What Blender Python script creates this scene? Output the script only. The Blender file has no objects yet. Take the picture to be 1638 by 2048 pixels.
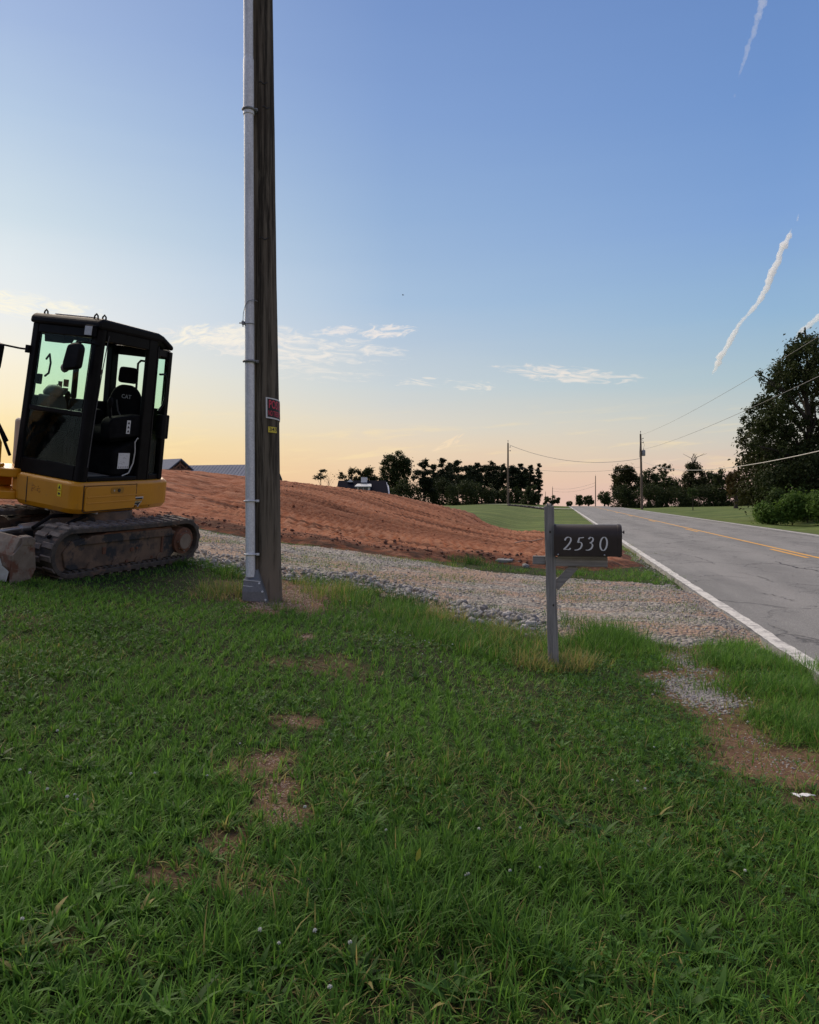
import bpy, math, random
import numpy as np
from mathutils import Vector, Matrix

scene = bpy.context.scene
COL = scene.collection
random.seed(7)
RNG = np.random.default_rng(7)
R = math.radians

# ------------------------------------------------------------------ camera
FPX, CU, CV, CAMZ = 1560.0, 819.0, 1024.0, 1.42
PITCH = math.atan(27.0 / FPX)
cam_d = bpy.data.cameras.new('camera')
cam_d.sensor_fit = 'HORIZONTAL'
cam_d.sensor_width = 36.0
cam_d.lens = 36.0 * FPX / 1638.0
cam_d.clip_start = 0.05
cam_d.clip_end = 30000.0
cam = bpy.data.objects.new('camera', cam_d)
COL.objects.link(cam)
cam.location = (0, 0, CAMZ)
cam.rotation_euler = (math.pi / 2 - PITCH, 0, 0)
scene.camera = cam

# ------------------------------------------------------------------ colour management
scene.view_settings.view_transform = 'Standard'
scene.view_settings.look = 'None'
scene.view_settings.gamma = 1.0
scene.view_settings.exposure = 0.0
scene.view_settings.use_curve_mapping = False
try:
    scene.cycles.transparent_max_bounces = 24
    scene.cycles.max_bounces = 6
    scene.cycles.diffuse_bounces = 3
    scene.cycles.volume_bounces = 3
    scene.cycles.use_denoising = True
except Exception:
    pass


def lin(c):
    out = []
    for v in c:
        v = v / 255.0
        out.append(v / 12.92 if v <= 0.04045 else ((v + 0.055) / 1.055) ** 2.4)
    return tuple(out) + (1.0,)


# ------------------------------------------------------------------ node helper
class NT:
    def __init__(self, tree):
        self.t = tree

    def n(self, typ, **kw):
        nd = self.t.nodes.new(typ)
        ins = kw.pop('ins', None)
        for k, v in kw.items():
            setattr(nd, k, v)
        if ins:
            for k, v in ins.items():
                self.set(nd, k, v)
        return nd

    def set(self, nd, k, v):
        sock = nd.inputs[k]
        if isinstance(v, bpy.types.NodeSocket):
            self.t.links.new(v, sock)
        elif isinstance(v, bpy.types.Node):
            self.t.links.new(v.outputs[0], sock)
        else:
            sock.default_value = v

    def math(self, op, a, b=None, c=None, clamp=False):
        nd = self.t.nodes.new('ShaderNodeMath')
        nd.operation = op
        nd.use_clamp = clamp
        self.set(nd, 0, a)
        if b is not None:
            self.set(nd, 1, b)
        if c is not None:
            self.set(nd, 2, c)
        return nd.outputs[0]

    def ss(self, v, lo, hi):
        nd = self.t.nodes.new('ShaderNodeMapRange')
        nd.interpolation_type = 'SMOOTHSTEP'
        self.set(nd, 0, v)
        self.set(nd, 1, lo)
        self.set(nd, 2, hi)
        return nd.outputs[0]

    def lerp(self, v, lo, hi):
        nd = self.t.nodes.new('ShaderNodeMapRange')
        self.set(nd, 0, v)
        self.set(nd, 1, lo)
        self.set(nd, 2, hi)
        return nd.outputs[0]

    def mix(self, f, a, b, blend='MIX'):
        nd = self.t.nodes.new('ShaderNodeMix')
        nd.data_type = 'RGBA'
        nd.blend_type = blend
        nd.clamp_factor = True
        self.set(nd, 0, f)
        self.set(nd, 6, a)
        self.set(nd, 7, b)
        return nd.outputs[2]

    def ramp(self, f, stops, interp='LINEAR'):
        nd = self.t.nodes.new('ShaderNodeValToRGB')
        cr = nd.color_ramp
        cr.interpolation = interp
        while len(cr.elements) > 1:
            cr.elements.remove(cr.elements[-1])
        cr.elements[0].position = stops[0][0]
        cr.elements[0].color = stops[0][1]
        for p, c in stops[1:]:
            e = cr.elements.new(p)
            e.color = c
        self.set(nd, 0, f)
        return nd.outputs[0]

    def noise(self, vec, scale, detail=4, rough=0.55, dist=0.0):
        nd = self.t.nodes.new('ShaderNodeTexNoise')
        if vec is not None:
            self.set(nd, 'Vector', vec)
        self.set(nd, 'Scale', scale)
        self.set(nd, 'Detail', detail)
        self.set(nd, 'Roughness', rough)
        self.set(nd, 'Distortion', dist)
        return nd.outputs[0]

    def mapping(self, vec, scale=(1, 1, 1), loc=(0, 0, 0), rot=(0, 0, 0)):
        nd = self.t.nodes.new('ShaderNodeMapping')
        self.set(nd, 0, vec)
        nd.inputs[1].default_value = loc
        nd.inputs[2].default_value = rot
        nd.inputs[3].default_value = scale
        return nd.outputs[0]


# ------------------------------------------------------------------ world: dusk sky
world = bpy.data.worlds.new('World')
scene.world = world
world.use_nodes = True
wt = world.node_tree
wt.nodes.clear()
W = NT(wt)
SUN_AZ = -29.0


def build_sky():
    tc = W.n('ShaderNodeTexCoord')
    nrm = W.n('ShaderNodeVectorMath', operation='NORMALIZE', ins={0: tc.outputs['Generated']})
    sep = W.n('ShaderNodeSeparateXYZ', ins={0: nrm.outputs[0]})
    X, Y, Z = sep.outputs[0], sep.outputs[1], sep.outputs[2]
    el = W.math('MULTIPLY', W.math('ARCSINE', Z), 180 / math.pi)
    az = W.math('MULTIPLY', W.math('ARCTAN2', X, Y), 180 / math.pi)
    da = W.math('ABSOLUTE', W.math('SUBTRACT', az, SUN_AZ))
    da = W.math('MINIMUM', da, W.math('SUBTRACT', 360.0, da))
    # the air is not perfectly layered: bend the elevation a little with stretched noise
    cv = W.n('ShaderNodeCombineXYZ', ins={0: W.math('MULTIPLY', az, 0.06), 1: W.math('MULTIPLY', el, 0.55), 2: 0.0})
    wav = W.noise(cv.outputs[0], 1.0, 3, 0.5)
    el2 = W.math('ADD', el, W.math('MULTIPLY', W.math('SUBTRACT', wav, 0.5), 1.1))
    e = W.math('DIVIDE', el2, 90.0, clamp=True)

    def st(lst):
        return [(a / 90.0, lin(c)) for a, c in lst]
    L = W.ramp(e, st([(0, (250, 204, 142)), (2, (253, 216, 148)), (4, (254, 227, 164)), (6, (253, 235, 194)),
                      (9, (248, 241, 222)), (12, (235, 238, 238)), (15, (226, 234, 238)), (18, (208, 223, 233)),
                      (24, (182, 203, 228)), (29, (163, 185, 222)), (40, (138, 160, 205)), (60, (112, 135, 184)), (90, (96, 119, 172))]))
    M = W.ramp(e, st([(0, (231, 194, 170)), (1.5, (236, 203, 170)), (3.5, (235, 212, 182)), (5.5, (222, 215, 201)),
                      (8, (202, 211, 215)), (11, (186, 202, 218)), (14, (168, 193, 220)), (20, (148, 177, 215)),
                      (26, (132, 162, 210)), (32, (120, 150, 202)), (45, (106, 133, 189)), (60, (98, 122, 178)), (90, (92, 114, 168))]))
    Rr = W.ramp(e, st([(0, (221, 188, 180)), (1.5, (222, 192, 178)), (3, (211, 200, 187)), (5, (201, 203, 196)),
                       (8, (173, 195, 204)), (12, (148, 182, 212)), (18, (128, 163, 212)), (25, (112, 148, 203)),
                       (32, (104, 138, 194)), (45, (98, 126, 184)), (60, (94, 117, 174)), (90, (90, 112, 168))]))
    c = W.mix(W.lerp(da, 2.0, 28.0), L, M)
    c = W.mix(W.lerp(da, 28.0, 54.0), c, Rr)
    # the sky opposite the sunset: grey-violet band, a pale rose belt above it, then blue
    B = W.ramp(e, st([(0, (176, 172, 186)), (4, (196, 182, 188)), (9, (220, 196, 192)), (15, (216, 200, 202)), (22, (190, 190, 208)), (32, (152, 168, 204)), (45, (118, 140, 190)), (60, (100, 124, 178)), (90, (90, 112, 168))]))
    c = W.mix(W.lerp(da, 75.0, 150.0), c, B)

    # thin cirrus: soft banks at places in the sky, torn by stretched noise
    # thin yellow streaks low over the sunset
    sv2 = W.n('ShaderNodeCombineXYZ', ins={0: W.math('MULTIPLY', az, 0.16), 1: W.math('MULTIPLY', W.math('ADD', el, W.math('MULTIPLY', az, -0.05)), 1.3), 2: 4.0})
    s2 = W.ss(W.noise(sv2.outputs[0], 1.0, 6, 0.6, 0.4), 0.52, 0.72)
    m2 = W.math('MULTIPLY', W.ss(el, 0.3, 2.0), W.math('SUBTRACT', 1.0, W.ss(el, 4.0, 7.5)))
    c = W.mix(W.math('MULTIPLY', W.math('MULTIPLY', s2, m2), 0.40), c, lin((255, 230, 176)))
    sv3 = W.n('ShaderNodeCombineXYZ', ins={0: W.math('MULTIPLY', az, 0.10), 1: W.math('MULTIPLY', el, 1.0), 2: 9.0})
    s3 = W.ss(W.noise(sv3.outputs[0], 1.0, 5, 0.55, 0.2), 0.5, 0.75)
    m3 = W.math('SUBTRACT', 1.0, W.ss(el, 1.5, 4.5))
    c = W.mix(W.math('MULTIPLY', W.math('MULTIPLY', s3, m3), 0.22), c, lin((230, 172, 146)))

    def bank(c, u, v, wu, wv, tilt, lo, hi, amp, col, fx=0.55, fy=2.2, seed=0.0, dist=1.2):
        a0 = math.degrees(math.atan2(u - CU, FPX))
        e0 = math.degrees(math.atan2((997 - v), math.hypot(FPX, u - CU)))
        dx = W.math('SUBTRACT', az, a0)
        dy = W.math('SUBTRACT', W.math('SUBTRACT', el, e0), W.math('MULTIPLY', dx, tilt))
        k = 0.0367
        r2 = W.math('ADD', W.math('POWER', W.math('ABSOLUTE', W.math('DIVIDE', dx, wu * k)), 2.0),
                    W.math('POWER', W.math('ABSOLUTE', W.math('DIVIDE', dy, wv * k)), 2.0))
        mask = W.math('SUBTRACT', 1.0, W.ss(r2, 0.0, 1.0))
        vv = W.n('ShaderNodeCombineXYZ', ins={0: W.math('MULTIPLY', dx, fx), 1: W.math('MULTIPLY', dy, fy), 2: seed})
        nz = W.noise(vv.outputs[0], 1.0, 8, 0.62, dist)
        f = W.ss(W.math('ADD', nz, W.math('MULTIPLY', W.math('SUBTRACT', mask, 1.0), 0.35)), lo, hi)
        f = W.math('MULTIPLY', W.math('MULTIPLY', f, W.ss(mask, 0.0, 0.5)), amp)
        return W.mix(f, c, lin(col))
    c = bank(c, 560, 692, 340, 48, -0.05, 0.31, 0.66, 0.70, (250, 240, 228), seed=1.3)
    c = bank(c, 470, 672, 95, 34, 0.12, 0.30, 0.62, 0.7, (253, 244, 226), fx=0.8, seed=3.1)
    c = bank(c, 380, 672, 70, 30, 0.30, 0.36, 0.62, 0.8, (255, 246, 226), fx=0.7, fy=1.6, seed=7.7)
    c = bank(c, 765, 664, 95, 20, 0.05, 0.34, 0.60, 0.75, (250, 238, 228), fx=0.8, fy=2.2, seed=5.2)
    c = bank(c, 680, 662, 60, 16, 0.1, 0.34, 0.60, 0.65, (250, 238, 228), fx=0.8, fy=2.2, seed=2.2)
    c = bank(c, 1130, 750, 195, 24, -0.10, 0.34, 0.62, 0.75, (246, 234, 222), fx=0.55, fy=3.0, seed=8.4)
    c = bank(c, 50, 612, 190, 34, -0.06, 0.32, 0.64, 0.85, (255, 248, 226), fx=0.5, fy=2.0, seed=6.6)
    c = bank(c, 640, 745, 240, 34, -0.06, 0.42, 0.7, 0.5, (245, 236, 224), fx=0.4, fy=2.6, seed=11.0)
    c = bank(c, 900, 770, 200, 22, -0.08, 0.45, 0.66, 0.6, (246, 236, 222), fx=0.5, fy=2.8, seed=12.0)
    c = bank(c, 900, 886, 60, 14, 0.5, 0.40, 0.62, 0.6, (252, 226, 190), fx=0.8, fy=2.0, seed=14.0)
    c = bank(c, 1330, 925, 40, 10, 0.0, 0.40, 0.6, 0.6, (240, 214, 190), fx=0.8, fy=2.0, seed=15.0)
    # below the horizon: what the far ground would send back
    c = W.mix(W.ss(el, -3.0, -0.3), lin((70, 72, 58)), c)
    bg = W.n('ShaderNodeBackground', ins={0: c, 1: 1.0})
    out = W.n('ShaderNodeOutputWorld', ins={0: bg})


build_sky()

# ------------------------------------------------------------------ sun: the broad afterglow, soft
sun_d = bpy.data.lights.new('sun', 'SUN')
sun_d.energy = 4.6
sun_d.angle = R(64)
sun_d.color = (1.0, 0.83, 0.62)
sun = bpy.data.objects.new('sun', sun_d)
COL.objects.link(sun)
_az, _el = R(SUN_AZ - 10), R(42)
sd = Vector((math.sin(_az) * math.cos(_el), math.cos(_az) * math.cos(_el), math.sin(_el)))
sun.rotation_euler = sd.to_track_quat('Z', 'Y').to_euler()


# ------------------------------------------------------------------ numeric helpers
def sm(a, b, x):
    t = np.clip((np.asarray(x, float) - a) / (b - a), 0, 1)
    return t * t * (3 - 2 * t)


def _hash(ix, iy, seed):
    h = (ix.astype(np.int64) * 374761393 + iy.astype(np.int64) * 668265263 + seed * 1442695041) & 0xFFFFFFFF
    h = ((h ^ (h >> 13)) * 1274126177) & 0xFFFFFFFF
    h = (h ^ (h >> 16)) & 0xFFFFFFFF
    return h.astype(float) / 4294967295.0


def vnoise(x, y, seed=0):
    x = np.asarray(x, float)
    y = np.asarray(y, float)
    ix, iy = np.floor(x), np.floor(y)
    fx, fy = x - ix, y - iy
    fx = fx * fx * (3 - 2 * fx)
    fy = fy * fy * (3 - 2 * fy)
    a = _hash(ix, iy, seed)
    b = _hash(ix + 1, iy, seed)
    c = _hash(ix, iy + 1, seed)
    d = _hash(ix + 1, iy + 1, seed)
    return (a * (1 - fx) + b * fx) * (1 - fy) + (c * (1 - fx) + d * fx) * fy


def fbm(x, y, seed=0, octv=4, rough=0.5):
    s, a, tot = 0.0, 1.0, 0.0
    for k in range(octv):
        s = s + a * vnoise(np.asarray(x) * 2 ** k, np.asarray(y) * 2 ** k, seed + 17 * k)
        tot += a
        a *= rough
    return s / tot


def ray(u, v):
    a, b = (u - CU) / FPX, (CV - v) / FPX
    cp, sp = math.cos(PITCH), math.sin(PITCH)
    d = np.array([a, cp + b * sp, -sp + b * cp])
    return d / d[1]


def P(u, v, Y):
    d = ray(u, v)
    return Vector((d[0] * Y, Y, CAMZ + d[2] * Y))


# ------------------------------------------------------------------ terrain
RD = (math.sin(R(10.74)), math.cos(R(10.74)))
RN = (RD[1], -RD[0])
S_L, S_C, S_R = 2.17, 5.95, 9.75          # white edge line, centre line, far edge line


def st_of(x, y):
    return x * RN[0] + y * RN[1], x * RD[0] + y * RD[1]


def xy_of(s, t):
    return s * RN[0] + t * RD[0], s * RN[1] + t * RD[1]


def road_drop(t):
    tt = np.clip(np.asarray(t, float) - 138, 0, None)
    return -0.035 * (tt - 60 * (1 - np.exp(-tt / 60)))


def terrain(x, y):
    x = np.asarray(x, float)
    y = np.asarray(y, float)
    s, t = st_of(x, y)
    l = np.log1p(np.exp(np.clip((-s - 0.15) / 0.35, -40, 40))) * 0.35
    C = 13.0 - 7.5 * sm(24, 44, y)
    l2 = C - np.log1p(np.exp(np.clip((C - l) / 1.2, -40, 40))) * 1.2
    z = 0.108 * np.maximum(l2, 0)
    hill = sm(15.2, 27.0, y + 0.15 * (l - 5)) * sm(0.9, 7.6, l) * (0.80 + 0.22 * sm(8, 15, l))
    hill = hill * (1 - sm(29, 46, y))
    z = z + hill
    z = z + 0.11 * np.exp(-(((x + 3.0) / 1.5) ** 2 + ((y - 10.6) / 1.5) ** 2))
    z = z - 0.30 * np.exp(-((l - 2.0) / 1.3) ** 2) * sm(24, 31, y) * (1 - sm(70, 110, y))
    r = np.clip(s - 10.3, 0, None)
    z = z + 0.55 * sm(5, 34, r) - 0.22 * np.exp(-((r - 3.4) / 1.3) ** 2) * sm(0, 1, r) + 0.10 * np.exp(-((r - 6.6) / 1.6) ** 2)
    z = z + road_drop(t)
    z = z - 1.8 * np.exp(-((x + 7.0) / 11.0) ** 2 - ((y - 120.0) / 14.0) ** 2)
    near = np.exp(-(np.hypot(x, y) / 25) ** 2)
    z = z + near * (fbm(x * 0.9, y * 0.9, 5, 3) - 0.5) * 0.06 * sm(0.2, 1.2, np.abs(s - 6.0) - 4.0)
    onroad = (1 - sm(0.0, 0.35, np.abs(s - 5.98) - 3.98))
    z = z - 0.05 * onroad
    return z


def tz(x, y):
    return float(terrain(np.array([x]), np.array([y]))[0])


_YS = 1.0 * 1.012 ** np.arange(0, 500)


def G(u, v, dz=0.0):
    d = ray(u, v)
    hit = np.nonzero(CAMZ + d[2] * _YS <= terrain(d[0] * _YS, _YS) + dz)[0]
    k = hit[0] if len(hit) else len(_YS) - 1
    lo, hi = _YS[max(k - 1, 0)], _YS[k]
    ys = np.linspace(lo, hi, 40)
    h2 = np.nonzero(CAMZ + d[2] * ys <= terrain(d[0] * ys, ys) + dz)[0]
    y = ys[h2[0]] if len(h2) else hi
    return Vector((d[0] * y, y, tz(d[0] * y, y)))


# ------------------------------------------------------------------ mesh helpers
def finish(o, label=None, cat=None, group=None, kind=None, parent=None):
    if label:
        o['label'] = label
    if cat:
        o['category'] = cat
    if group:
        o['group'] = group
    if kind:
        o['kind'] = kind
    if parent is not None:
        o.parent = parent
    return o


def link(name, mesh, parent=None, **kw):
    o = bpy.data.objects.new(name, mesh)
    COL.objects.link(o)
    return finish(o, parent=parent, **kw)


def empty(name, loc=(0, 0, 0), rz=0.0, **kw):
    o = bpy.data.objects.new(name, None)
    COL.objects.link(o)
    o.location = loc
    o.rotation_euler = (0, 0, rz)
    o.empty_display_size = 0.2
    return finish(o, **kw)


def arr_mesh(name, V, F, mats, smooth=False, midx=None, attrs=None):
    """V (n,3); F list of arrays each (m,k) of vertex indices."""
    me = bpy.data.meshes.new(name)
    V = np.ascontiguousarray(V, dtype=np.float32)
    me.vertices.add(len(V))
    me.vertices.foreach_set('co', V.ravel())
    loops = np.concatenate([f.ravel() for f in F]).astype(np.int32)
    totals = np.concatenate([np.full(len(f), f.shape[1], np.int32) for f in F])
    starts = np.concatenate([[0], np.cumsum(totals)[:-1]]).astype(np.int32)
    me.loops.add(len(loops))
    me.loops.foreach_set('vertex_index', loops)
    me.polygons.add(len(totals))
    me.polygons.foreach_set('loop_start', starts)
    me.polygons.foreach_set('loop_total', totals)
    me.polygons.foreach_set('use_smooth', np.full(len(totals), smooth, dtype=bool))
    if midx is not None:
        me.polygons.foreach_set('material_index', np.asarray(midx, np.int32))
    for m in mats:
        me.materials.append(m)
    if attrs:
        for k, a in attrs.items():
            at = me.attributes.new(k, 'FLOAT', 'POINT')
            at.data.foreach_set('value', np.ascontiguousarray(a, dtype=np.float32))
    me.update(calc_edges=True)
    me.validate()
    return me


WARP = [None]
SPLIT = {'end_plate', 'window_seal', 'rim', 'frame_bolt', 'rivet', 'pressed_rib', 'panel_gap', 'clip', 'knot', 'warning_label', 'window_notice', 'guard_bolt', 'guard_rib',
         'scar', 'side_window', 'blade_arm', 'hose', 'travel_lever', 'boom_hose', 'label_arrow', 'lead', 'bracket', 'warning_symbol', 'siding_joint', 'pane_sticker'}


class MB:
    def __init__(self):
        self.v, self.f, self.s, self.m = [], [], [], []
        self.g, self.sid, self.hold = [], 0, False

    def add(self, verts, faces, smooth=False, mat=0, M=None):
        b = len(self.v)
        if not self.hold:
            self.sid += 1
        for p in verts:
            p = Vector(p)
            if M is not None:
                p = M @ p
            self.v.append(tuple(p))
        for f in faces:
            self.f.append(tuple(b + i for i in f))
            self.s.append(smooth)
            self.m.append(mat)
            self.g.append(self.sid)
        return self

    def box(self, lo, hi, mat=0, M=None):
        x0, y0, z0 = lo
        x1, y1, z1 = hi
        v = [(x0, y0, z0), (x1, y0, z0), (x1, y1, z0), (x0, y1, z0), (x0, y0, z1), (x1, y0, z1), (x1, y1, z1), (x0, y1, z1)]
        f = [(0, 3, 2, 1), (4, 5, 6, 7), (0, 1, 5, 4), (1, 2, 6, 5), (2, 3, 7, 6), (3, 0, 4, 7)]
        return self.add(v, f, False, mat, M)

    def cbox(self, c, size, rot=None, mat=0):
        M = Matrix.Translation(c)
        if rot is not None:
            M = M @ rot.to_matrix().to_4x4() if hasattr(rot, 'to_matrix') else M @ rot
        h = [a / 2 for a in size]
        return self.box((-h[0], -h[1], -h[2]), tuple(h), mat, M)

    def bar(self, p0, p1, w, h, mat=0, up=(0, 0, 1)):
        p0, p1 = Vector(p0), Vector(p1)
        d = (p1 - p0)
        L = d.length
        d.normalize()
        upv = Vector(up)
        if abs(d.dot(upv)) > 0.98:
            upv = Vector((0, 1, 0))
        x = d.cross(upv).normalized()
        z = x.cross(d).normalized()
        M = Matrix(((x[0], d[0], z[0], p0[0]), (x[1], d[1], z[1], p0[1]), (x[2], d[2], z[2], p0[2]), (0, 0, 0, 1)))
        return self.box((-w / 2, 0, -h / 2), (w / 2, L, h / 2), mat, M)

    def tube(self, path, r, n=10, mat=0, caps=True, closed=False):
        path = [Vector(p) for p in path]
        N = len(path)
        rs = r if isinstance(r, (list, tuple)) else [r] * N
        verts, faces = [], []
        prev = None
        for i, p in enumerate(path):
            if closed:
                d = path[(i + 1) % N] - path[i - 1]
            else:
                d = path[min(i + 1, N - 1)] - path[max(i - 1, 0)]
            d.normalize()
            if prev is None:
                ref = Vector((0, 0, 1)) if abs(d.z) < 0.9 else Vector((1, 0, 0))
                x = d.cross(ref).normalized()
            else:
                x = (prev - d * prev.dot(d)).normalized()
            prev = x
            y = d.cross(x)
            for k in range(n):
                a = 2 * math.pi * k / n
                verts.append(p + (x * math.cos(a) + y * math.sin(a)) * rs[i])
        for i in range(N if closed else N - 1):
            j = (i + 1) % N
            for k in range(n):
                k2 = (k + 1) % n
                faces.append((i * n + k, i * n + k2, j * n + k2, j * n + k))
        self.sid += 1
        self.hold = True
        self.add(verts, faces, True, mat)
        if caps and not closed:
            self.add(verts[:n], [tuple(range(n))[::-1]], False, mat)
            self.add(verts[-n:], [tuple(range(n))], False, mat)
        self.hold = False
        return self

    def cyl(self, p0, p1, r, r1=None, n=16, mat=0):
        return self.tube([p0, p1], [r, r if r1 is None else r1], n, mat)

    def prism(self, poly, axis, a, b, mat=0, M=None):
        """poly: 2D points; axis 'x': (y,z), 'y': (x,z), 'z': (x,y); extruded a..b"""
        def mk(p, t):
            if axis == 'x':
                return (t, p[0], p[1])
            if axis == 'y':
                return (p[0], t, p[1])
            return (p[0], p[1], t)
        n = len(poly)
        v = [mk(p, a) for p in poly] + [mk(p, b) for p in poly]
        f = [tuple(range(n))[::-1], tuple(range(n, 2 * n))]
        for i in range(n):
            j = (i + 1) % n
            f.append((i, j, n + j, n + i))
        return self.add(v, f, False, mat, M)

    def blob(self, c, r, sub=2, seed=0, amp=0.2, mat=0, smooth=True):
        v, f = ico(sub)
        rs = np.random.default_rng(seed)
        n = v + 0
        k = 1 + amp * (rs.random(len(v)) - 0.5) * 2
        if not hasattr(r, '__len__'):
            r = (r, r, r)
        p = n * k[:, None] * np.array(r) + np.array(c)
        return self.add([tuple(q) for q in p], [tuple(q) for q in f], smooth, mat)

    def build(self, name, mats, parent=None, bevel=0.0, seg=2, fixn=True, M=None, **kw):
        ids = sorted(set(self.g))
        if name in SPLIT and len(ids) > 1:
            first = None
            for i in ids:
                q = MB()
                fs = [k for k in range(len(self.f)) if self.g[k] == i]
                used = sorted({a for k in fs for a in self.f[k]})
                mp = {a: j for j, a in enumerate(used)}
                q.v = [self.v[a] for a in used]
                q.f = [tuple(mp[a] for a in self.f[k]) for k in fs]
                q.s = [self.s[k] for k in fs]
                q.m = [self.m[k] for k in fs]
                q.g = [i] * len(fs)
                o = q.build(name, mats, parent, bevel, seg, fixn, M, **kw)
                first = first or o
            return first
        me = bpy.data.meshes.new(name)
        vs = self.v if M is None else [tuple(M @ Vector(p)) for p in self.v]
        if WARP[0] is not None:
            vs = [WARP[0](q) for q in vs]
        me.from_pydata(vs, [], self.f)
        me.polygons.foreach_set('use_smooth', self.s)
        me.polygons.foreach_set('material_index', self.m)
        for m in (mats if isinstance(mats, (list, tuple)) else [mats]):
            me.materials.append(m)
        if fixn:
            import bmesh
            bm = bmesh.new()
            bm.from_mesh(me)
            bmesh.ops.recalc_face_normals(bm, faces=bm.faces)
            bm.to_mesh(me)
            bm.free()
        me.update()
        o = link(name, me, parent, **kw)
        if bevel > 0:
            md = o.modifiers.new('bevel', 'BEVEL')
            md.width = bevel
            md.segments = seg
            md.limit_method = 'ANGLE'
            md.angle_limit = R(35)
        return o


_ico = {}


def ico(sub):
    if sub in _ico:
        return _ico[sub]
    import bmesh
    bm = bmesh.new()
    bmesh.ops.create_icosphere(bm, subdivisions=sub, radius=1.0)
    v = np.array([q.co[:] for q in bm.verts])
    f = np.array([[q.index for q in fc.verts] for fc in bm.faces])
    bm.free()
    _ico[sub] = (v, f)
    return _ico[sub]


def text_geo(s, size=1.0, offset=0.0, sub=False):
    cu = bpy.data.curves.new('lettering', 'FONT')
    cu.body = s
    cu.size = size
    cu.offset = offset
    cu.resolution_u = 3
    ob = bpy.data.objects.new('lettering', cu)
    COL.objects.link(ob)
    dg = bpy.context.evaluated_depsgraph_get()
    me = bpy.data.meshes.new_from_object(ob.evaluated_get(dg))
    v = np.array([q.co[:] for q in me.vertices])
    f = [tuple(p.vertices) for p in me.polygons]
    bpy.data.objects.remove(ob)
    bpy.data.curves.remove(cu)
    bpy.data.meshes.remove(me)
    return v, f


# ------------------------------------------------------------------ materials
def mat_new(name):
    m = bpy.data.materials.new(name)
    m.use_nodes = True
    m.node_tree.nodes.clear()
    return m, NT(m.node_tree)


def out_bsdf(N, **ins):
    b = N.n('ShaderNodeBsdfPrincipled')
    for k, v in ins.items():
        N.set(b, k.replace('_', ' '), v)
    o = N.n('ShaderNodeOutputMaterial')
    N.t.links.new(b.outputs[0], o.inputs[0])
    return b


def bumpn(N, h, strength=0.3, dist=0.02):
    return N.n('ShaderNodeBump', ins={'Height': h, 'Strength': strength, 'Distance': dist}).outputs[0]


def simple(name, c1, c2=None, scale=8.0, rough=0.6, metallic=0.0, bump=0.15, bdist=0.003, stretch=(1, 1, 1), spec=0.4, detail=6,
           lo=0.35, hi=0.65, c3=None, scale3=2.0, t3=(0.55, 0.7)):
    m, N = mat_new(name)
    tc = N.n('ShaderNodeTexCoord')
    vec = N.mapping(tc.outputs['Object'], stretch)
    nz = N.noise(vec, scale, detail, 0.6)
    c2 = c2 or c1
    col = N.mix(N.ss(nz, lo, hi), tuple(c1) + (1,), tuple(c2) + (1,))
    if c3 is not None:
        n3 = N.noise(N.mapping(tc.outputs['Object'], stretch, (3.1, 1.7, 0.3)), scale3, 6, 0.65)
        col = N.mix(N.ss(n3, *t3), col, tuple(c3) + (1,))
    ins = dict(Base_Color=col, Roughness=rough, Metallic=metallic)
    b = out_bsdf(N, **ins)
    b.inputs['Specular IOR Level'].default_value = spec
    if bump:
        N.set(b, 'Normal', bumpn(N, nz, bump, bdist))
    return m


def foliage_mat(name, dark, light, trans=0.35, rough=0.55, attr='tint', dry=None):
    m, N = mat_new(name)
    a = N.n('ShaderNodeAttribute', attribute_name=attr)
    col = N.mix(a.outputs['Fac'], tuple(dark) + (1,), tuple(light) + (1,))
    if dry is not None:
        b2 = N.n('ShaderNodeAttribute', attribute_name='dry')
        col = N.mix(b2.outputs['Fac'], col, tuple(dry) + (1,))
    b = N.n('ShaderNodeBsdfPrincipled', ins={'Base Color': col, 'Roughness': rough})
    b.inputs['Specular IOR Level'].default_value = 0.12
    tr = N.n('ShaderNodeBsdfTranslucent', ins={'Color': col})
    mx = N.n('ShaderNodeMixShader', ins={0: trans, 1: b, 2: tr})
    N.n('ShaderNodeOutputMaterial', ins={0: mx})
    return m


def glass_mat(name, tint, refl=0.12, rough=0.02, dirt=0.0):
    m, N = mat_new(name)
    tr = N.n('ShaderNodeBsdfTransparent', ins={0: tuple(tint) + (1,)})
    gl = N.n('ShaderNodeBsdfGlossy', ins={'Roughness': rough, 'Color': (0.85, 0.95, 0.9, 1)})
    fr = N.n('ShaderNodeFresnel', ins={'IOR': 1.45})
    ge = N.n('ShaderNodeNewGeometry')
    f = N.math('MULTIPLY', N.math('ADD', N.math('MULTIPLY', fr.outputs[0], 0.22), refl * 0.03), N.math('SUBTRACT', 1.0, ge.outputs['Backfacing']))
    mx = N.n('ShaderNodeMixShader', ins={0: f, 1: tr, 2: gl})
    if dirt > 0:
        tc = N.n('ShaderNodeTexCoord')
        nz = N.ss(N.noise(tc.outputs['Object'], 5, 8, 0.7), 0.45, 0.75)
        df = N.n('ShaderNodeBsdfDiffuse', ins={0: (0.35, 0.34, 0.3, 1)})
        mx = N.n('ShaderNodeMixShader', ins={0: N.math('MULTIPLY', nz, dirt), 1: mx, 2: df})
    N.n('ShaderNodeOutputMaterial', ins={0: mx})
    return m

# ------------------------------------------------------------------ layout lines traced on the ground
def gline(pts):
    g = [G(u, v) for u, v in pts]
    g.sort(key=lambda p: p.x)
    return np.array([p.x for p in g]), np.array([p.y for p in g])


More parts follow.
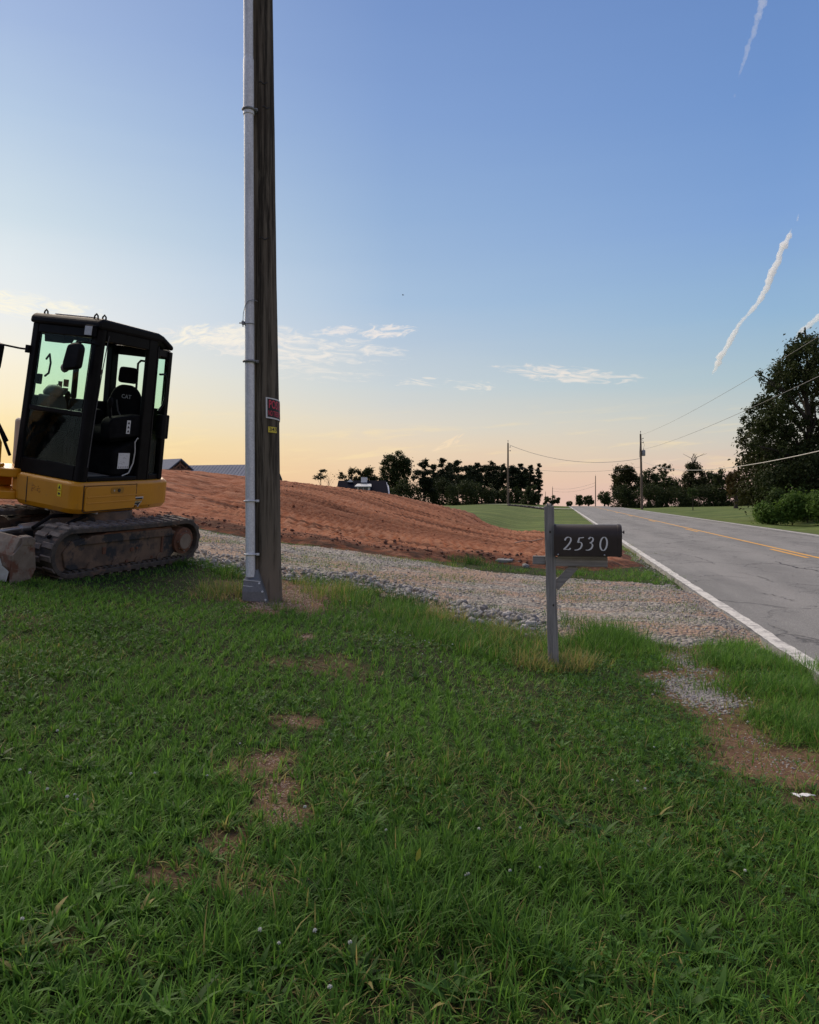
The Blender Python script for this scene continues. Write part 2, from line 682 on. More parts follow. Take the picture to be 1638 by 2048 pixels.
NEAR = gline([(250, 1128), (400, 1120), (470, 1138), (560, 1158), (620, 1160), (700, 1172), (800, 1200), (900, 1236), (1000, 1258),
              (1060, 1270), (1150, 1282), (1240, 1288), (1400, 1293), (1520, 1300), (1600, 1312)])
FARE = gline([(150, 1042), (300, 1050), (400, 1060), (560, 1087), (700, 1103), (800, 1118), (900, 1133), (1000, 1148), (1060, 1152),
              (1150, 1160), (1250, 1168), (1320, 1172), (1345, 1180)])
DIRT = gline([(150, 1038), (300, 1046), (400, 1057), (560, 1084), (700, 1101), (800, 1114), (880, 1122), (1000, 1128), (1090, 1138),
              (1200, 1142), (1290, 1132)])


def yi(line, x):
    X, Y = line
    y = np.interp(x, X, Y)
    sl = (Y[1] - Y[0]) / (X[1] - X[0])
    return np.where(x < X[0], Y[0] + sl * 0.4 * (x - X[0]), y)


def drive_m(x, y):
    s, t = st_of(x, y)
    n = (fbm(x * 1.1, y * 1.1, 31, 3) - 0.5) * 0.9
    return np.minimum(np.minimum(y - yi(NEAR, x), yi(FARE, x) - y), (2.12 - s) * 1.5 + 0.3) + n * 0.5


_lb = [(868, 1012), (905, 1026), (960, 1046), (1010, 1062), (1060, 1071), (1100, 1076), (1180, 1086), (1270, 1096), (1300, 1102)]
LAWNB = gline(_lb)


def dirt_m(x, y):
    s, t = st_of(x, y)
    n = (fbm(x * 0.8, y * 0.8, 41, 3) - 0.5)
    yb = np.interp(x, LAWNB[0], LAWNB[1], left=60.0)
    return np.minimum(np.minimum((y - yi(DIRT, x)), (yb - y) * 0.6), (1.75 - s)) + n * 0.5


BARE = []   # (x, y, rx, ry, weight): thin soil patches in the lawn


def bare(u, v, ru, rv, w=1.0):
    c = G(u, v)
    a = G(u + ru, v)
    b = G(u, v - rv)
    BARE.append((c.x, c.y, abs(a.x - c.x) * 1.12, abs(b.y - c.y) * 1.12, w))


for q in [(578, 1442, 55, 15, .85), (548, 1525, 50, 22, .9), (555, 1590, 52, 50, 1), (575, 1640, 60, 30, .9), (465, 1690, 55, 35, .8), (330, 1755, 80, 30, .7),
          (520, 1770, 90, 40, .6), (480, 1545, 60, 30, .6), (1480, 1475, 60, 28, 1), (1560, 1530, 120, 40, 1), (1640, 1545, 90, 30, .95), (1620, 1605, 60, 20, .8),
          (1395, 1385, 85, 48, 1), (1372, 1325, 50, 35, .95), (1345, 1290, 60, 22, .8), (1440, 1430, 40, 30, .7),
          (590, 1192, 95, 32, 1.0), (540, 1215, 55, 16, 1.0), (450, 1178, 55, 18, .6), (616, 1275, 20, 6, .9), (560, 1325, 40, 12, .5), (660, 1330, 60, 18, .5),
          (1180, 1255, 60, 12, .6), (120, 1590, 50, 20, .35), (700, 1345, 50, 20, .35), (100, 1900, 80, 40, .5), (60, 1240, 60, 12, .4)]:
    bare(*q)


def bare_f(x, y):
    f = np.zeros_like(np.asarray(x, float))
    n = fbm(x * 4.0, y * 4.0, 51, 3) - 0.5
    for cx, cy, rx, ry, w in BARE:
        d = np.sqrt(((x - cx) / rx) ** 2 + ((y - cy) / ry) ** 2)
        f = np.maximum(f, w * (1 - sm(0.6, 1.25, d + n * 0.9)))
    return f


def axis(a, b, step, lo, hi, k=1.13):
    mid = list(np.arange(a, b + 1e-6, step))
    up, p, st = [], b, step
    while p < hi:
        st *= k
        p += st
        up.append(p)
    dn, p, st = [], a, step
    while p > lo:
        st *= k
        p -= st
        dn.append(p)
    return np.array(dn[::-1] + mid + up)


def grid_mesh(name, xs, ys, zf, keep=None, mats=(), attrs=None, smooth=True):
    X, Y = np.meshgrid(xs, ys)
    Z = zf(X, Y)
    V = np.stack([X.ravel(), Y.ravel(), Z.ravel()], 1)
    nx, ny = len(xs), len(ys)
    idx = np.arange(nx * ny).reshape(ny, nx)
    F = np.stack([idx[:-1, :-1].ravel(), idx[:-1, 1:].ravel(), idx[1:, 1:].ravel(), idx[1:, :-1].ravel()], 1)
    at = {k: f(X, Y).ravel() for k, f in (attrs or {}).items()}
    if keep is not None:
        K = keep(X, Y).ravel()
        F = F[K[F].any(axis=1)]
        used = np.unique(F)
        rm = np.full(len(V), -1)
        rm[used] = np.arange(len(used))
        V, F = V[used], rm[F]
        at = {k: a[used] for k, a in at.items()}
    return arr_mesh(name, V, [F], list(mats), smooth, attrs=at)


# ------------------------------------------------------------------ setting materials
def ground_mat():
    m, N = mat_new('lawn_ground')
    tc = N.n('ShaderNodeTexCoord')
    pos = tc.outputs['Object']
    far = N.n('ShaderNodeAttribute', attribute_name='lawn').outputs['Fac']
    br = N.n('ShaderNodeAttribute', attribute_name='bare').outputs['Fac']
    n1 = N.noise(pos, 9, 8, 0.65)
    n2 = N.noise(pos, 60, 6, 0.7)
    n3 = N.noise(pos, 0.22, 5, 0.6)
    thatch = N.mix(N.ss(n1, .35, .65), (.016, .028, .008, 1), (.042, .042, .018, 1))
    soil = N.mix(N.ss(n1, .3, .7), (.115, .064, .040, 1), (.200, .118, .074, 1))
    soil = N.mix(N.math('MULTIPLY', N.ss(n2, .56, .66), .75), soil, (.42, .33, .25, 1))
    soil = N.mix(N.math('MULTIPLY', N.ss(n2, .42, .34), .6), soil, (.06, .04, .025, 1))
    near = N.mix(br, thatch, soil)
    # mown grass: bands that follow the mower, mottled
    rot = N.mapping(pos, (0.045, 0.62, 1), (0, 0, 0), (0, 0, R(14)))
    st = N.noise(rot, 1.0, 3, 0.5)
    n4 = N.noise(N.mapping(pos, (1, 0.35, 1)), 2.6, 8, 0.7)
    lawn = N.mix(N.ss(st, .42, .58), (.058, .094, .024, 1), (.125, .165, .046, 1))
    lawn = N.mix(N.ss(n4, .35, .7), lawn, (.080, .108, .030, 1))
    lawn = N.mix(N.math('MULTIPLY', N.ss(n3, .5, .7), .5), lawn, (.125, .136, .05, 1))
    c = N.mix(far, near, lawn)
    b = out_bsdf(N, Base_Color=c, Roughness=0.95)
    b.inputs['Specular IOR Level'].default_value = 0.1
    hh = N.math('ADD', N.math('MULTIPLY', n1, 0.5), N.math('MULTIPLY', n2, 0.5))
    N.set(b, 'Normal', bumpn(N, hh, 0.9, 0.03))
    return m


def dirt_mat():
    m, N = mat_new('red_clay')
    tc = N.n('ShaderNodeTexCoord')
    pos = tc.outputs['Object']
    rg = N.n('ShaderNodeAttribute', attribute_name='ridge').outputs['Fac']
    n1 = N.noise(pos, 0.45, 6, 0.6)
    n2 = N.noise(N.mapping(pos, (1.2, 3.6, 3)), 2.3, 8, 0.68)
    n3 = N.noise(pos, 22, 6, 0.7)
    c = N.mix(N.ss(n1, .36, .62), (.180, .054, .022, 1), (.275, .094, .043, 1))
    c = N.mix(N.math('MULTIPLY', N.ss(n2, .48, .66), .75), c, (.36, .158, .088, 1))
    c = N.mix(N.math('MULTIPLY', N.ss(n2, .42, .30), .7), c, (.055, .022, .014, 1))
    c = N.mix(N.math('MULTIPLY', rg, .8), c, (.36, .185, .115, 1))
    c = N.mix(N.math('MULTIPLY', N.ss(n3, .60, .72), .35), c, (.46, .30, .22, 1))
    stv = N.noise(N.mapping(N.mapping(pos, (1, 1, 1), (0, 0, 0), (0, 0, R(30))), (.16, 3.2, 1)), 1.0, 5, .62, .3)
    c = N.mix(N.math('MULTIPLY', N.ss(stv, .52, .64), .75), c, (.050, .018, .012, 1))
    c = N.mix(N.math('MULTIPLY', N.ss(stv, .44, .36), .45), c, (.40, .205, .125, 1))
    wet = N.n('ShaderNodeAttribute', attribute_name='damp').outputs['Fac']
    c = N.mix(wet, c, (.070, .022, .012, 1))
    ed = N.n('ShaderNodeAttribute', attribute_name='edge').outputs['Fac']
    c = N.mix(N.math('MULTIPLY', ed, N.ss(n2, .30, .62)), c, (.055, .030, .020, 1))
    b = out_bsdf(N, Base_Color=c, Roughness=0.95)
    b.inputs['Specular IOR Level'].default_value = 0.15
    N.set(b, 'Normal', bumpn(N, N.math('ADD', N.math('MULTIPLY', n2, .7), N.math('MULTIPLY', n3, .3)), 1.0, 0.07))
    return m


def drive_mat():
    m, N = mat_new('crushed_stone')
    tc = N.n('ShaderNodeTexCoord')
    pos = tc.outputs['Object']
    vo = N.n('ShaderNodeTexVoronoi', ins={'Vector': pos, 'Scale': 24.0})
    vs = N.n('ShaderNodeSeparateColor', ins={0: vo.outputs['Color']})
    n1 = N.noise(N.mapping(pos, (0.7, 1.2, 1)), 0.9, 6, 0.6)
    n2 = N.noise(pos, 55, 5, 0.7)
    st = N.ramp(vs.outputs[0], [(0, (.12, .112, .10, 1)), (.35, (.225, .21, .185, 1)), (.7, (.33, .305, .265, 1)), (1, (.45, .425, .38, 1))])
    st = N.mix(N.ss(n2, .4, .7), st, (.20, .185, .165, 1))
    cl = N.mix(N.ss(n2, .35, .65), (.25, .155, .105, 1), (.36, .265, .20, 1))
    c = N.mix(N.math('MULTIPLY', N.ss(n1, .44, .58), .9), st, cl)
    n4 = N.noise(N.mapping(pos, (.5, 1.3, 1)), 1.9, 6, .65)
    c = N.mix(N.math('MULTIPLY', N.ss(n4, .58, .70), .7), c, (.085, .090, .050, 1))
    b = out_bsdf(N, Base_Color=c, Roughness=0.9)
    b.inputs['Specular IOR Level'].default_value = 0.2
    h = N.math('ADD', N.math('SUBTRACT', 1.0, vo.outputs['Distance']), N.math('MULTIPLY', n2, .3))
    N.set(b, 'Normal', bumpn(N, h, 1.0, 0.04))
    return m


def asphalt_mat():
    m, N = mat_new('old_asphalt')
    tc = N.n('ShaderNodeTexCoord')
    pos = N.mapping(tc.outputs['Object'], (1, 1, 1), (0, 0, 0), (0, 0, R(10.74)))
    fine = N.noise(pos, 110, 4, 0.75)
    grain = N.n('ShaderNodeTexVoronoi', ins={'Vector': pos, 'Scale': 75.0})
    blot = N.noise(N.mapping(pos, (1.0, 0.25, 1)), 1.1, 7, 0.6)
    sepp = N.n('ShaderNodeSeparateXYZ', ins={0: pos})
    s = sepp.outputs[0]
    c = N.mix(N.ss(blot, .3, .7), (.134, .136, .126, 1), (.230, .230, .214, 1))
    # wheel paths are polished a little paler, the lane centres hold oil
    for sc, amt, col in ((3.3, .35, (.25, .242, .226, 1)), (4.95, .35, (.25, .242, .226, 1)), (6.95, .35, (.26, .25, .235, 1)), (8.7, .35, (.26, .25, .235, 1)),
                         (4.1, .35, (.135, .131, .123, 1)), (7.8, .3, (.145, .14, .132, 1))):
        d = N.math('ABSOLUTE', N.math('SUBTRACT', s, sc))
        c = N.mix(N.math('MULTIPLY', N.math('SUBTRACT', 1.0, N.ss(d, .1, .6)), amt), c, col)
    c = N.mix(N.math('MULTIPLY', N.ss(fine, .48, .70), .7), c, (.46, .445, .42, 1))
    pt = N.noise(N.mapping(pos, (.8, .10, 1)), 1.0, 4, .6)
    c = N.mix(N.math('MULTIPLY', N.ss(pt, .56, .66), .35), c, (.10, .098, .095, 1))
    c = N.mix(N.math('MULTIPLY', N.ss(grain.outputs['Distance'], .30, .62), .5), c, (.09, .087, .09, 1))
    # fine map cracking
    wv = N.noise(pos, 1.6, 5, 0.6)
    dv = N.n('ShaderNodeCombineXYZ', ins={0: N.math('MULTIPLY', wv, 1.3), 1: N.math('MULTIPLY', wv, -1.1), 2: 0.0})
    pv = N.n('ShaderNodeVectorMath', operation='ADD', ins={0: N.mapping(pos, (1.0, .55, 1)), 1: dv.outputs[0]})
    cr = N.n('ShaderNodeTexVoronoi', feature='DISTANCE_TO_EDGE', ins={'Vector': pv.outputs[0], 'Scale': .75})
    ck = N.math('SUBTRACT', 1.0, N.ss(cr.outputs['Distance'], .0, .022))
    gate = N.ss(N.noise(pos, .5, 3, .5), .38, .55)
    ck = N.math('MULTIPLY', ck, gate)
    c = N.mix(N.math('MULTIPLY', ck, .75), c, (.035, .034, .036, 1))
    b = out_bsdf(N, Base_Color=c, Roughness=0.82)
    b.inputs['Specular IOR Level'].default_value = 0.35
    N.set(b, 'Normal', bumpn(N, N.math('SUBTRACT', N.math('MULTIPLY', fine, .6), N.math('MULTIPLY', ck, 1.2)), 0.5, 0.01))
    return m


def paint_mat(name, col, wear):
    m, N = mat_new(name)
    tc = N.n('ShaderNodeTexCoord')
    pos = tc.outputs['Object']
    n1 = N.noise(pos, 7, 8, 0.75)
    n2 = N.noise(pos, 90, 3, 0.7)
    f = N.ss(N.math('ADD', n1, N.math('MULTIPLY', n2, .25)), wear, wear + .16)
    c = N.mix(N.math('MULTIPLY', f, .8), tuple(col) + (1,), (.22, .21, .205, 1))
    b = out_bsdf(N, Base_Color=c, Roughness=0.8)
    N.set(b, 'Normal', bumpn(N, n2, .3, .004))
    return m


M_ground = ground_mat()
M_dirt = dirt_mat()
M_drive = drive_mat()
M_asph = asphalt_mat()
M_white = paint_mat('road_white_paint', (.54, .53, .49), .58)
M_yel = paint_mat('road_yellow_paint', (.60, .30, .035), .64)


# ------------------------------------------------------------------ ground sheet
def lawn_f(x, y):
    s, t = st_of(x, y)
    a = sm(15.5, 20.0, y)
    b = sm(10.2, 10.6, s)
    return np.maximum(a, b)


gx = axis(-6.5, 6.5, 0.11, -5200, 5200, 1.16)
gy = axis(1.2, 16.0, 0.11, -120, 6500, 1.14)
g_me = grid_mesh('ground', gx, gy, terrain, None, [M_ground], {'lawn': lawn_f, 'bare': bare_f})
link('ground', g_me, kind='structure', label='rolling ground with worn lawn and mown verges')

# ------------------------------------------------------------------ road
ts = np.concatenate([np.concatenate([np.arange(-30, 2, 0.5), np.arange(2, 40, .12), np.arange(40, 60, .5)]), np.arange(60, 420, 3.0)])


def strip(name, s0, s1, lift, mat, t0=None, t1=None, rag=0.0, step=None, seed=0):
    T = ts if t0 is None else np.arange(t0, t1 + 1e-6, step or 0.25)
    a = s0 + (fbm(T * 3.1, T * 0 + seed, 71 + seed, 4, .7) - 0.5) * rag
    b = s1 + (fbm(T * 3.7, T * 0 + seed + 3, 72 + seed, 4) - 0.5) * rag
    z = road_drop(T) + lift
    xa, ya = xy_of(a, T)
    xb, yb = xy_of(b, T)
    n = len(T)
    V = np.concatenate([np.stack([xa, ya, z], 1), np.stack([xb, yb, z], 1)])
    i = np.arange(n - 1)
    F = np.stack([i, i + n, i + n + 1, i + 1], 1)
    return arr_mesh(name, V, [F], [mat])


def road_mesh():
    T = ts
    n = len(T)
    rag = (fbm(T * 2.6, T * 0, 81, 4) - 0.5) * 0.07
    S = [(2.03 + rag - 0.03, -0.07), (2.03 + rag, 0.012), (S_C + 0 * T, 0.012), (10.0 + rag * 0.6, 0.012), (10.03 + rag * .6, -0.07)]
    V, F = [], []
    for k, (s, dz) in enumerate(S):
        x, y = xy_of(s, T)
        V.append(np.stack([x, y, road_drop(T) + dz], 1))
    i = np.arange(n - 1)
    for k in range(len(S) - 1):
        F.append(np.stack([k * n + i, (k + 1) * n + i, (k + 1) * n + i + 1, k * n + i + 1], 1))
    return arr_mesh('road', np.concatenate(V), F, [M_asph])


road = link('road', road_mesh(), kind='structure', label='old grey two-lane road running straight to the crest')
link('edge_line', strip('edge_line', 2.05, 2.195, 0.016, M_white, rag=0.045), road)
link('edge_line', strip('edge_line', 9.66, 9.80, 0.016, M_white, rag=0.04, seed=2), road)
link('centre_line', strip('centre_line', 6.03, 6.15, 0.016, M_yel, rag=0.02, seed=4), road)
for k in range(0, 7):
    t0 = 19.9 + 14.7 * k
    link('centre_dash', strip('centre_dash', 5.77, 5.89, 0.016, M_yel, t0, t0 + 3.4, rag=0.015, seed=6), road)
M_tar = simple('crack_tar', (.03, .03, .032), (.055, .053, .054), 30, .7)


def crack(pts, w, seed):
    g = [G(u, v) for u, v in pts]
    rs = np.random.default_rng(seed)
    path = []
    for a, b in zip(g[:-1], g[1:]):
        for k in range(10):
            f = k / 10
            path.append((a.x + (b.x - a.x) * f + rs.normal() * .035, a.y + (b.y - a.y) * f + rs.normal() * .07))
    path.append((g[-1].x, g[-1].y))
    p = np.array(path)
    d = np.gradient(p, axis=0)
    nn = np.stack([-d[:, 1], d[:, 0]], 1) / np.maximum(np.linalg.norm(d, axis=1), 1e-6)[:, None]
    ww = (w * (0.35 + 0.9 * rs.random(len(p))))[:, None]
    ww[0] *= .1
    ww[-1] *= .1
    A, B = p + nn * ww, p - nn * ww
    tA, tB = st_of(A[:, 0], A[:, 1])[1], st_of(B[:, 0], B[:, 1])[1]
    V = np.concatenate([np.c_[A, road_drop(tA) + .015], np.c_[B, road_drop(tB) + .015]])
    n = len(p)
    i = np.arange(n - 1)
    return V, np.stack([i, i + n, i + n + 1, i + 1], 1)


cv, cf, cb = [], [], 0
for k, (pts, w) in enumerate([([(1548, 1128), (1580, 1137), (1600, 1143), (1660, 1152)], .022), ([(1600, 1143), (1640, 1141), (1700, 1143)], .016),
                              ([(1262, 1060), (1290, 1066), (1340, 1074)], .02), ([(1480, 1058), (1560, 1068), (1660, 1082)], .03), ([(1240, 1041), (1260, 1044), (1300, 1047)], .03),
                              ([(1400, 1160), (1430, 1157), (1500, 1163)], .008), ([(1350, 1110), (1400, 1121), (1430, 1135)], .010), ([(1520, 1195), (1560, 1200), (1590, 1212)], .006),
                              ([(1300, 1085), (1360, 1090), (1420, 1092)], .010), ([(1395, 1062), (1440, 1068), (1480, 1072)], .014), ([(1470, 1150), (1520, 1160), (1545, 1172)], .006)]):
    V, F = crack(pts, w, k)
    cv.append(V)
    cf.append(F + cb)
    cb += len(V)
link('crack', arr_mesh('crack', np.concatenate(cv), [np.concatenate(cf)], [M_tar]), road, kind='stuff')


# ------------------------------------------------------------------ gravel drive
def drive_z(x, y):
    m = drive_m(x, y)
    s, t = st_of(x, y)
    n = (fbm(x * 6, y * 6, 61, 3) - .5) * .035
    rut = -.02 * np.exp(-((y - yi(NEAR, x) - 2.0) / .4) ** 2) - .02 * np.exp(-((y - yi(NEAR, x) - 3.9) / .4) ** 2)
    edge = sm(1.5, 2.0, s)
    return terrain(x, y) + np.clip(m * .14, -.06, .06) + (n + rut) * (1 - edge) - .006 * edge


drive = link('gravel_drive', grid_mesh('gravel_drive', np.arange(-13, 4.6, .07), np.arange(5.6, 20, .07), drive_z, lambda x, y: drive_m(x, y) > -.45, [M_drive]),
             kind='structure', label='gravel track crossing from the road behind the pole')


# ------------------------------------------------------------------ red clay bank
def ridge_parts(x, y):
    warp = (fbm(x * .25, y * .25, 91, 3) - .5) * .8
    q = x * .50 + y * .866 + warp
    per = .27
    saw = np.abs(((q / per) % 1.0) - .5) * 2
    amp = sm(-6.5, -3.0, x) * (.45 + .9 * fbm(x * .22 + y * .1, q * 2.4, 92, 3))
    tread = vnoise(x * 1.6 + y * .5, y * 5.5, 93) * .55 + vnoise(x * 4.0, y * 10.0, 94) * .45
    return saw, amp, tread


def dirt_z(x, y):
    m = dirt_m(x, y)
    saw, amp, tread = ridge_parts(x, y)
    inn = sm(.0, 1.2, m)
    big = (fbm(x * .35, y * .35, 95, 4) - .3) * .12
    cl = (fbm(x * 2.6, y * 2.6, 96, 4) - .5) * .035
    lip = .08 * np.exp(-((m - .35) / .3) ** 2) * (fbm(x * 1.6, y * 1.6, 97, 3))
    return terrain(x, y) + np.clip(m * .2, -.10, .12) + inn * (big + cl + amp * (saw - .5) * .17 + (1 - sm(-5, -2.5, x)) * (tread - .5) * .11) + lip * 1.4


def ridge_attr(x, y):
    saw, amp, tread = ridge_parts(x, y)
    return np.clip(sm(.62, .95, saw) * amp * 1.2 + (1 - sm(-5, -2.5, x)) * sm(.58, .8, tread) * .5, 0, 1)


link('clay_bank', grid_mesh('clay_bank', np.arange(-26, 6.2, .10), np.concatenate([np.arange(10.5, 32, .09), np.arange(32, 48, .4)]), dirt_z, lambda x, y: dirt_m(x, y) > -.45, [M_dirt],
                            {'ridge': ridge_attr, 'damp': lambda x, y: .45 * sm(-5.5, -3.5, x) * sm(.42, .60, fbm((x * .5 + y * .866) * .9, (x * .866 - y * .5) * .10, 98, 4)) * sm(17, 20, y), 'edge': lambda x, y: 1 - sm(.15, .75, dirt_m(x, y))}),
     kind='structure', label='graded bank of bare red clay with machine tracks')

# ------------------------------------------------------------------ grass
UP = np.array([0, 0, 1.0])


def scatter(n_try, ylo, yhi, umin=-260, umax=1900, seed=0):
    """random ground points, uniform per square metre inside the view wedge"""
    rs = np.random.default_rng(seed)
    y = np.sqrt(rs.random(n_try) * (yhi ** 2 - ylo ** 2) + ylo ** 2)
    x = (umin + rs.random(n_try) * (umax - umin) - CU) / FPX * y
    return x, y, rs


def blade_mesh(name, x, y, z, L, w, az, lean, curl, tint, dry, mat, segs=3):
    n = len(x)
    d = np.stack([np.cos(az), np.sin(az), 0 * az], 1)
    side = np.stack([-np.sin(az), np.cos(az), 0 * az], 1)
    base = np.stack([x, y, z - .006], 1)
    rows, tt = [], np.linspace(0, 1, segs + 1)
    for t in tt:
        ang = lean + curl * t
        hx = L * t * np.sin(lean + curl * t * .6)
        hz = L * t * np.cos(np.clip(lean + curl * t * .6, -1.5, 1.75))
        c = base + d * hx[:, None] + UP * hz[:, None]
        ww = w * (1 - t ** 1.8) * .5 + (.0003 if t < 1 else 0)
        if t < 1:
            rows.append(c - side * ww[:, None])
            rows.append(c + side * ww[:, None])
        else:
            rows.append(c)
    k = len(rows)
    V = np.stack(rows, 1).reshape(-1, 3)
    o = np.arange(n) * k
    Q = [np.stack([o + 2 * i, o + 2 * i + 1, o + 2 * i + 3, o + 2 * i + 2], 1) for i in range(segs - 1)]
    T = np.stack([o + 2 * (segs - 1), o + 2 * (segs - 1) + 1, o + 2 * segs], 1)
    return arr_mesh(name, V, [np.concatenate(Q), T], [mat], True, attrs={'tint': np.repeat(tint, k), 'dry': np.repeat(dry, k)})


M_grass = foliage_mat('lawn_grass', (.020, .066, .010), (.165, .335, .050), .42, .5, dry=(.36, .28, .11))
M_weed = foliage_mat('weed_leaf', (.016, .050, .010), (.075, .165, .030), .3, .5, dry=(.34, .28, .10))
M_clover = foliage_mat('clover_leaf', (.014, .058, .010), (.070, .165, .026), .25, .5)


def grass_density(x, y):
    """1 on good lawn, 0 on drive, road, clay and bare soil"""
    s, t = st_of(x, y)
    edge = y - yi(NEAR, x) + (fbm(x * 2.2, y * 2.2, 33, 3) - .5) * .5
    d = 1 - sm(-.12, .15, edge)
    # the verge between the drive and the road
    d = d * (1 - sm(1.80, 2.02, s + (fbm(x * 3, y * 3, 35, 2) - .5) * .18))
    d = d * (1 - .82 * sm(.15, .9, bare_f(x, y)))
    return d


def under_machine(x, y):
    # pressed under the tracks
    a = ((x + 3.25) * .435 + (y - 9.31) * .90)
    b = ((x + 3.25) * .90 - (y - 9.31) * .435)
    return (np.abs(a) < 1.2) & (b < .02) & (b > -1.9)


def lawn():
    specs = [(1.45, 3.6, 86000, 1.0), (3.6, 5.4, 84000, 1.0), (5.4, 8.2, 100000, 1.15), (8.2, 14.5, 100000, 1.5)]
    out = []
    wedges = [(a, b, n, ws, -260, 1900) for a, b, n, ws in specs]
    wedges += [(a, b, int(n * .42), ws * 1.25, -2000, -260) for a, b, n, ws in specs] + [(a, b, int(n * .30), ws * 1.25, 1900, 3000) for a, b, n, ws in specs[:3]]
    for k, (a, b, n, ws, u0, u1) in enumerate(wedges):
        x, y, rs = scatter(n, a, b, u0, u1, seed=100 + k)
        den = grass_density(x, y)
        patch = fbm(x * 1.5, y * 1.5, 34, 4)
        thin = sm(.25, .5, patch) * .55 + .45
        keep = (rs.random(len(x)) < den * thin) & ~under_machine(x, y)
        x, y = x[keep], y[keep]
        # pull blades together into tufts
        cl = rs.random(len(x)) < .55
        ox, oy = np.floor(x / .11), np.floor(y / .11)
        jx = (ox + .2 + .6 * _hash(ox, oy, 5)) * .11
        jy = (oy + .2 + .6 * _hash(ox, oy, 6)) * .11
        tx = np.where(cl, x + (jx - x) * .72, x)
        ty = np.where(cl, y + (jy - y) * .72, y)
        tuft = fbm(x * 2.4, y * 2.4, 36, 3)
        s, t = st_of(x, y)
        edge_near = np.exp(-((y - yi(NEAR, x) + .45) / .45) ** 2) * sm(-1.2, .4, x)
        verge = sm(.6, 1.4, s)
        L = .027 + .046 * tuft ** 1.2 * (.5 + rs.random(len(x))) + .05 * (rs.random(len(x)) ** 5)
        L = L * (1 + 1.0 * edge_near + .5 * verge) * (1 + .35 * (1 - sm(2.2, 5, y)))
        w = (.0024 + .0058 * rs.random(len(x)) ** 1.8 * (1.35 - .6 * sm(-.3, 1.5, x))) * ws
        az = np.where(cl, np.arctan2(ty - jy, tx - jx) + rs.normal(0, .9, len(x)), rs.random(len(x)) * 2 * np.pi)
        lean = np.abs(rs.normal(.45, .35, len(x)))
        curl = np.abs(rs.normal(.7, .5, len(x)))
        hue = fbm(x * .8, y * .8, 37, 4)
        tint = np.clip(.15 + .75 * rs.random(len(x)) * (.5 + hue) + .12 * (hue - .5) + .12 * verge + .10 * sm(3.2, 5.5, y), 0, 1)
        tint = np.where(cl, tint, tint * .85)
        br = bare_f(x, y)
        dryp = .010 + .30 * sm(.1, .7, br) + .09 * sm(.52, .66, fbm(x * 1.1, y * 1.1, 38, 3))
        dry = np.where(rs.random(len(x)) < dryp, .35 + .6 * rs.random(len(x)), 0)
        out.append((tx, ty, L, w, az, lean, curl, tint, dry))
    A = [np.concatenate([o[i] for o in out]) for i in range(9)]
    z = terrain(A[0], A[1])
    me = blade_mesh('lawn_grass', A[0], A[1], z, *A[2:], M_grass)
    link('lawn_grass', me, kind='stuff', label='uneven green lawn grass with thin and worn spots')


lawn()


def tall(name, centers, label, M=M_grass):
    """scattered long grass; centers: (u, v, ru, rv, n, length, dry, spread)"""
    out = []
    for k, (u, v, ru, rv, n, Lm, dr, tn) in enumerate(centers):
        rs = np.random.default_rng(300 + k + len(centers))
        c, a, b = G(u, v), G(u + ru, v), G(u, v - rv)
        ncl = max(3, n // 28)
        ccx, ccy = rs.normal(0, .5, ncl), rs.normal(0, .5, ncl)
        pick = rs.integers(0, ncl, n)
        sx, sy = rs.normal(0, .05, n), rs.normal(0, .05, n)
        x = c.x + ccx[pick] * abs(a.x - c.x) + sx
        y = c.y + ccy[pick] * abs(b.y - c.y) + sy
        az = np.arctan2(sy, sx) + rs.normal(0, .7, n)
        L = Lm * (.45 + .75 * rs.random(n))
        out.append((x, y, L, .003 + .003 * rs.random(n), az, np.abs(rs.normal(.22, .22, n)), np.abs(rs.normal(.7, .5, n)),
                    np.clip(tn + rs.normal(0, .2, n), 0, 1), np.clip(np.where(rs.random(n) < dr, .5 + .5 * rs.random(n), 0), 0, 1)))
    A = [np.concatenate([o[i] for o in out]) for i in range(9)]
    me = blade_mesh(name, A[0], A[1], terrain(A[0], A[1]), *A[2:], M)
    return link(name, me, kind='stuff', label=label)


tall('dry_grass', [(1065, 1330, 40, 14, 420, .15, .85, .6), (1150, 1333, 45, 14, 520, .16, .85, .6), (1105, 1340, 40, 8, 200, .12, .8, .6),
                   (900, 1245, 40, 14, 420, .20, .8, .6), (960, 1262, 50, 14, 420, .18, .7, .6), (1030, 1285, 50, 16, 480, .20, .6, .6), (1075, 1300, 40, 20, 300, .2, .5, .6),
                   (655, 1190, 45, 14, 420, .20, .55, .6), (690, 1185, 30, 12, 260, .18, .5, .6), (600, 1170, 20, 8, 80, .14, .7, .6),
                   (455, 1190, 50, 14, 520, .17, .6, .5), (490, 1193, 18, 8, 220, .19, .55, .6), (420, 1185, 40, 10, 260, .15, .5, .5), (560, 1212, 60, 8, 160, .10, .6, .5),
                   (1145, 1265, 20, 10, 160, .2, .35, .5), (890, 1130, 50, 5, 300, .12, .45, .5), (1240, 1095, 40, 20, 260, .14, .6, .5), (1275, 1108, 30, 15, 200, .14, .5, .4), (1450, 1250, 30, 5, 90, .08, .8, .4)],
     'straw coloured dry grass around the posts and along the gravel edge')
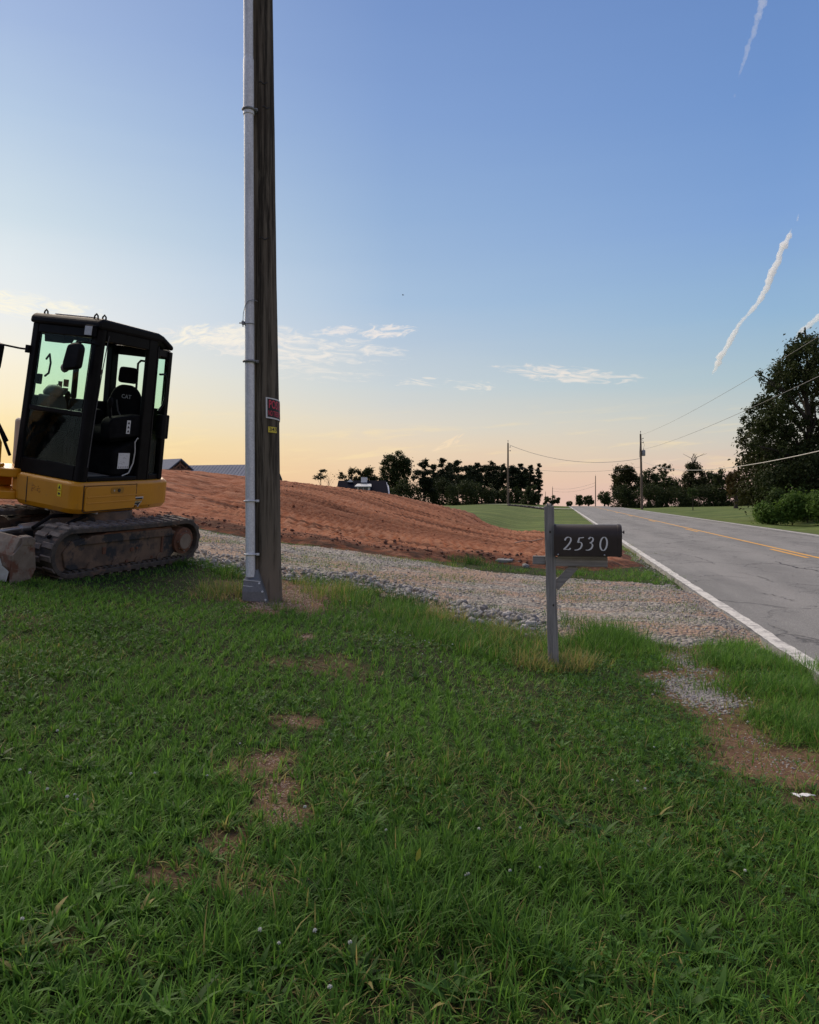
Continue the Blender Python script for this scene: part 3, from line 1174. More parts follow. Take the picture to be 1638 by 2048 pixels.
tall('long_grass', [(780, 1225, 90, 22, 1500, .16, .06, .45), (880, 1270, 90, 22, 1500, .17, .08, .5), (980, 1305, 90, 24, 1500, .17, .12, .5), (720, 1195, 60, 16, 800, .15, .1, .5),
                    (1220, 1285, 60, 18, 1500, .24, .0, .45), (1265, 1300, 60, 16, 900, .18, .0, .5), (1180, 1300, 40, 16, 600, .20, .05, .4), (1130, 1255, 22, 14, 260, .22, .05, .25),
                    (1470, 1335, 80, 16, 1200, .14, .03, .5), (1560, 1340, 90, 18, 1400, .15, .03, .55), (1640, 1355, 80, 20, 1200, .15, .02, .65), (1530, 1385, 90, 22, 1300, .15, .03, .5), (1630, 1400, 90, 28, 1300, .15, .03, .6),
                    (1560, 1450, 60, 18, 700, .12, .05, .5), (1640, 1480, 60, 18, 600, .13, .05, .5), (1300, 1296, 60, 12, 500, .10, .05, .4),
                    (980, 1138, 90, 7, 450, .11, .12, .3), (950, 1128, 50, 6, 700, .20, .05, .12), (1060, 1145, 60, 5, 300, .10, .05, .5), (1180, 1150, 80, 8, 1200, .12, .05, .45), (1280, 1150, 60, 12, 1100, .12, .05, .6), (1230, 1160, 80, 6, 700, .10, .05, .5), (1310, 1165, 30, 10, 400, .1, .05, .5),
                    (740, 1098, 30, 3, 160, .08, .1, .3), (560, 1135, 40, 6, 260, .10, .1, .4), (380, 1128, 60, 8, 700, .12, .03, .4), (450, 1148, 50, 10, 700, .13, .05, .4), (620, 1162, 50, 8, 500, .13, .05, .3),
                    (690, 1172, 50, 5, 400, .12, .02, .2), (760, 1188, 50, 6, 420, .13, .02, .2), (1040, 1262, 40, 7, 420, .14, .1, .3), (960, 1246, 30, 4, 160, .12, .05, .2), (730, 1172, 60, 6, 600, .13, .02, .15), (830, 1205, 60, 8, 700, .14, .02, .12), (900, 1222, 60, 7, 700, .13, .02, .10), (1010, 1232, 60, 6, 500, .12, .02, .12),
                    (730, 1135, 30, 3, 160, .07, .02, .45), (770, 1140, 20, 2, 80, .06, .02, .3), (1240, 1228, 50, 5, 200, .06, .02, .3), (1260, 1218, 60, 4, 260, .06, .02, .35), (1200, 1212, 60, 4, 200, .06, .02, .35), (1420, 1222, 30, 3, 90, .06, .1, .35),
                    (820, 1750, 40, 20, 160, .12, .0, .7), (860, 1860, 220, 60, 500, .17, .02, .35), (500, 1900, 200, 60, 260, .15, .02, .4), (1100, 1930, 150, 50, 300, .15, .05, .5)],
     'longer green grass in clumps along the drive and verge')


def clover():
    x, y, rs = scatter(24000, 1.5, 7.0, seed=400)
    pt = fbm(x * 1.3, y * 1.3, 39, 3)
    keep = (rs.random(len(x)) < grass_density(x, y) * sm(.45, .62, pt))
    x, y = x[keep], y[keep]
    n = len(x)
    z = terrain(x, y) + .02 + .035 * rs.random(n)
    a0 = rs.random(n) * 6.28
    tilt = rs.normal(0, .3, (n, 2))
    Vs, Fs = [], []
    tint = rs.random(n)
    r = .005 + .005 * rs.random(n)
    c = np.stack([x, y, z], 1)
    off = 0
    for k in range(3):
        a = a0 + k * 2.094
        d = np.stack([np.cos(a), np.sin(a), tilt[:, 0] * np.cos(a) + tilt[:, 1] * np.sin(a) + .15], 1)
        s = np.stack([-np.sin(a), np.cos(a), -tilt[:, 0] * np.sin(a) + tilt[:, 1] * np.cos(a)], 1)
        q = [c, c + (d * .9 - s * .75) * r[:, None], c + d * 1.7 * r[:, None] + UP * -.001, c + (d * .9 + s * .75) * r[:, None]]
        q[1] = q[1] + UP * .002
        q[3] = q[3] + UP * .002
        Vs.append(np.stack(q, 1).reshape(-1, 3))
        o = off + np.arange(n) * 4
        Fs.append(np.stack([o, o + 1, o + 2], 1))
        Fs.append(np.stack([o, o + 2, o + 3], 1))
        off += n * 4
    me = arr_mesh('clover', np.concatenate(Vs), Fs, [M_clover], True, attrs={'tint': np.tile(np.repeat(tint, 4), 3)})
    link('clover', me, kind='stuff', label='low clover leaves mixed through the lawn')


clover()


def weeds():
    rs = np.random.default_rng(77)
    U, Vv = -100 + 1840 * rs.random(150), 1230 + 860 * rs.random(150) ** .8
    out = []
    for u, v in zip(U, Vv):
        gp = G(u, v)
        if grass_density(np.array([gp.x]), np.array([gp.y]))[0] < .5:
            continue
        n = rs.integers(6, 12)
        s = .6 + .7 * rs.random()
        az = np.arange(n) / n * 6.283 + rs.normal(0, .25, n)
        out.append((gp.x + .006 * np.cos(az), gp.y + .006 * np.sin(az), (.05 + .05 * rs.random(n)) * s, (.010 + .012 * rs.random(n)) * s, az, .5 + .5 * rs.random(n), .5 + .4 * rs.random(n),
                    np.clip(.4 + .4 * rs.random() + .2 * rs.normal(size=n), 0, 1), np.where(rs.random(n) < .04, .8, 0)))
    A = [np.concatenate([o[i] for o in out]) for i in range(9)]
    link('broadleaf_weeds', blade_mesh('broadleaf_weeds', A[0], A[1], terrain(A[0], A[1]) + .012, *A[2:], M_weed, 4), kind='stuff', label='broad leaved weeds in flat rosettes through the lawn')
    # dead thatch lying in the turf
    x, y, rs = scatter(16000, 1.5, 9.0, seed=500)
    k = (rs.random(len(x)) < sm(.42, .6, fbm(x * 1.1, y * 1.1, 38, 3)) + .6 * sm(.1, .5, bare_f(x, y))) & (y < yi(NEAR, x) - .1) & (st_of(x, y)[0] < 1.9)
    x, y = x[k], y[k]
    n = len(x)
    link('dead_thatch', blade_mesh('dead_thatch', x, y, terrain(x, y) + .012 + .015 * rs.random(n), .04 + .07 * rs.random(n), .0018 + .0015 * rs.random(n), rs.random(n) * 6.28,
                                   1.25 + .25 * rs.random(n), .3 * rs.normal(size=n), rs.random(n) * .3, .6 + .4 * rs.random(n), M_grass), kind='stuff', label='dry thatch lying between the grass blades')
    # sparse weeds pushing through the gravel
    rs = np.random.default_rng(91)
    n0 = 80000
    x, y = -8 + 12.3 * rs.random(n0), 6.5 + 9.5 * rs.random(n0)
    cl = fbm(x * 1.3, y * 2.2, 64, 4)
    k = (drive_m(x, y) > .0) & (rs.random(n0) < .85 * sm(.50, .62, cl)) & (st_of(x, y)[0] < 1.75)
    x, y = x[k], y[k]
    n = len(x)
    link('drive_weeds', blade_mesh('drive_weeds', x, y, drive_z(x, y), .03 + .05 * rs.random(n), .003 + .003 * rs.random(n), rs.random(n) * 6.28, np.abs(rs.normal(.5, .3, n)), np.abs(rs.normal(.7, .4, n)),
                                   np.clip(rs.normal(.35, .2, n), 0, 1), np.where(rs.random(n) < .25, .7, 0), M_grass), kind='stuff', label='low weeds growing through the gravel')


weeds()

# ------------------------------------------------------------------ stones
def rock_var(n, seed, sub=1, flat=.65):
    v, f = ico(sub)
    out = []
    for k in range(n):
        rs = np.random.default_rng(seed + k)
        p = v * (1 + .45 * (rs.random(len(v)) - .5))[:, None]
        p = p * np.array([1, .6 + .4 * rs.random(), flat * (.7 + .5 * rs.random())])
        for j in range(4):                 # chip flat faces
            d = rs.normal(size=3)
            d /= np.linalg.norm(d)
            h = p @ d
            lim = .55 + .25 * rs.random()
            p = p - np.outer(np.maximum(h - lim, 0), d)
        out.append(p)
    return out, f


def stone_mat(name, cols):
    m, N = mat_new(name)
    a = N.n('ShaderNodeAttribute', attribute_name='tint').outputs['Fac']
    oi = N.n('ShaderNodeObjectInfo')
    tc = N.n('ShaderNodeTexCoord')
    f = N.math('FRACT', N.math('ADD', a, oi.outputs['Random']))
    k = len(cols)
    c = N.ramp(f, [(i / (k - 1), tuple(q) + (1,)) for i, q in enumerate(cols)])
    n = N.noise(tc.outputs['Object'], 40, 5, .7)
    c = N.mix(N.math('MULTIPLY', N.ss(n, .4, .7), .5), c, (.22, .19, .16, 1))
    b = out_bsdf(N, Base_Color=c, Roughness=.85)
    N.set(b, 'Normal', bumpn(N, n, .4, .006))
    return m


M_stone = stone_mat('grey_stone', [(.16, .15, .14), (.25, .235, .215), (.32, .30, .27), (.19, .18, .165), (.41, .385, .35), (.27, .25, .22)])
M_pale = stone_mat('pale_stone', [(.14, .135, .13), (.26, .25, .235), (.38, .365, .34), (.19, .185, .175), (.45, .43, .40), (.30, .288, .268)])
M_chip = stone_mat('wood_chip', [(.34, .22, .15), (.26, .16, .11), (.45, .34, .25), (.20, .13, .09), (.40, .27, .19)])


def stones(name, x, y, z, size, mat, label, seed=0, flat=.65, parent=None):
    rs = np.random.default_rng(seed)
    var, f = rock_var(10, 500 + seed, 1, flat)
    n = len(x)
    Vs, Fs, Ts = [], [], []
    off = 0
    pick = rs.integers(0, 10, n)
    for k in range(10):
        I = np.where(pick == k)[0]
        if not len(I):
            continue
        p = var[k]
        a = rs.random(len(I)) * 6.28
        ca, sa = np.cos(a), np.sin(a)
        q = np.empty((len(I), len(p), 3))
        q[:, :, 0] = (p[None, :, 0] * ca[:, None] - p[None, :, 1] * sa[:, None]) * size[I, None] + x[I, None]
        q[:, :, 1] = (p[None, :, 0] * sa[:, None] + p[None, :, 1] * ca[:, None]) * size[I, None] + y[I, None]
        q[:, :, 2] = p[None, :, 2] * size[I, None] + z[I, None]
        Vs.append(q.reshape(-1, 3))
        Fs.append((f[None] + (off + np.arange(len(I)) * len(p))[:, None, None]).reshape(-1, 3))
        Ts.append(np.repeat(rs.random(len(I)), len(p)))
        off += len(I) * len(p)
    me = arr_mesh(name, np.concatenate(Vs), Fs, [mat], False, attrs={'tint': np.concatenate(Ts)})
    return link(name, me, parent, kind='stuff', label=label)


def gravel():
    rs = np.random.default_rng(77)
    n = 60000
    x = -9 + rs.random(n) * 13.2
    y = 6.3 + rs.random(n) * 11
    m = drive_m(x, y)
    s, t = st_of(x, y)
    u = CU + x / y * FPX
    patch = fbm(x * .9, y * .9, 63, 3)
    p = sm(.0, .3, m) * (.25 + .75 * sm(.38, .55, patch)) * (1 - sm(1.7, 2.05, s))
    k = (rs.random(n) < p * .8) & (u > -60) & (u < 1720)
    x, y = x[k], y[k]
    size = .006 + .019 * rs.random(len(x)) ** 2.8
    stones('gravel', x, y, drive_z(x, y) + size * .15, size, M_stone, 'loose crushed grey stone on the drive', 1, .6)
    # thin gravel in the worn path of the lawn and mulch at the pole foot
    X, Y, S = [], [], []
    for (u, v, ru, rv, cnt, s0) in [(1395, 1385, 75, 38, 1700, .013), (1372, 1325, 45, 28, 600, .011), (1345, 1290, 60, 16, 300, .01), (1500, 1480, 60, 20, 120, .006), (1570, 1530, 80, 25, 160, .006)]:
        c, a, b = G(u, v), G(u + ru, v), G(u, v - rv)
        X.append(c.x + rs.normal(0, .45, cnt) * abs(a.x - c.x))
        Y.append(c.y + rs.normal(0, .45, cnt) * abs(b.y - c.y))
        S.append(s0 * (.4 + .9 * rs.random(cnt)))
    X, Y, S = map(np.concatenate, (X, Y, S))
    stones('path_gravel', X, Y, terrain(X, Y) + S * .2, S, M_stone, 'small grey gravel showing through the worn lawn by the road', 2, .6)
    X, Y, S = [], [], []
    for (u, v, ru, rv, cnt, s0) in [(590, 1190, 85, 26, 1500, .011), (540, 1212, 55, 12, 700, .011), (470, 1180, 60, 14, 240, .010), (616, 1274, 18, 5, 60, .010), (560, 1580, 45, 60, 320, .005), (560, 1640, 40, 30, 160, .005), (578, 1442, 30, 10, 60, .006), (540, 1520, 40, 15, 120, .005), (500, 1760, 100, 50, 160, .004)]:
        c, a, b = G(u, v), G(u + ru, v), G(u, v - rv)
        X.append(c.x + rs.normal(0, .45, cnt) * abs(a.x - c.x))
        Y.append(c.y + rs.normal(0, .45, cnt) * abs(b.y - c.y))
        S.append(s0 * (.4 + .9 * rs.random(cnt)))
    X, Y, S = map(np.concatenate, (X, Y, S))
    stones('soil_crumbs', X, Y, terrain(X, Y) + S * .15, S, M_chip, 'crumbs of orange soil and chips at the pole foot', 3, .45)
    # dark clods along the foot of the clay bank and over it
    n = 900
    x = -11 + rs.random(n) * 14.5
    y = yi(DIRT, x) + .15 + np.abs(rs.normal(0, .35, n))
    S = .012 + .045 * rs.random(n) ** 4
    stones('clay_clods', x, y, dirt_z(x, y) + S * .1, S, simple('clod_soil', (.060, .030, .020), (.15, .062, .036), 9, .95), 'dark clods turned up along the foot of the bank', 4, .7)
    n = 600
    x = -14 + rs.random(n) * 17
    y = 15 + rs.random(n) * 13
    k = dirt_m(x, y) > .5
    x, y = x[k], y[k]
    S = .010 + .04 * rs.random(len(x)) ** 6
    stones('loose_clods', x, y, dirt_z(x, y) + S * .1, S, M_dirt, 'loose red clods scattered over the clay bank', 5, .7)
    # broken pavement edge crumbs
    n = 1100
    t = 6 + rs.random(n) ** 1.5 * 16
    s = 1.98 - np.abs(rs.normal(0, .16, n))
    x, y = xy_of(s, t)
    S = .006 + .018 * rs.random(n) ** 2
    stones('pavement_crumbs', x, y, np.maximum(terrain(x, y), drive_z(x, y) * (drive_m(x, y) > 0) - 9 * (drive_m(x, y) <= 0)) + S * .2, S, M_stone, 'dark crumbs broken off the road edge', 6, .6)
    # the coarse rock berm: single stones, children of the drive
    var, f = rock_var(8, 900, 2, .75)
    meshes = []
    for p in var:
        meshes.append(arr_mesh('stone', p, [f], [M_pale], False))
    spots = []
    for (u0, v0, u1, v1, wv, cnt, s0) in [(915, 1232, 1075, 1272, 30, 170, .040), (400, 1122, 500, 1140, 16, 40, .036), (560, 1152, 690, 1166, 10, 40, .030), (690, 1160, 860, 1203, 9, 50, .031)]:
        for _ in range(cnt):
            q = rs.random()
            spots.append((u0 + (u1 - u0) * q + rs.normal() * 8, v0 + (v1 - v0) * q + (rs.random() - .5) * wv, s0 * (.45 + 1.0 * rs.random() ** 1.6)))
    for i, (u, v, sz) in enumerate(spots[:300]):
        g = G(u, v)
        o = bpy.data.objects.new('stone', meshes[i % 8])
        COL.objects.link(o)
        zz = max(g.z, float(drive_z(np.array([g.x]), np.array([g.y]))[0]) if float(drive_m(np.array([g.x]), np.array([g.y]))[0]) > 0 else -9)
        o.location = (g.x, g.y, zz + sz * .45 + .03 * rs.random())
        o.rotation_euler = (rs.normal() * .4, rs.normal() * .4, rs.random() * 6.28)
        o.scale = (sz, sz, sz)
        o.parent = drive
    # smaller rock filling the berm
    X, Y, S = [], [], []
    for (u0, v0, u1, v1, wv, cnt) in [(905, 1230, 1080, 1274, 34, 900), (385, 1118, 510, 1142, 22, 260), (550, 1150, 700, 1168, 16, 320), (690, 1160, 870, 1206, 14, 420)]:
        for _ in range(cnt):
            q = rs.random()
            g = G(u0 + (u1 - u0) * q + rs.normal() * 8, v0 + (v1 - v0) * q + (rs.random() - .5) * wv)
            X.append(g.x)
            Y.append(g.y)
            S.append(.012 + .022 * rs.random())
    X, Y, S = map(np.array, (X, Y, S))
    Z = np.maximum(terrain(X, Y), np.where(drive_m(X, Y) > 0, drive_z(X, Y), -9))
    stones('berm_rubble', X, Y, Z + S * .3, S, M_pale, 'pale broken rock filling the edge of the drive', 7, .7, drive)


gravel()

# ------------------------------------------------------------------ object materials
M_black = simple('black_paint', (.005, .005, .006), (.008, .008, .009), 6, .40, bump=.03, spec=.07)
M_rubber = simple('track_rubber', (.040, .037, .034), (.075, .064, .054), 12, .85, bump=.5, bdist=.006, c3=(.15, .095, .065), scale3=5, t3=(.52, .70))
M_lug = simple('worn_rubber', (.10, .088, .078), (.16, .135, .115), 15, .85, bump=.4, bdist=.006, c3=(.17, .12, .09), scale3=6, t3=(.5, .7))
M_mud = simple('muddy_steel', (.075, .056, .044), (.150, .102, .070), 5, .8, bump=.5, bdist=.006, c3=(.025, .028, .032), scale3=3, t3=(.5, .6))
M_clayst = simple('clay_crust', (.16, .075, .045), (.10, .05, .032), 9, .9, bump=.5, bdist=.006)
M_yellow = simple('yellow_paint', (.56, .245, .008), (.50, .215, .008), 3, .36, bump=.02, spec=.5, c3=(.36, .18, .03), scale3=7, t3=(.60, .78))
M_blade = simple('scraped_blade', (.20, .165, .13), (.145, .115, .09), 7, .7, bump=.4, bdist=.004, c3=(.12, .05, .03), scale3=4, t3=(.50, .60))
M_scrape = simple('bare_scraped_steel', (.50, .50, .49), (.40, .38, .36), 11, .5, metallic=.2)
M_inter = simple('cab_plastic', (.004, .004, .005), (.008, .008, .009), 10, .7, bump=.05, spec=.05)
M_interg = simple('grey_cab_trim', (.045, .046, .048), (.06, .06, .062), 10, .6, bump=.05)
M_seat = simple('seat_fabric', (.004, .004, .005), (.008, .008, .009), 60, .9, bump=.2, spec=.05)
M_chrome = simple('bare_metal', (.45, .45, .45), None, 10, .35, metallic=.8, bump=0)
M_paper = simple('label_white', (.62, .63, .64), None, 10, .6, bump=0)
M_ink = simple('label_ink', (.02, .02, .02), None, 10, .6, bump=0)
M_inkg = simple('label_grey_print', (.30, .30, .31), None, 10, .6, bump=0)
M_wyel = simple('warning_yellow', (.75, .60, .03), None, 10, .5, bump=0)
M_redp = simple('red_plastic', (.25, .03, .03), None, 10, .5, bump=0)
M_rustp = simple('faded_red_mark', (.33, .13, .02), None, 10, .5, bump=0)
M_mat = simple('dusty_floor_mat', (.16, .145, .13), (.09, .082, .075), 7, .9, bump=.2)
M_glass = glass_mat('cab_glass', (.875, .98, .935), .3, .02, .012)
M_glassd = glass_mat('dusty_cab_glass', (.84, .92, .885), .3, .03, .05)
M_lens = simple('lamp_lens', (.32, .33, .33), (.42, .43, .43), 40, .15, bump=.1)
M_mirror = simple('mirror_glass', (.35, .37, .38), None, 5, .05, metallic=1.0, bump=0)


def flat_text(s, w, h, mat, name, parent, org, xdir, updir, lift=.0015, bold=.0, slant=0.0, label=None):
    v, f = text_geo(s, 1.0, bold)
    mn, mx = v.min(0), v.max(0)
    xd, ud = Vector(xdir).normalized(), Vector(updir).normalized()
    nd = xd.cross(ud)
    b = MB()
    pts = []
    for p in v:
        a, c = (p[0] - mn[0]) / (mx[0] - mn[0]) * w, (p[1] - mn[1]) / (mx[1] - mn[1]) * h
        pts.append(Vector(org) + xd * (a + slant * c) + ud * c + nd * lift)
    b.add(pts, f)
    return b.build(name, mat, parent, fixn=False)


# ------------------------------------------------------------------ mini excavator
def rounded(poly, r, n=4):
    out = []
    N = len(poly)
    for i in range(N):
        p0, p, p1 = Vector(poly[i - 1]), Vector(poly[i]), Vector(poly[(i + 1) % N])
        a, b = (p0 - p), (p1 - p)
        rr = min(r, a.length * .45, b.length * .45)
        A, B = p + a.normalized() * rr, p + b.normalized() * rr
        for k in range(n + 1):
            t = k / n
            out.append(tuple(A * (1 - t) ** 2 + p * 2 * t * (1 - t) + B * t * t))
    return out


def excavator():
    yaw = math.atan2(-.353, .935)
    X = Vector((math.cos(yaw), math.sin(yaw), 0))
    U = Vector((.13, -.10, 1)).normalized()
    X = (X - U * X.dot(U)).normalized()
    Yv = U.cross(X)
    Mw = Matrix(((X[0], Yv[0], U[0], -3.95), (X[1], Yv[1], U[1], 9.61), (X[2], Yv[2], U[2], .690), (0, 0, 0, 1)))
    ex = empty('excavator', label='yellow and black mini excavator on muddy rubber tracks with its cab door open', cat='excavator')
    ex.matrix_world = Mw
    MU = Matrix.Rotation(R(-5.0), 4, 'Z') @ Matrix.Translation((-.04, -.02, .0))

    # --- undercarriage: rubber tracks
    RO, HL, W2 = .275, .885, .165       # outer radius, half length between wheels, half width

    def loop(r, n=14, sag=0.0):
        pts = []
        for k in range(n + 1):
            a = math.pi / 2 + math.pi * k / n
            pts.append((-HL + r * math.cos(a), RO + r * math.sin(a)))
        for k in range(1, 10):
            pts.append((-HL + 2 * HL * k / 10, RO - r))
        for k in range(n + 1):
            a = -math.pi / 2 + math.pi * k / n
            pts.append((HL + r * math.cos(a), RO + r * math.sin(a)))
        for k in range(1, 10):
            f = k / 10
            pts.append((HL - 2 * HL * f, RO + r - sag * math.sin(math.pi * f)))
        return pts
    outer, inner = loop(RO, sag=.012), loop(RO - .052, sag=.012)
    n = len(outer)
    for side in (1, -1):
        cx = side * .60
        b = MB()
        v = []
        for (oy, oz), (iy, iz) in zip(outer, inner):
            v += [(cx - W2, oy, oz), (cx + W2, oy, oz), (cx + W2, iy, iz), (cx - W2, iy, iz)]
        f = []
        for i in range(n):
            j = (i + 1) % n
            for k in range(4):
                k2 = (k + 1) % 4
                f.append((4 * i + k, 4 * i + k2, 4 * j + k2, 4 * j + k))
        b.add(v, f)
        tr = b.build('track', M_rubber, ex, bevel=.006, M=MU)
        # tread bars: one mesh shared by all, laid round the loop
        per = 2 * math.pi * RO + 4 * HL
        NL = 38
        lb = MB()
        for sx in (-1, 1):
            lb.prism([(-.034, 0), (.034, 0), (.026, .016), (-.026, .016)], 'x', sx * .012 if sx > 0 else -W2 + .004, W2 - .004 if sx > 0 else -.012,
                     M=Matrix.Translation((0, .016 * sx, 0)))
        lug_me = None
        for k in range(NL):
            d = (k + .25) * per / NL
            if d < 2 * HL:
                p, a = (-HL + d, 0.0), math.pi
            elif d < 2 * HL + math.pi * RO:
                q = (d - 2 * HL) / RO
                p = (HL + RO * math.sin(q), RO - RO * math.cos(q))
                a = math.pi + q
            elif d < 4 * HL + math.pi * RO:
                e = d - 2 * HL - math.pi * RO
                p = (HL - e, 2 * RO - .012 * math.sin(math.pi * e / (2 * HL)))
                a = 0.0
            else:
                q = (d - 4 * HL - math.pi * RO) / RO
                p = (-HL - RO * math.sin(q), RO + RO * math.cos(q))
                a = q
            if lug_me is None:
                o = lb.build('tread_bar', M_lug, tr)
                lug_me = o.data
            else:
                o = link('tread_bar', lug_me, tr)
            o.matrix_local = MU @ Matrix.Translation((cx, p[0], p[1])) @ Matrix.Rotation(a, 4, 'X')
        # cogs along the inside of the lower run
        c = MB()
        for k in range(22):
            y = -HL + k * 2 * HL / 21
            c.box((cx + side * .07, y - .022, .038), (cx + side * .155, y + .022, .075))
        c.build('inner_cogs', M_rubber, tr, M=MU)
        # track frame
        fr = MB()
        prof = [(-.93, .10), (-.86, .065), (.70, .065), (.78, .13), (.80, .33), (.62, .375), (-.55, .375), (-.86, .345), (-.97, .24)]
        xo = cx + side * .115
        prof = [(a, c * 1.17) for a, c in prof]
        fr.prism(prof, 'x', cx - side * .10, xo)
        fr.prism([(-.80, .35), (.70, .35), (.66, .45), (-.60, .45)], 'x', cx + side * .02, cx + side * .135)
        tf = fr.build('track_frame', M_mud, ex, bevel=.012, M=MU)
        g = MB()
        g.prism([(-.55, .440), (.68, .440), (.64, .468), (.2, .475), (-.35, .470)], 'x', cx - side * .08, cx + side * .125)
        g.build('clay_cake', M_clayst, tf, bevel=.01, M=MU)
        d = MB()
        d.cyl((cx - side * .1, HL - .02, RO), (cx + side * .155, HL - .02, RO), .170, n=28)
        d.cyl((cx + side * .155, HL - .02, RO), (cx + side * .185, HL - .02, RO), .128, .115, 28)
        d.build('drive_motor', M_clayst, tf, M=MU)
        d = MB()
        d.cyl((cx + side * .185, HL - .02, RO), (cx + side * .190, HL - .02, RO), .100, n=28)
        for q in range(8):
            a = q * math.pi / 4
            d.cyl((cx + side * .18, HL - .02 + .125 * math.cos(a), RO + .125 * math.sin(a)), (cx + side * .176, HL - .02 + .13 * math.cos(a), RO + .13 * math.sin(a)), .012, n=8)
        d.build('hub_cover', M_blade, tf, M=MU)
        d = MB()
        d.cyl((cx - side * .1, -HL + .01, RO), (cx + side * .09, -HL + .01, RO), .215, n=28)
        d.build('idler', M_mud, tf, M=MU)
        for q in range(4):
            y = -.58 + q * .36
            d = MB()
            d.cyl((cx - side * .12, y, .095), (cx + side * .128, y, .095), .056, n=18)
            d.build('track_roller', M_mud, tf, M=MU)
        d = MB()
        for (y, z, r) in ((-.40, .27, .018), (.02, .235, .026), (.10, .245, .016), (-.05, .10, .02), (.36, .11, .016)):
            d.cyl((xo, y, z), (xo + side * .012, y, z), r, n=12)
        d.box((xo, -.43, .22) if side > 0 else (xo - .01, -.43, .22), (xo + .01, -.38, .30) if side > 0 else (xo, -.38, .30))
        d.box((xo, .50, .15) if side > 0 else (xo - .016, .50, .15), (xo + .016, .53, .36) if side > 0 else (xo, .53, .36))
        d.build('frame_bolt', M_clayst, tf, bevel=.003, M=MU)
    b = MB()
    b.box((-.5, -.42, .20), (.5, .42, .42))
    b.prism([(-.50, -.62), (-.30, -.35), (-.30, .35), (-.50, .62)], 'z', .2, .36)
    b.prism([(.50, -.62), (.30, -.35), (.30, .35), (.50, .62)], 'z', .2, .36)
    b.build('carbody', M_mud, ex, bevel=.02, M=MU)
    b = MB()
    b.cyl((0, 0, .42), (0, 0, .55), .48, n=40)
    b.cyl((0, 0, .55), (0, 0, .645), .45, n=40)
    b.build('swing_bearing', M_mud, ex)
    # --- dozer blade in front of the tracks
    MUB = MU @ Matrix.Translation((0, -.15, .0)) @ Matrix.Scale(.93, 4, (1, 0, 0))
    b = MB()
    prof = [(-1.40, .02), (-1.44, .10), (-1.46, .20), (-1.45, .32), (-1.40, .43), (-1.36, .50), (-1.33, .50), (-1.36, .42), (-1.40, .32), (-1.415, .20), (-1.40, .10), (-1.375, .03)]
    b.prism(prof, 'x', -.78, .78)
    bl = b.build('blade', M_blade, ex, bevel=.006, M=MUB)
    b = MB()
    for s in (1, -1):
        b.prism([(-1.46, .02), (-1.22, .06), (-1.17, .16), (-1.20, .40), (-1.33, .46), (-1.45, .33)], 'x', .78 * s, .80 * s)
    b.build('end_plate', M_blade, bl, bevel=.004, M=MUB)
    b = MB()
    b.prism([(-1.36, .42), (-1.21, .40), (-1.19, .47), (-1.25, .51), (-1.34, .51)], 'x', .70, .805)
    b.cyl((.66, -1.27, .455), (.812, -1.27, .455), .026, n=14)
    b.build('corner_bracket', M_blade, bl, bevel=.012, M=MUB)
    b = MB()
    b.add([(.40, -1.4635, .05), (.60, -1.4635, .03), (.74, -1.4635, .05), (.77, -1.4635, .16), (.66, -1.4635, .20), (.60, -1.4635, .30), (.50, -1.4635, .31), (.46, -1.4635, .2)], [tuple(range(8))])
    b.build('scrape_mark', M_scrape, bl, M=MUB)
    b = MB()
    for s in (1, -1):
        b.bar((.28 * s, -1.36, .22), (.34 * s, -.40, .30), .09, .10)
    b.build('blade_arm', M_mud, ex, bevel=.01, M=MUB)
    b = MB()
    b.cyl((0, -1.36, .40), (0, -.9, .43), .03, n=14)
    b.cyl((0, -.95, .43), (0, -.40, .46), .05, n=14)
    b.build('blade_ram', M_chrome, ex, M=MU)
    b = MB()
    b.tube([(.30, -.45, .60), (.36, -.75, .56), (.46, -.98, .50), (.52, -1.2, .46)], .018, 10)
    b.tube([(.10, -.45, .58), (.14, -.80, .60), (.2, -1.1, .50)], .022, 10)
    b.build('hose', M_inter, ex)

    # --- upper structure: yellow skirt
    DZ = -.02
    WARP[0] = lambda q: (q[0], q[1], q[2] + DZ)
    Z0, Z1 = .665, 1.03
    foot = [(-.52, -.72), (.33, -.72), (.398, -.655), (.402, .56), (.36, .90), (.14, 1.10), (-.70, 1.10), (-1.02, .86), (-1.08, .40), (-1.06, -.30), (-.52, -.42)]
    b = MB()
    low = [(x * .985 + (.0), y * .985) for x, y in foot]
    pol = rounded(foot, .07, 3)
    pol2 = rounded([(x - .03 * (1 if x > 0 else -1), y - .03 * (1 if y > 0 else -1)) for x, y in foot], .07, 3)
    N = len(pol)
    v = [(x, y, Z0) for x, y in pol2] + [(x, y, Z0 + .06) for x, y in pol] + [(x, y, Z1 - .03) for x, y in pol] + [(x, y, Z1) for x, y in pol2]
    f = [tuple(range(N))[::-1], tuple(range(3 * N, 4 * N))]
    for q in range(3):
        for i in range(N):
            j = (i + 1) % N
            f.append((q * N + i, q * N + j, (q + 1) * N + j, (q + 1) * N + i))
    b.add(v, f, False)
    house = b.build('house_body', M_yellow, ex, bevel=.012, seg=2)
    xs = .402
    b = MB()        # access panel proud of the skirt
    b.prism(rounded([(-.60, .70), (.21, .70), (.245, .76), (.245, .98), (-.57, .98), (-.60, .95)], .03, 3), 'x', xs + .003, xs + .014)
    pan = b.build('access_door', M_yellow, ex, bevel=.005)
    b = MB()
    b.prism(rounded([(-.20, .89), (.02, .89), (.02, .965), (-.20, .965)], .025, 3), 'x', xs + .0145, xs + .018)
    b.build('latch_recess', simple('recess_shade_yellow', (.34, .165, .015), None, 6, .4, bump=0), pan, bevel=.002)  # latch recess as a proud plate, its shade put into the darker yellow
    b = MB()
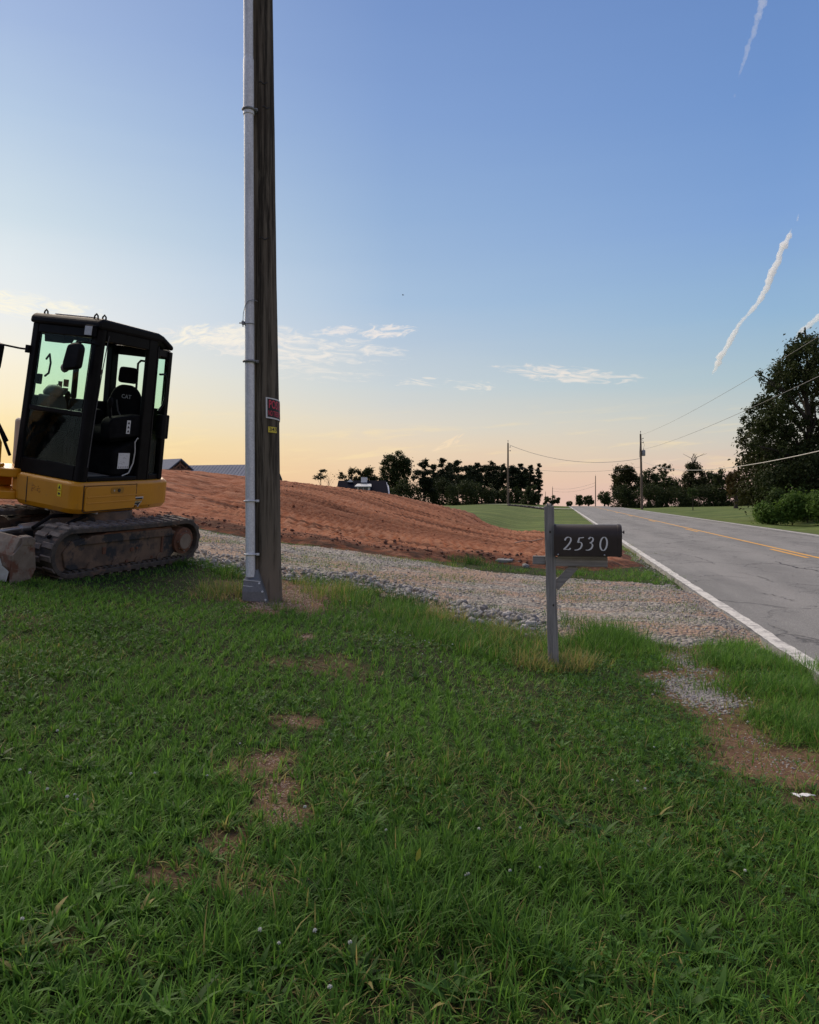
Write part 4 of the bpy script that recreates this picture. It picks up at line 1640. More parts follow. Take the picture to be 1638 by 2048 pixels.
    b.cyl((xs + .017, -.065, .928), (xs + .024, -.065, .928), .022, n=18)
    b.build('lock', M_ink, pan)
    b = MB()
    b.cyl((xs + .017, -.145, .928), (xs + .021, -.145, .928), .012, n=14)
    b.build('latch_button', M_chrome, pan)
    b = MB()
    for z in (.862, .792):
        b.prism([(-.57, z - .008), (.40, z - .008), (.40, z + .008), (-.57, z + .008)], 'x', xs + .0145 if z > 2 else xs + .010, xs + .0185)
    b.build('pressed_rib', M_yellow, pan, bevel=.003)
    b = MB()
    for y in (-.612, .262, .53):
        b.box((xs - .004 - (.012 if y > .5 else 0), y - .004, .70), (xs + .0025 - (.008 if y > .5 else 0), y + .004, 1.0))
    b.box((xs - .004, -.60, .688), (xs + .0025, .25, .694))
    b.box((xs - .004, -.60, .988), (xs + .0025, .25, .994))
    b.build('panel_gap', M_ink, house)
    b = MB()
    b.box((-.33, -.724, .70), (-.32, -.7205, 1.0))
    b.build('panel_gap', M_ink, house)
    b = MB()         # little clips under the skirt
    for y in (-.35, -.1, .15):
        b.box((xs - .12, y, .645), (xs - .04, y + .03, .668))
    b.box((-.1, -.66, .645), (-.05, -.60, .668))
    b.build('clip', M_scrape, house, bevel=.004)
    # decals
    b = MB()
    b.box((.13, -.7255, .915), (.185, -.723, .985))
    b.box((.13, -.7255, .845), (.185, -.723, .905))
    dec = b.build('warning_label', M_wyel, house)
    b = MB()
    b.add([(.157, -.727, .975), (.138, -.727, .932), (.176, -.727, .932)], [(0, 1, 2)])
    b.add([(.140, -.727, .89), (.175, -.727, .885), (.172, -.727, .868), (.150, -.727, .860), (.143, -.727, .872)], [(0, 1, 2, 3, 4)])
    b.build('warning_symbol', M_ink, dec)
    b = MB()
    rs = np.random.default_rng(11)
    for k in range(26):
        x, z = -.26 + .13 * rs.random(), .84 + .07 * rs.random()
        b.box((x, -.7225 - .0001 * k, z), (x + .006 + .012 * rs.random(), -.7210, z + .004 + .012 * rs.random()))
    b.build('worn_lettering', M_rustp, house)
    # state shaped sticker by the rear of the skirt
    st = [(.255, .735), (.31, .765), (.345, .80), (.355, .815), (.515, .815), (.512, .79), (.49, .765), (.46, .745), (.435, .715), (.41, .74), (.37, .745), (.33, .74)]
    st = [(y - .13, z * 1.08 - .062) for y, z in st]
    cy, cz = sum(p[0] for p in st) / len(st), sum(p[1] for p in st) / len(st)
    b = MB()
    b.prism([(cy + (y - cy) * 1.10, cz + (z - cz) * 1.22) for y, z in st], 'x', xs + .0025, xs + .0035)
    b.build('sticker_edge', M_paper, house)
    b = MB()
    b.prism(st, 'x', xs + .003, xs + .0045)
    sk = b.build('sticker', M_ink, house)
    b = MB()
    b.prism([(y - .13, z * 1.08 - .062) for y, z in [(.275, .742), (.345, .795), (.50, .795), (.49, .766), (.35, .760), (.33, .746)]], 'x', xs + .0048, xs + .0056)
    b.build('sticker_band', simple('sticker_gold', (.55, .47, .28), None, 6, .5, bump=0), sk)
    flat_text('M 861 R', .125, .020, M_ink, 'sticker_lettering', sk, (xs + .006, .232, .768), (0, 1, 0), (0, 0, 1), .0005)

    # --- cab
    CZ0, CZ1 = 1.03, 2.80
    XL, XR, YF, YB = -.62, .365, -.655, .82

    WARP[0] = lambda q: (q[0], q[1] + .14 * max(0.0, (q[2] - CZ0) / 1.77) * min(1.0, max(0.0, (.45 - q[1]) / 1.1)), q[2] + DZ)

    def post(b, x0, x1, y0, y1, z0=CZ0, z1=CZ1 - .04):
        b.box((x0, y0, z0), (x1, y1, z1))
    b = MB()
    post(b, XL, XL + .085, YF, YF + .09)
    b.prism(rounded([(XR - .105, YF), (XR - .03, YF), (XR, YF + .05), (XR, YF + .13), (XR - .06, YF + .13), (XR - .105, YF + .09)], .02, 2), 'z', CZ0, CZ1 - .04)
    post(b, XR - .06, XR - .002, .30, .475)
    b.box((XL + .085, YF + .004, CZ0), (XR - .105, YF + .10, CZ0 + .175))
    b.box((XL + .085, YF + .004, CZ1 - .15), (XR - .105, YF + .10, CZ1 - .04))
    b.box((XL + .085, YF + .012, 1.755), (XR - .105, YF + .05, 1.815))
    b.box((XR - .08, YF + .13, CZ0), (XR - .004, .30, CZ0 + .055))
    b.box((XR - .08, YF + .13, CZ1 - .17), (XR - .004, .30, CZ1 - .04))
    b.box((XL + .002, YF + .09, CZ0), (XL + .05, YB - .05, 1.93))
    b.box((XL + .002, YF + .09, CZ1 - .16), (XL + .05, YB - .05, CZ1 - .04))
    post(b, XL + .002, XL + .05, .10, .17, 1.93, CZ1 - .16)
    post(b, XL, XL + .10, YB - .13, YB - .01, CZ0, CZ1 - .12)
    b.box((XL + .10, YB - .06, CZ0), (.30, YB - .012, 1.93))
    b.box((XL + .10, YB - .06, CZ1 - .24), (.30, YB - .012, CZ1 - .12))
    post(b, .27, .335, YB - .085, YB - .011, CZ0, CZ1 - .14)
    fr = b.build('cab_frame', M_black, ex, bevel=.012, seg=2)
    # roof with sloping back
    b = MB()
    side = [(YF - .035, CZ1 - .045), (YF - .035, CZ1 + .03), (YF + .02, CZ1 + .075), (.46, CZ1 + .055), (.56, CZ1 + .03), (YB - .06, CZ1 - .07), (YB - .06, CZ1 - .13), (.54, CZ1 - .045)]
    b.prism(side, 'x', XL - .02, XR + .018)
    rf = b.build('cab_roof', M_black, ex, bevel=.03, seg=3)
    b = MB()
    b.prism([(YF + .06, CZ1 + .077), (.1, CZ1 + .070), (.1, CZ1 + .082), (YF + .06, CZ1 + .089)], 'x', XL + .25, XR - .16)
    b.build('roof_hatch', simple('grey_hatch', (.25, .26, .30), None, 8, .35, bump=.02), rf, bevel=.005)
    for (x, y) in ((XL + .12, YF + .06), (XR - .05, YF + .10), (XR - .10, YF + .02)):
        b = MB()
        b.tube([(x - .028, y, CZ1 + .06), (x - .022, y, CZ1 + .10), (x, y, CZ1 + .122), (x + .022, y, CZ1 + .10), (x + .028, y, CZ1 + .06)], .010, 8)
        b.build('lifting_eye', M_black, rf)
    # rear left corner: door swung back and hooked against it
    b = MB()
    dy0, dy1 = .475, YB
    dx0, dx1 = XR - .02, XR - .085

    def dpt(t, off=0.0):
        return (dx0 + (dx1 - dx0) * t + off * .97, dy0 + (dy1 - dy0) * t + off * .22)
    def panel(b, t0, t1, z0, z1, th=.022):
        p = [dpt(t0, -th), dpt(t1, -th), dpt(t1, th), dpt(t0, th)]
        b.prism(p, 'z', z0, z1)
    panel(b, 0, .10, CZ0, CZ1 - .10)
    panel(b, .88, 1.0, CZ0 + .02, CZ1 - .20)
    panel(b, .10, .88, CZ0, CZ0 + .07)
    panel(b, .10, .88, CZ1 - .22, CZ1 - .13)
    dr = b.build('cab_door', M_black, ex, bevel=.008)
    b = MB()
    panel(b, .10, .88, CZ0 + .07, 1.62, .003)
    b.build('door_glass', M_glassd, dr)
    b = MB()
    panel(b, .10, .88, 1.62, CZ1 - .22, .003)
    b.build('door_glass', M_glass, dr)
    b = MB()
    q = [Vector((*dpt(t, .05), z)) for t, z in ((.12, 2.36), (.45, 2.37), (.60, 2.32), (.62, 2.05), (.50, 1.98), (.2, 1.90))]
    b.tube(q, .014, 10)
    b.build('grab_rail', M_black, dr)
    b = MB()
    panel(b, .62, 1.18, 1.55, 1.86, .045)
    b.build('door_latch', M_inter, dr, bevel=.015)
    # glazing
    b = MB()
    b.box((XL + .08, YF + .026, 1.81), (XR - .10, YF + .031, CZ1 - .14))
    b.build('windshield', M_glass, ex)
    b = MB()
    b.box((XL + .08, YF + .026, CZ0 + .17), (XR - .10, YF + .031, 1.76))
    b.build('lower_window', M_glassd, ex)
    b = MB()
    b.box((XL + .02, YF + .085, 1.92), (XL + .025, .11, CZ1 - .15))
    b.box((XL + .02, .16, 1.92), (XL + .025, YB - .12, CZ1 - .15))
    b.build('side_window', M_glass, ex)
    b = MB()
    b.box((XL + .09, YB - .04, 1.92), (.28, YB - .035, CZ1 - .22))
    b.build('rear_window', M_glass, ex)
    b = MB()
    ins = .045
    b.box((XL + .086, YF + .016, 1.815), (XL + .10, YF + .026, CZ1 - .15))
    b.box((XR - .12, YF + .016, 1.815), (XR - .106, YF + .026, CZ1 - .15))
    b.build('window_seal', M_inter, ex)
    # inside the cab
    b = MB()
    b.box((XL + .06, YF + .12, CZ0 + .02), (XR - .09, .60, CZ0 + .05))
    b.build('floor_mat', M_mat, ex)
    b = MB()
    b.prism([(-.08, CZ0 + .05), (.66, CZ0 + .05), (.66, 1.55), (.55, 1.60), (-.02, 1.42), (-.08, 1.38)], 'x', -.42, .30)
    b.build('seat_base', M_inter, ex, bevel=.03)
    b = MB()
    b.prism(rounded([(-.10, 1.47), (.42, 1.53), (.46, 1.62), (.38, 1.68), (-.06, 1.62), (-.14, 1.56)], .05, 3), 'x', -.27, .24)
    st_ = b.build('seat', M_seat, ex, bevel=.035, seg=3)
    b = MB()
    poly = rounded([(-.24, 1.60), (-.27, 1.92), (-.20, 2.10), (-.10, 2.18), (.07, 2.18), (.17, 2.10), (.24, 1.92), (.21, 1.60)], .06, 3)
    b.prism(poly, 'y', .0, .13, M=Matrix.Translation((0, .36, 0)) @ Matrix.Shear('XZ', 4, (0, 0)) @ Matrix.Rotation(R(0), 4, 'X'))
    b.build('backrest', M_seat, st_, bevel=.04, seg=3)
    b = MB()
    b.prism(rounded([(-.14, 2.20), (-.125, 2.40), (.095, 2.40), (.11, 2.20)], .05, 3), 'y', .38, .47)
    b.build('headrest', M_seat, st_, bevel=.03, seg=3)
    flat_text('CAT', .15, .050, simple('seat_stitching', (.30, .30, .31), None, 20, .9, bump=0), 'seat_lettering', st_, (-.03, .356, 2.01), (1, 0, 0), (0, 0, 1), .003, .01)
    b = MB()
    b.tube([(.19, .60, 2.46), (.17, .52, 2.50), (.10, .50, 2.50), (.06, .50, 2.46), (.05, .52, 2.10)], .014, 10)
    b.tube([(-.10, .355, 1.98), (-.06, .345, 1.85), (.02, .345, 1.74), (.10, .345, 1.70)], .010, 8)
    b.tube([(-.18, .352, 1.90), (-.15, .345, 1.75), (-.16, .34, 1.66)], .010, 8)
    b.build('belt', M_interg, st_)
    for s, x0, x1 in ((1, .20, .335), (-1, -.46, -.29)):
        b = MB()
        b.prism(rounded([(-.24, 1.52), (.36, 1.58), (.38, 1.80), (.30, 1.84), (-.18, 1.78), (-.26, 1.72)], .04, 3), 'x', x0, x1)
        co = b.build('console', M_inter, ex, bevel=.02)
        b = MB()
        xm = (x0 + x1) / 2
        b.tube([(xm, -.17, 1.76), (xm - .01, -.19, 1.86), (xm, -.20, 1.90)], .016, 10)
        b.blob((xm, -.205, 1.955), (.032, .036, .065), 2, 4, .05)
        b.build('joystick', M_inter, co)
    b = MB()
    b.box((.3355, .05, 1.60), (.3375, .115, 1.76))
    lb = b.build('control_label', M_paper, ex)
    b = MB()
    for z in (1.63, 1.68, 1.73):
        b.add([(.339, .06, z - .015), (.339, .105, z - .015), (.339, .082, z + .02)], [(0, 1, 2)])
    b.build('label_arrow', M_ink, lb)
    b = MB()
    b.box((.301, .0, 1.17), (.304, .20, 1.36))
    pl = b.build('instruction_plate', M_paper, ex)
    b = MB()
    rs = np.random.default_rng(8)
    for k in range(5):
        b.box((.3042, .012 + k * .038, 1.18), (.3050, .034 + k * .038, 1.198))
    for k in range(14):
        y, z = .02 + .15 * rs.random(), 1.21 + .13 * rs.random()
        b.box((.3042, y, z), (.3049 + .0001 * k, y + .01 + .02 * rs.random(), z + .004))
    b.build('plate_print', M_inkg, pl)
    b = MB()
    b.tube([(.32, .38, 1.52), (.33, .28, 1.55), (.33, .24, 1.50), (.335, .25, 1.38), (.33, .24, 1.24), (.335, .17, 1.12), (.33, .06, 1.085)], .008, 8)
    b.build('charging_cord', simple('pale_cord', (.42, .42, .40), None, 10, .6, bump=0), ex)
    b = MB()
    for y, z in ((-.36, 1.93), (-.28, 2.0)):
        b.box((XL + .03, y - .15 + .3, z), (XL + .034, y + .1, z + .08))
    b.build('pane_sticker', M_interg, ex)
    b = MB()
    for (y, z, w, h) in ((-.02, 2.06, .09, .09), (-.12, 2.02, .07, .10), (-.02, 1.955, .09, .09), (-.11, 1.945, .13, .06)):
        b.box((XL + .028, y - w / 2, z), (XL + .031, y + w / 2, z + h))
    b.build('window_notice', M_interg, ex)
    b = MB()
    b.box((XL + .14, YB - .047, 1.97), (XL + .20, YB - .043, 2.14))
    b.build('yellow_notice', M_wyel, ex)
    b = MB()
    b.box((XL + .06, -.50, 1.75), (XL + .24, -.15, 1.95))
    b.blob((XL + .16, -.35, 1.98), (.10, .14, .10), 2, 5, .08)
    b.build('monitor_hood', M_interg, ex, bevel=.02)
    b = MB()        # travel levers and pedals
    for x in (-.15, -.05):
        b.tube([(x, -.38, 1.08), (x, -.40, 1.45), (x + .01, -.36, 1.78)], .014, 8)
        b.blob((x + .01, -.355, 1.80), (.022, .022, .04), 2, 1, .05)
        b.box((x - .035, -.45, 1.09), (x + .035, -.30, 1.12))
    b.build('travel_lever', M_inter, ex)
    b = MB()
    b.tube([(XL + .05, -.42, 2.36), (XL + .13, -.46, 2.42), (XL + .16, -.46, 2.32), (XL + .14, -.45, 2.20), (XL + .06, -.42, 2.16)], .013, 8)
    b.build('grab_handle', M_inter, ex)
    b = MB()
    b.box((XL + .10, YF + .06, 2.06), (XL + .16, YF + .10, 2.18))
    b.build('phone_holder', M_inter, ex, bevel=.01)
    b = MB()
    b.prism([(-.52, 2.66), (-.30, 2.66), (-.36, 2.58), (-.50, 2.56)], 'x', XL + .06, XL + .36)
    b.build('sun_visor', M_inter, ex, bevel=.01)
    b = MB()
    b.cyl((XL + .053, .55, 2.30), (XL + .07, .55, 2.30), .03, n=12)
    b.build('red_button', M_redp, ex)
    # outside fittings
    b = MB()
    b.box((XR - .15, YF - .085, 2.655), (XR - .02, YF - .02, 2.785))
    wl = b.build('work_light', M_inter, ex, bevel=.014)
    b = MB()
    b.box((XR - .135, YF - .091, 2.67), (XR - .035, YF - .0855, 2.77))
    b.build('lens', M_lens, wl, bevel=.002)
    b = MB()
    b.tube([(XR - .01, YF + .02, 2.58), (XR - .01, YF - .12, 2.58), (XR - .06, YF - .17, 2.58), (XR - .19, YF - .19, 2.55), (XR - .19, YF - .19, 2.40)], .011, 8)
    mr = b.build('mirror', M_inter, ex)
    b = MB()
    b.prism(rounded([(-.33, 2.13), (-.13, 2.17), (-.12, 2.40), (-.17, 2.45), (-.31, 2.42), (-.35, 2.20)], .04, 3), 'y', YF - .24, YF - .15, M=Matrix.Translation((XR + .10, 0, .12)))
    b.build('mirror_shell', M_black, mr, bevel=.022, seg=3)
    b = MB()
    b.blob((XR - .23, YF - .20, 2.28), (.06, .03, .055), 2, 1, .05)
    b.build('wide_mirror', M_interg, mr)
    b = MB()
    b.tube([(XL + .01, YF + .04, 2.44), (XL - .10, YF - .05, 2.44), (XL - .26, YF - .16, 2.455)], .011, 8)
    b.box((XL - .035, YF - .03, 2.40), (XL + .012, YF + .05, 2.49))
    mr = b.build('mirror', M_inter, ex)
    b = MB()
    b.prism(rounded([(XL - .42, 2.14), (XL - .24, 2.16), (XL - .22, 2.46), (XL - .40, 2.50)], .04, 3), 'y', YF - .22, YF - .14)
    b.build('mirror_shell', M_black, mr, bevel=.022, seg=3)
    b = MB()
    b.tube([(XR + .003, YF + .16, CZ1 - .1), (XR + .006, YF + .12, 2.3), (XR + .004, YF + .10, 1.8), (XR + .003, YF + .09, 1.2)], .006, 6)
    b.build('door_seal', M_interg, ex)
    WARP[0] = lambda q: (q[0], q[1], q[2] + DZ)
    # --- boom, its swing casting and the engine side
    b = MB()
    for z0, z1 in ((.70, .80), (.96, 1.06)):
        b.prism(rounded([(-.50, -.70), (-.55, -.78), (-.78, -.98), (-1.0, -.98), (-1.05, -.60), (-.95, -.35), (-.55, -.42)], .05, 3), 'z', z0, z1)
    b.box((-.62, -.66, .80), (-.50, -.44, .96))
    b.box((-1.05, -.60, .80), (-.90, -.40, .96))
    sw = b.build('swing_casting', M_yellow, ex, bevel=.012)
    b = MB()
    b.cyl((-.84, -.84, .68), (-.84, -.84, 1.08), .06, n=20)
    b.build('swing_pin', M_mud, sw)
    b = MB()
    b.prism([(-.98, 1.06), (-.74, 1.06), (-.74, 1.34), (-.80, 1.42), (-.92, 1.42), (-.98, 1.34)], 'y', -1.0, -.72)
    b.box((-1.0, -1.02, 1.06), (-.70, -.70, 1.10))
    b.build('boom_foot', M_yellow, ex, bevel=.012)
    b = MB()
    pts = [(-.86, 1.22), (-1.15, 1.75), (-1.55, 2.25), (-2.1, 2.55), (-2.9, 2.60)]
    wd = [.17, .22, .27, .24, .18]
    up, dn = [], []
    for i, (p, w) in enumerate(zip(pts, wd)):
        a = Vector(pts[min(i + 1, 4)]) - Vector(pts[max(i - 1, 0)])
        a.normalize()
        nrm = Vector((-a[1], a[0]))
        up.append(tuple(Vector(p) + nrm * w / 2))
        dn.append(tuple(Vector(p) - nrm * w / 2))
    b.prism(up + dn[::-1], 'x', -.96, -.78)
    bo = b.build('boom', M_yellow, ex, bevel=.012)
    b = MB()
    b.prism([(-2.70, 2.82), (-2.98, 2.78), (-3.30, 1.20), (-3.12, 1.12), (-2.92, 1.9)], 'x', -.94, -.80)
    b.build('stick', M_yellow, ex, bevel=.012)
    b = MB()
    b.prism([(-3.32, 1.28), (-3.08, 1.18), (-2.80, .98), (-2.72, .74), (-2.86, .52), (-3.14, .46), (-3.10, .52), (-2.90, .60), (-2.80, .76), (-2.88, .94), (-3.12, 1.06)], 'x', -1.12, -.62)
    b.prism([(-3.30, 1.26), (-3.08, 1.18), (-2.80, .98), (-2.72, .74), (-2.86, .52), (-3.14, .46)], 'x', -1.135, -1.12)
    b.prism([(-3.30, 1.26), (-3.08, 1.18), (-2.80, .98), (-2.72, .74), (-2.86, .52), (-3.14, .46)], 'x', -.62, -.605)
    b.build('bucket', M_mud, ex, bevel=.006)
    b = MB()
    b.cyl((-.87, -1.05, 1.20), (-.87, -1.42, 1.78), .06, n=18)
    b.build('boom_ram', M_inter, bo)
    b = MB()
    b.tube([(-.70, -.70, 1.36), (-.72, -.86, 1.62), (-.75, -1.00, 1.66), (-.78, -1.16, 1.80)], .022, 10)
    b.tube([(-.66, -.68, 1.20), (-.66, -.84, 1.50), (-.68, -.98, 1.56), (-.74, -1.12, 1.72)], .018, 10)
    b.build('boom_hose', M_inter, bo)
    b = MB()
    b.prism(rounded([(-1.06, -.30), (-.64, -.30), (-.64, .98), (-.98, .98), (-1.08, .6)], .06, 3), 'z', Z1, 1.62)
    b.build('engine_hood', simple('pale_hood', (.42, .36, .27), (.36, .30, .22), 4, .5, bump=.05), ex, bevel=.05, seg=3)
    WARP[0] = None
    return ex


excavator()
# ------------------------------------------------------------------ roadside timber pole with conduit
PX, PY = -1.585, 8.6


def wood_pole_mat():
    m, N = mat_new('creosote_pole')
    tc = N.n('ShaderNodeTexCoord')
    pos = tc.outputs['Object']
    n1 = N.noise(N.mapping(pos, (16, 16, .55)), 1.0, 9, .7, .3)
    n2 = N.noise(N.mapping(pos, (50, 50, 1.4)), 1.0, 6, .7)
    n3 = N.noise(N.mapping(pos, (3, 3, .9)), 1.0, 5, .6)
    c = N.mix(N.ss(n1, .40, .60), (.024, .020, .014, 1), (.140, .118, .086, 1))
    c = N.mix(N.math('MULTIPLY', N.ss(n2, .50, .72), .6), c, (.20, .172, .13, 1))
    c = N.mix(N.math('MULTIPLY', N.ss(n3, .52, .70), .5), c, (.085, .062, .044, 1))
    z = N.n('ShaderNodeSeparateXYZ', ins={0: pos}).outputs[2]
    lo = N.math('SUBTRACT', 1.0, N.ss(z, .1, 2.2))
    c = N.mix(N.math('MULTIPLY', lo, N.ss(n3, .35, .65)), c, (.185, .15, .11, 1))
    cr = N.math('SUBTRACT', 1.0, N.ss(N.noise(N.mapping(pos, (22, 22, .22)), 1.0, 3, .5, .2), .30, .36))
    c = N.mix(N.math('MULTIPLY', cr, .9), c, (.008, .007, .006, 1))
    b = out_bsdf(N, Base_Color=c, Roughness=.9)
    b.inputs['Specular IOR Level'].default_value = .2
    N.set(b, 'Normal', bumpn(N, N.math('SUBTRACT', N.math('ADD', n1, N.math('MULTIPLY', n2, .5)), N.math('MULTIPLY', cr, 1.0)), .9, .02))
    return m


def galv_mat(name='galvanised', k=1.0):
    m, N = mat_new(name)
    tc = N.n('ShaderNodeTexCoord')
    pos = tc.outputs['Object']
    vo = N.n('ShaderNodeTexVoronoi', ins={'Vector': N.mapping(pos, (1, 1, .7)), 'Scale': 90.0})
    sp = N.n('ShaderNodeSeparateColor', ins={0: vo.outputs['Color']})
    n1 = N.noise(N.mapping(pos, (9, 9, .8)), 1.0, 7, .65)
    c = N.mix(sp.outputs[0], (.54 * k, .555 * k, .56 * k, 1), (.70 * k, .715 * k, .72 * k, 1))
    c = N.mix(N.math('MULTIPLY', N.ss(n1, .45, .68), .6), c, (.32 * k, .335 * k, .345 * k, 1))
    b = out_bsdf(N, Base_Color=c, Roughness=.5, Metallic=.15)
    N.set(b, 'Normal', bumpn(N, n1, .1, .003))
    return m


def near_pole():
    M_wood = wood_pole_mat()
    M_galv = galv_mat()
    M_galvd = galv_mat('dark_galvanised', .32)
    z0 = tz(PX, PY)
    rt = empty('utility_pole', (PX, PY, z0 - .05), label='thick dark timber pole with a grey conduit up its left side, close to the camera', cat='utility pole')
    H, RB, RT = 9.2, .170, .104
    nr, ns = 190, 64
    zz = np.linspace(0, H, nr)
    th = np.arange(ns) / ns * 2 * np.pi
    Zg, Tg = np.meshgrid(zz, th, indexing='ij')
    rr = RB + (RT - RB) * Zg / H
    rr = rr + .012 * np.exp(-Zg / .35)
    grain = (fbm(Tg * 5.1, Zg * .5, 201, 4) - .5) * .012
    deep = -.010 * np.clip(1 - np.abs(((Tg + .05 * np.sin(Zg * .9)) % 6.283) - 4.42) / .035, 0, 1) * (vnoise(Zg * .8, Zg * 0, 203) > .25)
    deep += -.007 * np.clip(1 - np.abs(((Tg + .04 * np.sin(Zg * 1.3)) % 6.283) - 5.05) / .03, 0, 1) * (vnoise(Zg * .6, Zg * 0 + 4, 204) > .45)
    knot = np.zeros_like(Zg)
    rs = np.random.default_rng(5)
    for k in range(26):
        kz, kt = rs.random() * H, 3.6 + rs.random() * 2.4
        d = ((Zg - kz) / .06) ** 2 + ((Tg - kt) / .25) ** 2
        knot += (.006 if k % 2 else -.007) * np.exp(-d)
    chip = -.006 * sm(.62, .72, fbm(Tg * 2.2, Zg * 1.4, 207, 4)) * np.exp(-Zg / 1.8)
    rr = rr + grain + deep + knot + chip
    lean = -.045 * (Zg / H)
    V = np.stack([(rr * np.cos(Tg) + lean).ravel(), (rr * np.sin(Tg)).ravel(), Zg.ravel()], 1)
    idx = np.arange(nr * ns).reshape(nr, ns)
    a, b_ = idx[:-1], idx[1:]
    F = np.stack([a.ravel(), np.roll(a, -1, 1).ravel(), np.roll(b_, -1, 1).ravel(), b_.ravel()], 1)
    top = idx[-1][None, :]
    link('timber', arr_mesh('timber', V, [F, top], [M_wood], True), rt)
    # scars: horizontal climbing marks seen as thin dark grooves
    def polr(z):
        return RB + (RT - RB) * z / H

    def ang_pt(a, z, off):
        r = polr(z) + off
        return Vector((r * math.cos(a) - .045 * z / H, r * math.sin(a), z))
    b = MB()
    for (z, a0, a1) in ((5.62, 4.62, 5.35), (5.36, 4.95, 5.5), (3.95, 4.6, 5.3)):
        b.tube([ang_pt(a0 + (a1 - a0) * k / 8, z + .012 * math.sin(k), .001) for k in range(9)], .006, 6)
    b.build('scar', M_ink, rt)
    # conduit: three lengths of steel pipe
    def cpos(z):
        return Vector((-.133 - .010 * z / H, -.188 + .040 * z / H, z))
    b = MB()
    b.tube([cpos(.30), cpos(3.0), cpos(5.28), cpos(9.0)], .051, 24)
    con = b.build('conduit', M_galv, rt)
    b = MB()
    b.tube([cpos(5.28), cpos(5.30), cpos(5.84), cpos(5.86)], [.052, .0565, .0565, .052], 24)
    b.tube([cpos(5.26), cpos(5.30)], .059, 24)
    b.build('coupling', M_galv, con)
    for z, kind in ((.545, 0), (1.12, 0), (2.62, 1), (5.31, 1)):
        c = cpos(z)
        b = MB()
        ring = []
        for k in range(13):
            a = R(190) + R(230) * k / 12
            ring.append(c + Vector((.062 * math.cos(a), .062 * math.sin(a), 0)))
        rad = .009 if kind == 0 else .014
        b.tube(ring + [c + Vector((.085, .045, 0))], rad, 8)
        b.cbox(c + Vector((.082, -.005, 0)), (.03, .02, .026))
        b.cyl(c + Vector((.082, -.02, 0)), c + Vector((.082, -.032, 0)), .008, n=8)
        b.build('clamp', M_galv if kind == 0 else M_galvd, con)
    # ground wire clip
    c = cpos(3.03)
    b = MB()
    b.cbox(c + Vector((-.064, -.02, .0)), (.026, .04, .034))
    b.cyl(c + Vector((-.07, -.02, 0)), c + Vector((-.105, -.02, 0)), .007, n=8)
    b.cyl(c + Vector((-.066, -.02, -.04)), c + Vector((-.066, -.02, .03)), .006, n=8)
    b.tube([c + Vector((.058 * math.cos(a), .058 * math.sin(a), -.01)) for a in [R(180 + 15 * k) for k in range(12)]], .004, 6)
    b.build('ground_clamp', M_galvd, con)
    b = MB()
    b.tube([c + Vector((-.066, -.02, .02)), c + Vector((-.06, -.03, .10)), c + Vector((-.035, -.05, .18)), c + Vector((.0, -.065, .225)), c + Vector((.05, -.055, .24)), c + Vector((.09, -.0, .235))], .0035, 6)
    b.build('ground_wire', M_galvd, con)
    # flared cable guard at the foot
    b = MB()
    zt, zb = .33, .03
    xl, xr = -.192, -.045
    f0, f1 = -.255, -.30
    T = [(xl + .015, -.19, zt), (-.055, -.19, zt + .05), (-.04, -.12, zt + .06), (xl + .015, -.10, zt)]
    Bm = [(xl - .008, f1, zb), (.055, f1 + .04, zb - .02), (.07, -.14, zb - .02), (xl - .008, -.08, zb)]
    v = T + [(xl, f0, .27), (-.03, f0 + .03, .28), (.0, -.13, .28), (xl, -.09, .27)] + [(xl - .012, f1 + .01, .15), (.022, f1 + .045, .15), (.04, -.14, .15), (xl - .012, -.085, .15)] + Bm
    f = []
    for q in range(3):
        for i in range(4):
            j = (i + 1) % 4
            f.append((q * 4 + i, q * 4 + j, q * 4 + 4 + j, q * 4 + 4 + i))
    f.append((0, 3, 2, 1))
    b.add(v, f)
    gd = b.build('cable_guard', galv_mat('guard_grey', .22), con, bevel=.006)
    b = MB()
    for k in range(4):
        z = .07 + k * .062
        t = (z - .03) / .28
        b.bar((xl - .004, f1 + .012 + .03 * t - .002, z + .02), (.045 - .072 * t, f1 + .046 + .03 * t - .004, z - .002), .004, .006)
    b.build('guard_rib', M_galv, gd)
    b = MB()
    for z, x in ((.06, .055), (.15, .022), (.24, -.012)):
        b.cyl((x - .012, -.262, z), (x - .012, -.275, z), .011, n=10)
    b.build('guard_bolt', M_galv, gd)
    # ---- the sign and the number tag are nailed to the pole: things of their own
    def wrap(a, z, off):
        return Vector((PX, PY, z0 - .05)) + ang_pt(a, z, off)

    def wrapped_panel(b, a0, a1, z0_, z1_, off, n=20, tilt=0.0, th=.0015):
        v, f = [], []
        for k in range(n + 1):
            a = a0 + (a1 - a0) * k / n
            dz = tilt * k / n
            v += [wrap(a, z0_ + dz, off), wrap(a, z1_ + dz, off), wrap(a, z1_ + dz, off - th), wrap(a, z0_ + dz, off - th)]
        for k in range(n):
            for q in range(4):
                q2 = (q + 1) % 4
                f.append((4 * k + q, 4 * k + q2, 4 * k + 4 + q2, 4 * k + 4 + q))
        f.append((0, 1, 2, 3))
        f.append(tuple(4 * n + q for q in (3, 2, 1, 0)))
        b.add(v, f)

    def wrapped_text(s, a0, wid, z_, hgt, off, tilt_per_rad, bold):
        v, f = text_geo(s, 1.0, bold)
        mn, mx = v.min(0), v.max(0)
        pts = []
        for p in v:
            q = (p[0] - mn[0]) / (mx[0] - mn[0])
            a = a0 + wid * q
            pts.append(wrap(a, z_ + (p[1] - mn[1]) / (mx[1] - mn[1]) * hgt + tilt_per_rad * wid * q, off))
        b = MB()
        b.add(pts, f)
        return b
    zb_ = CAMZ - (840 - 997) * PY / FPX - (z0 - .05)
    hgt = .225
    a0 = 4.98
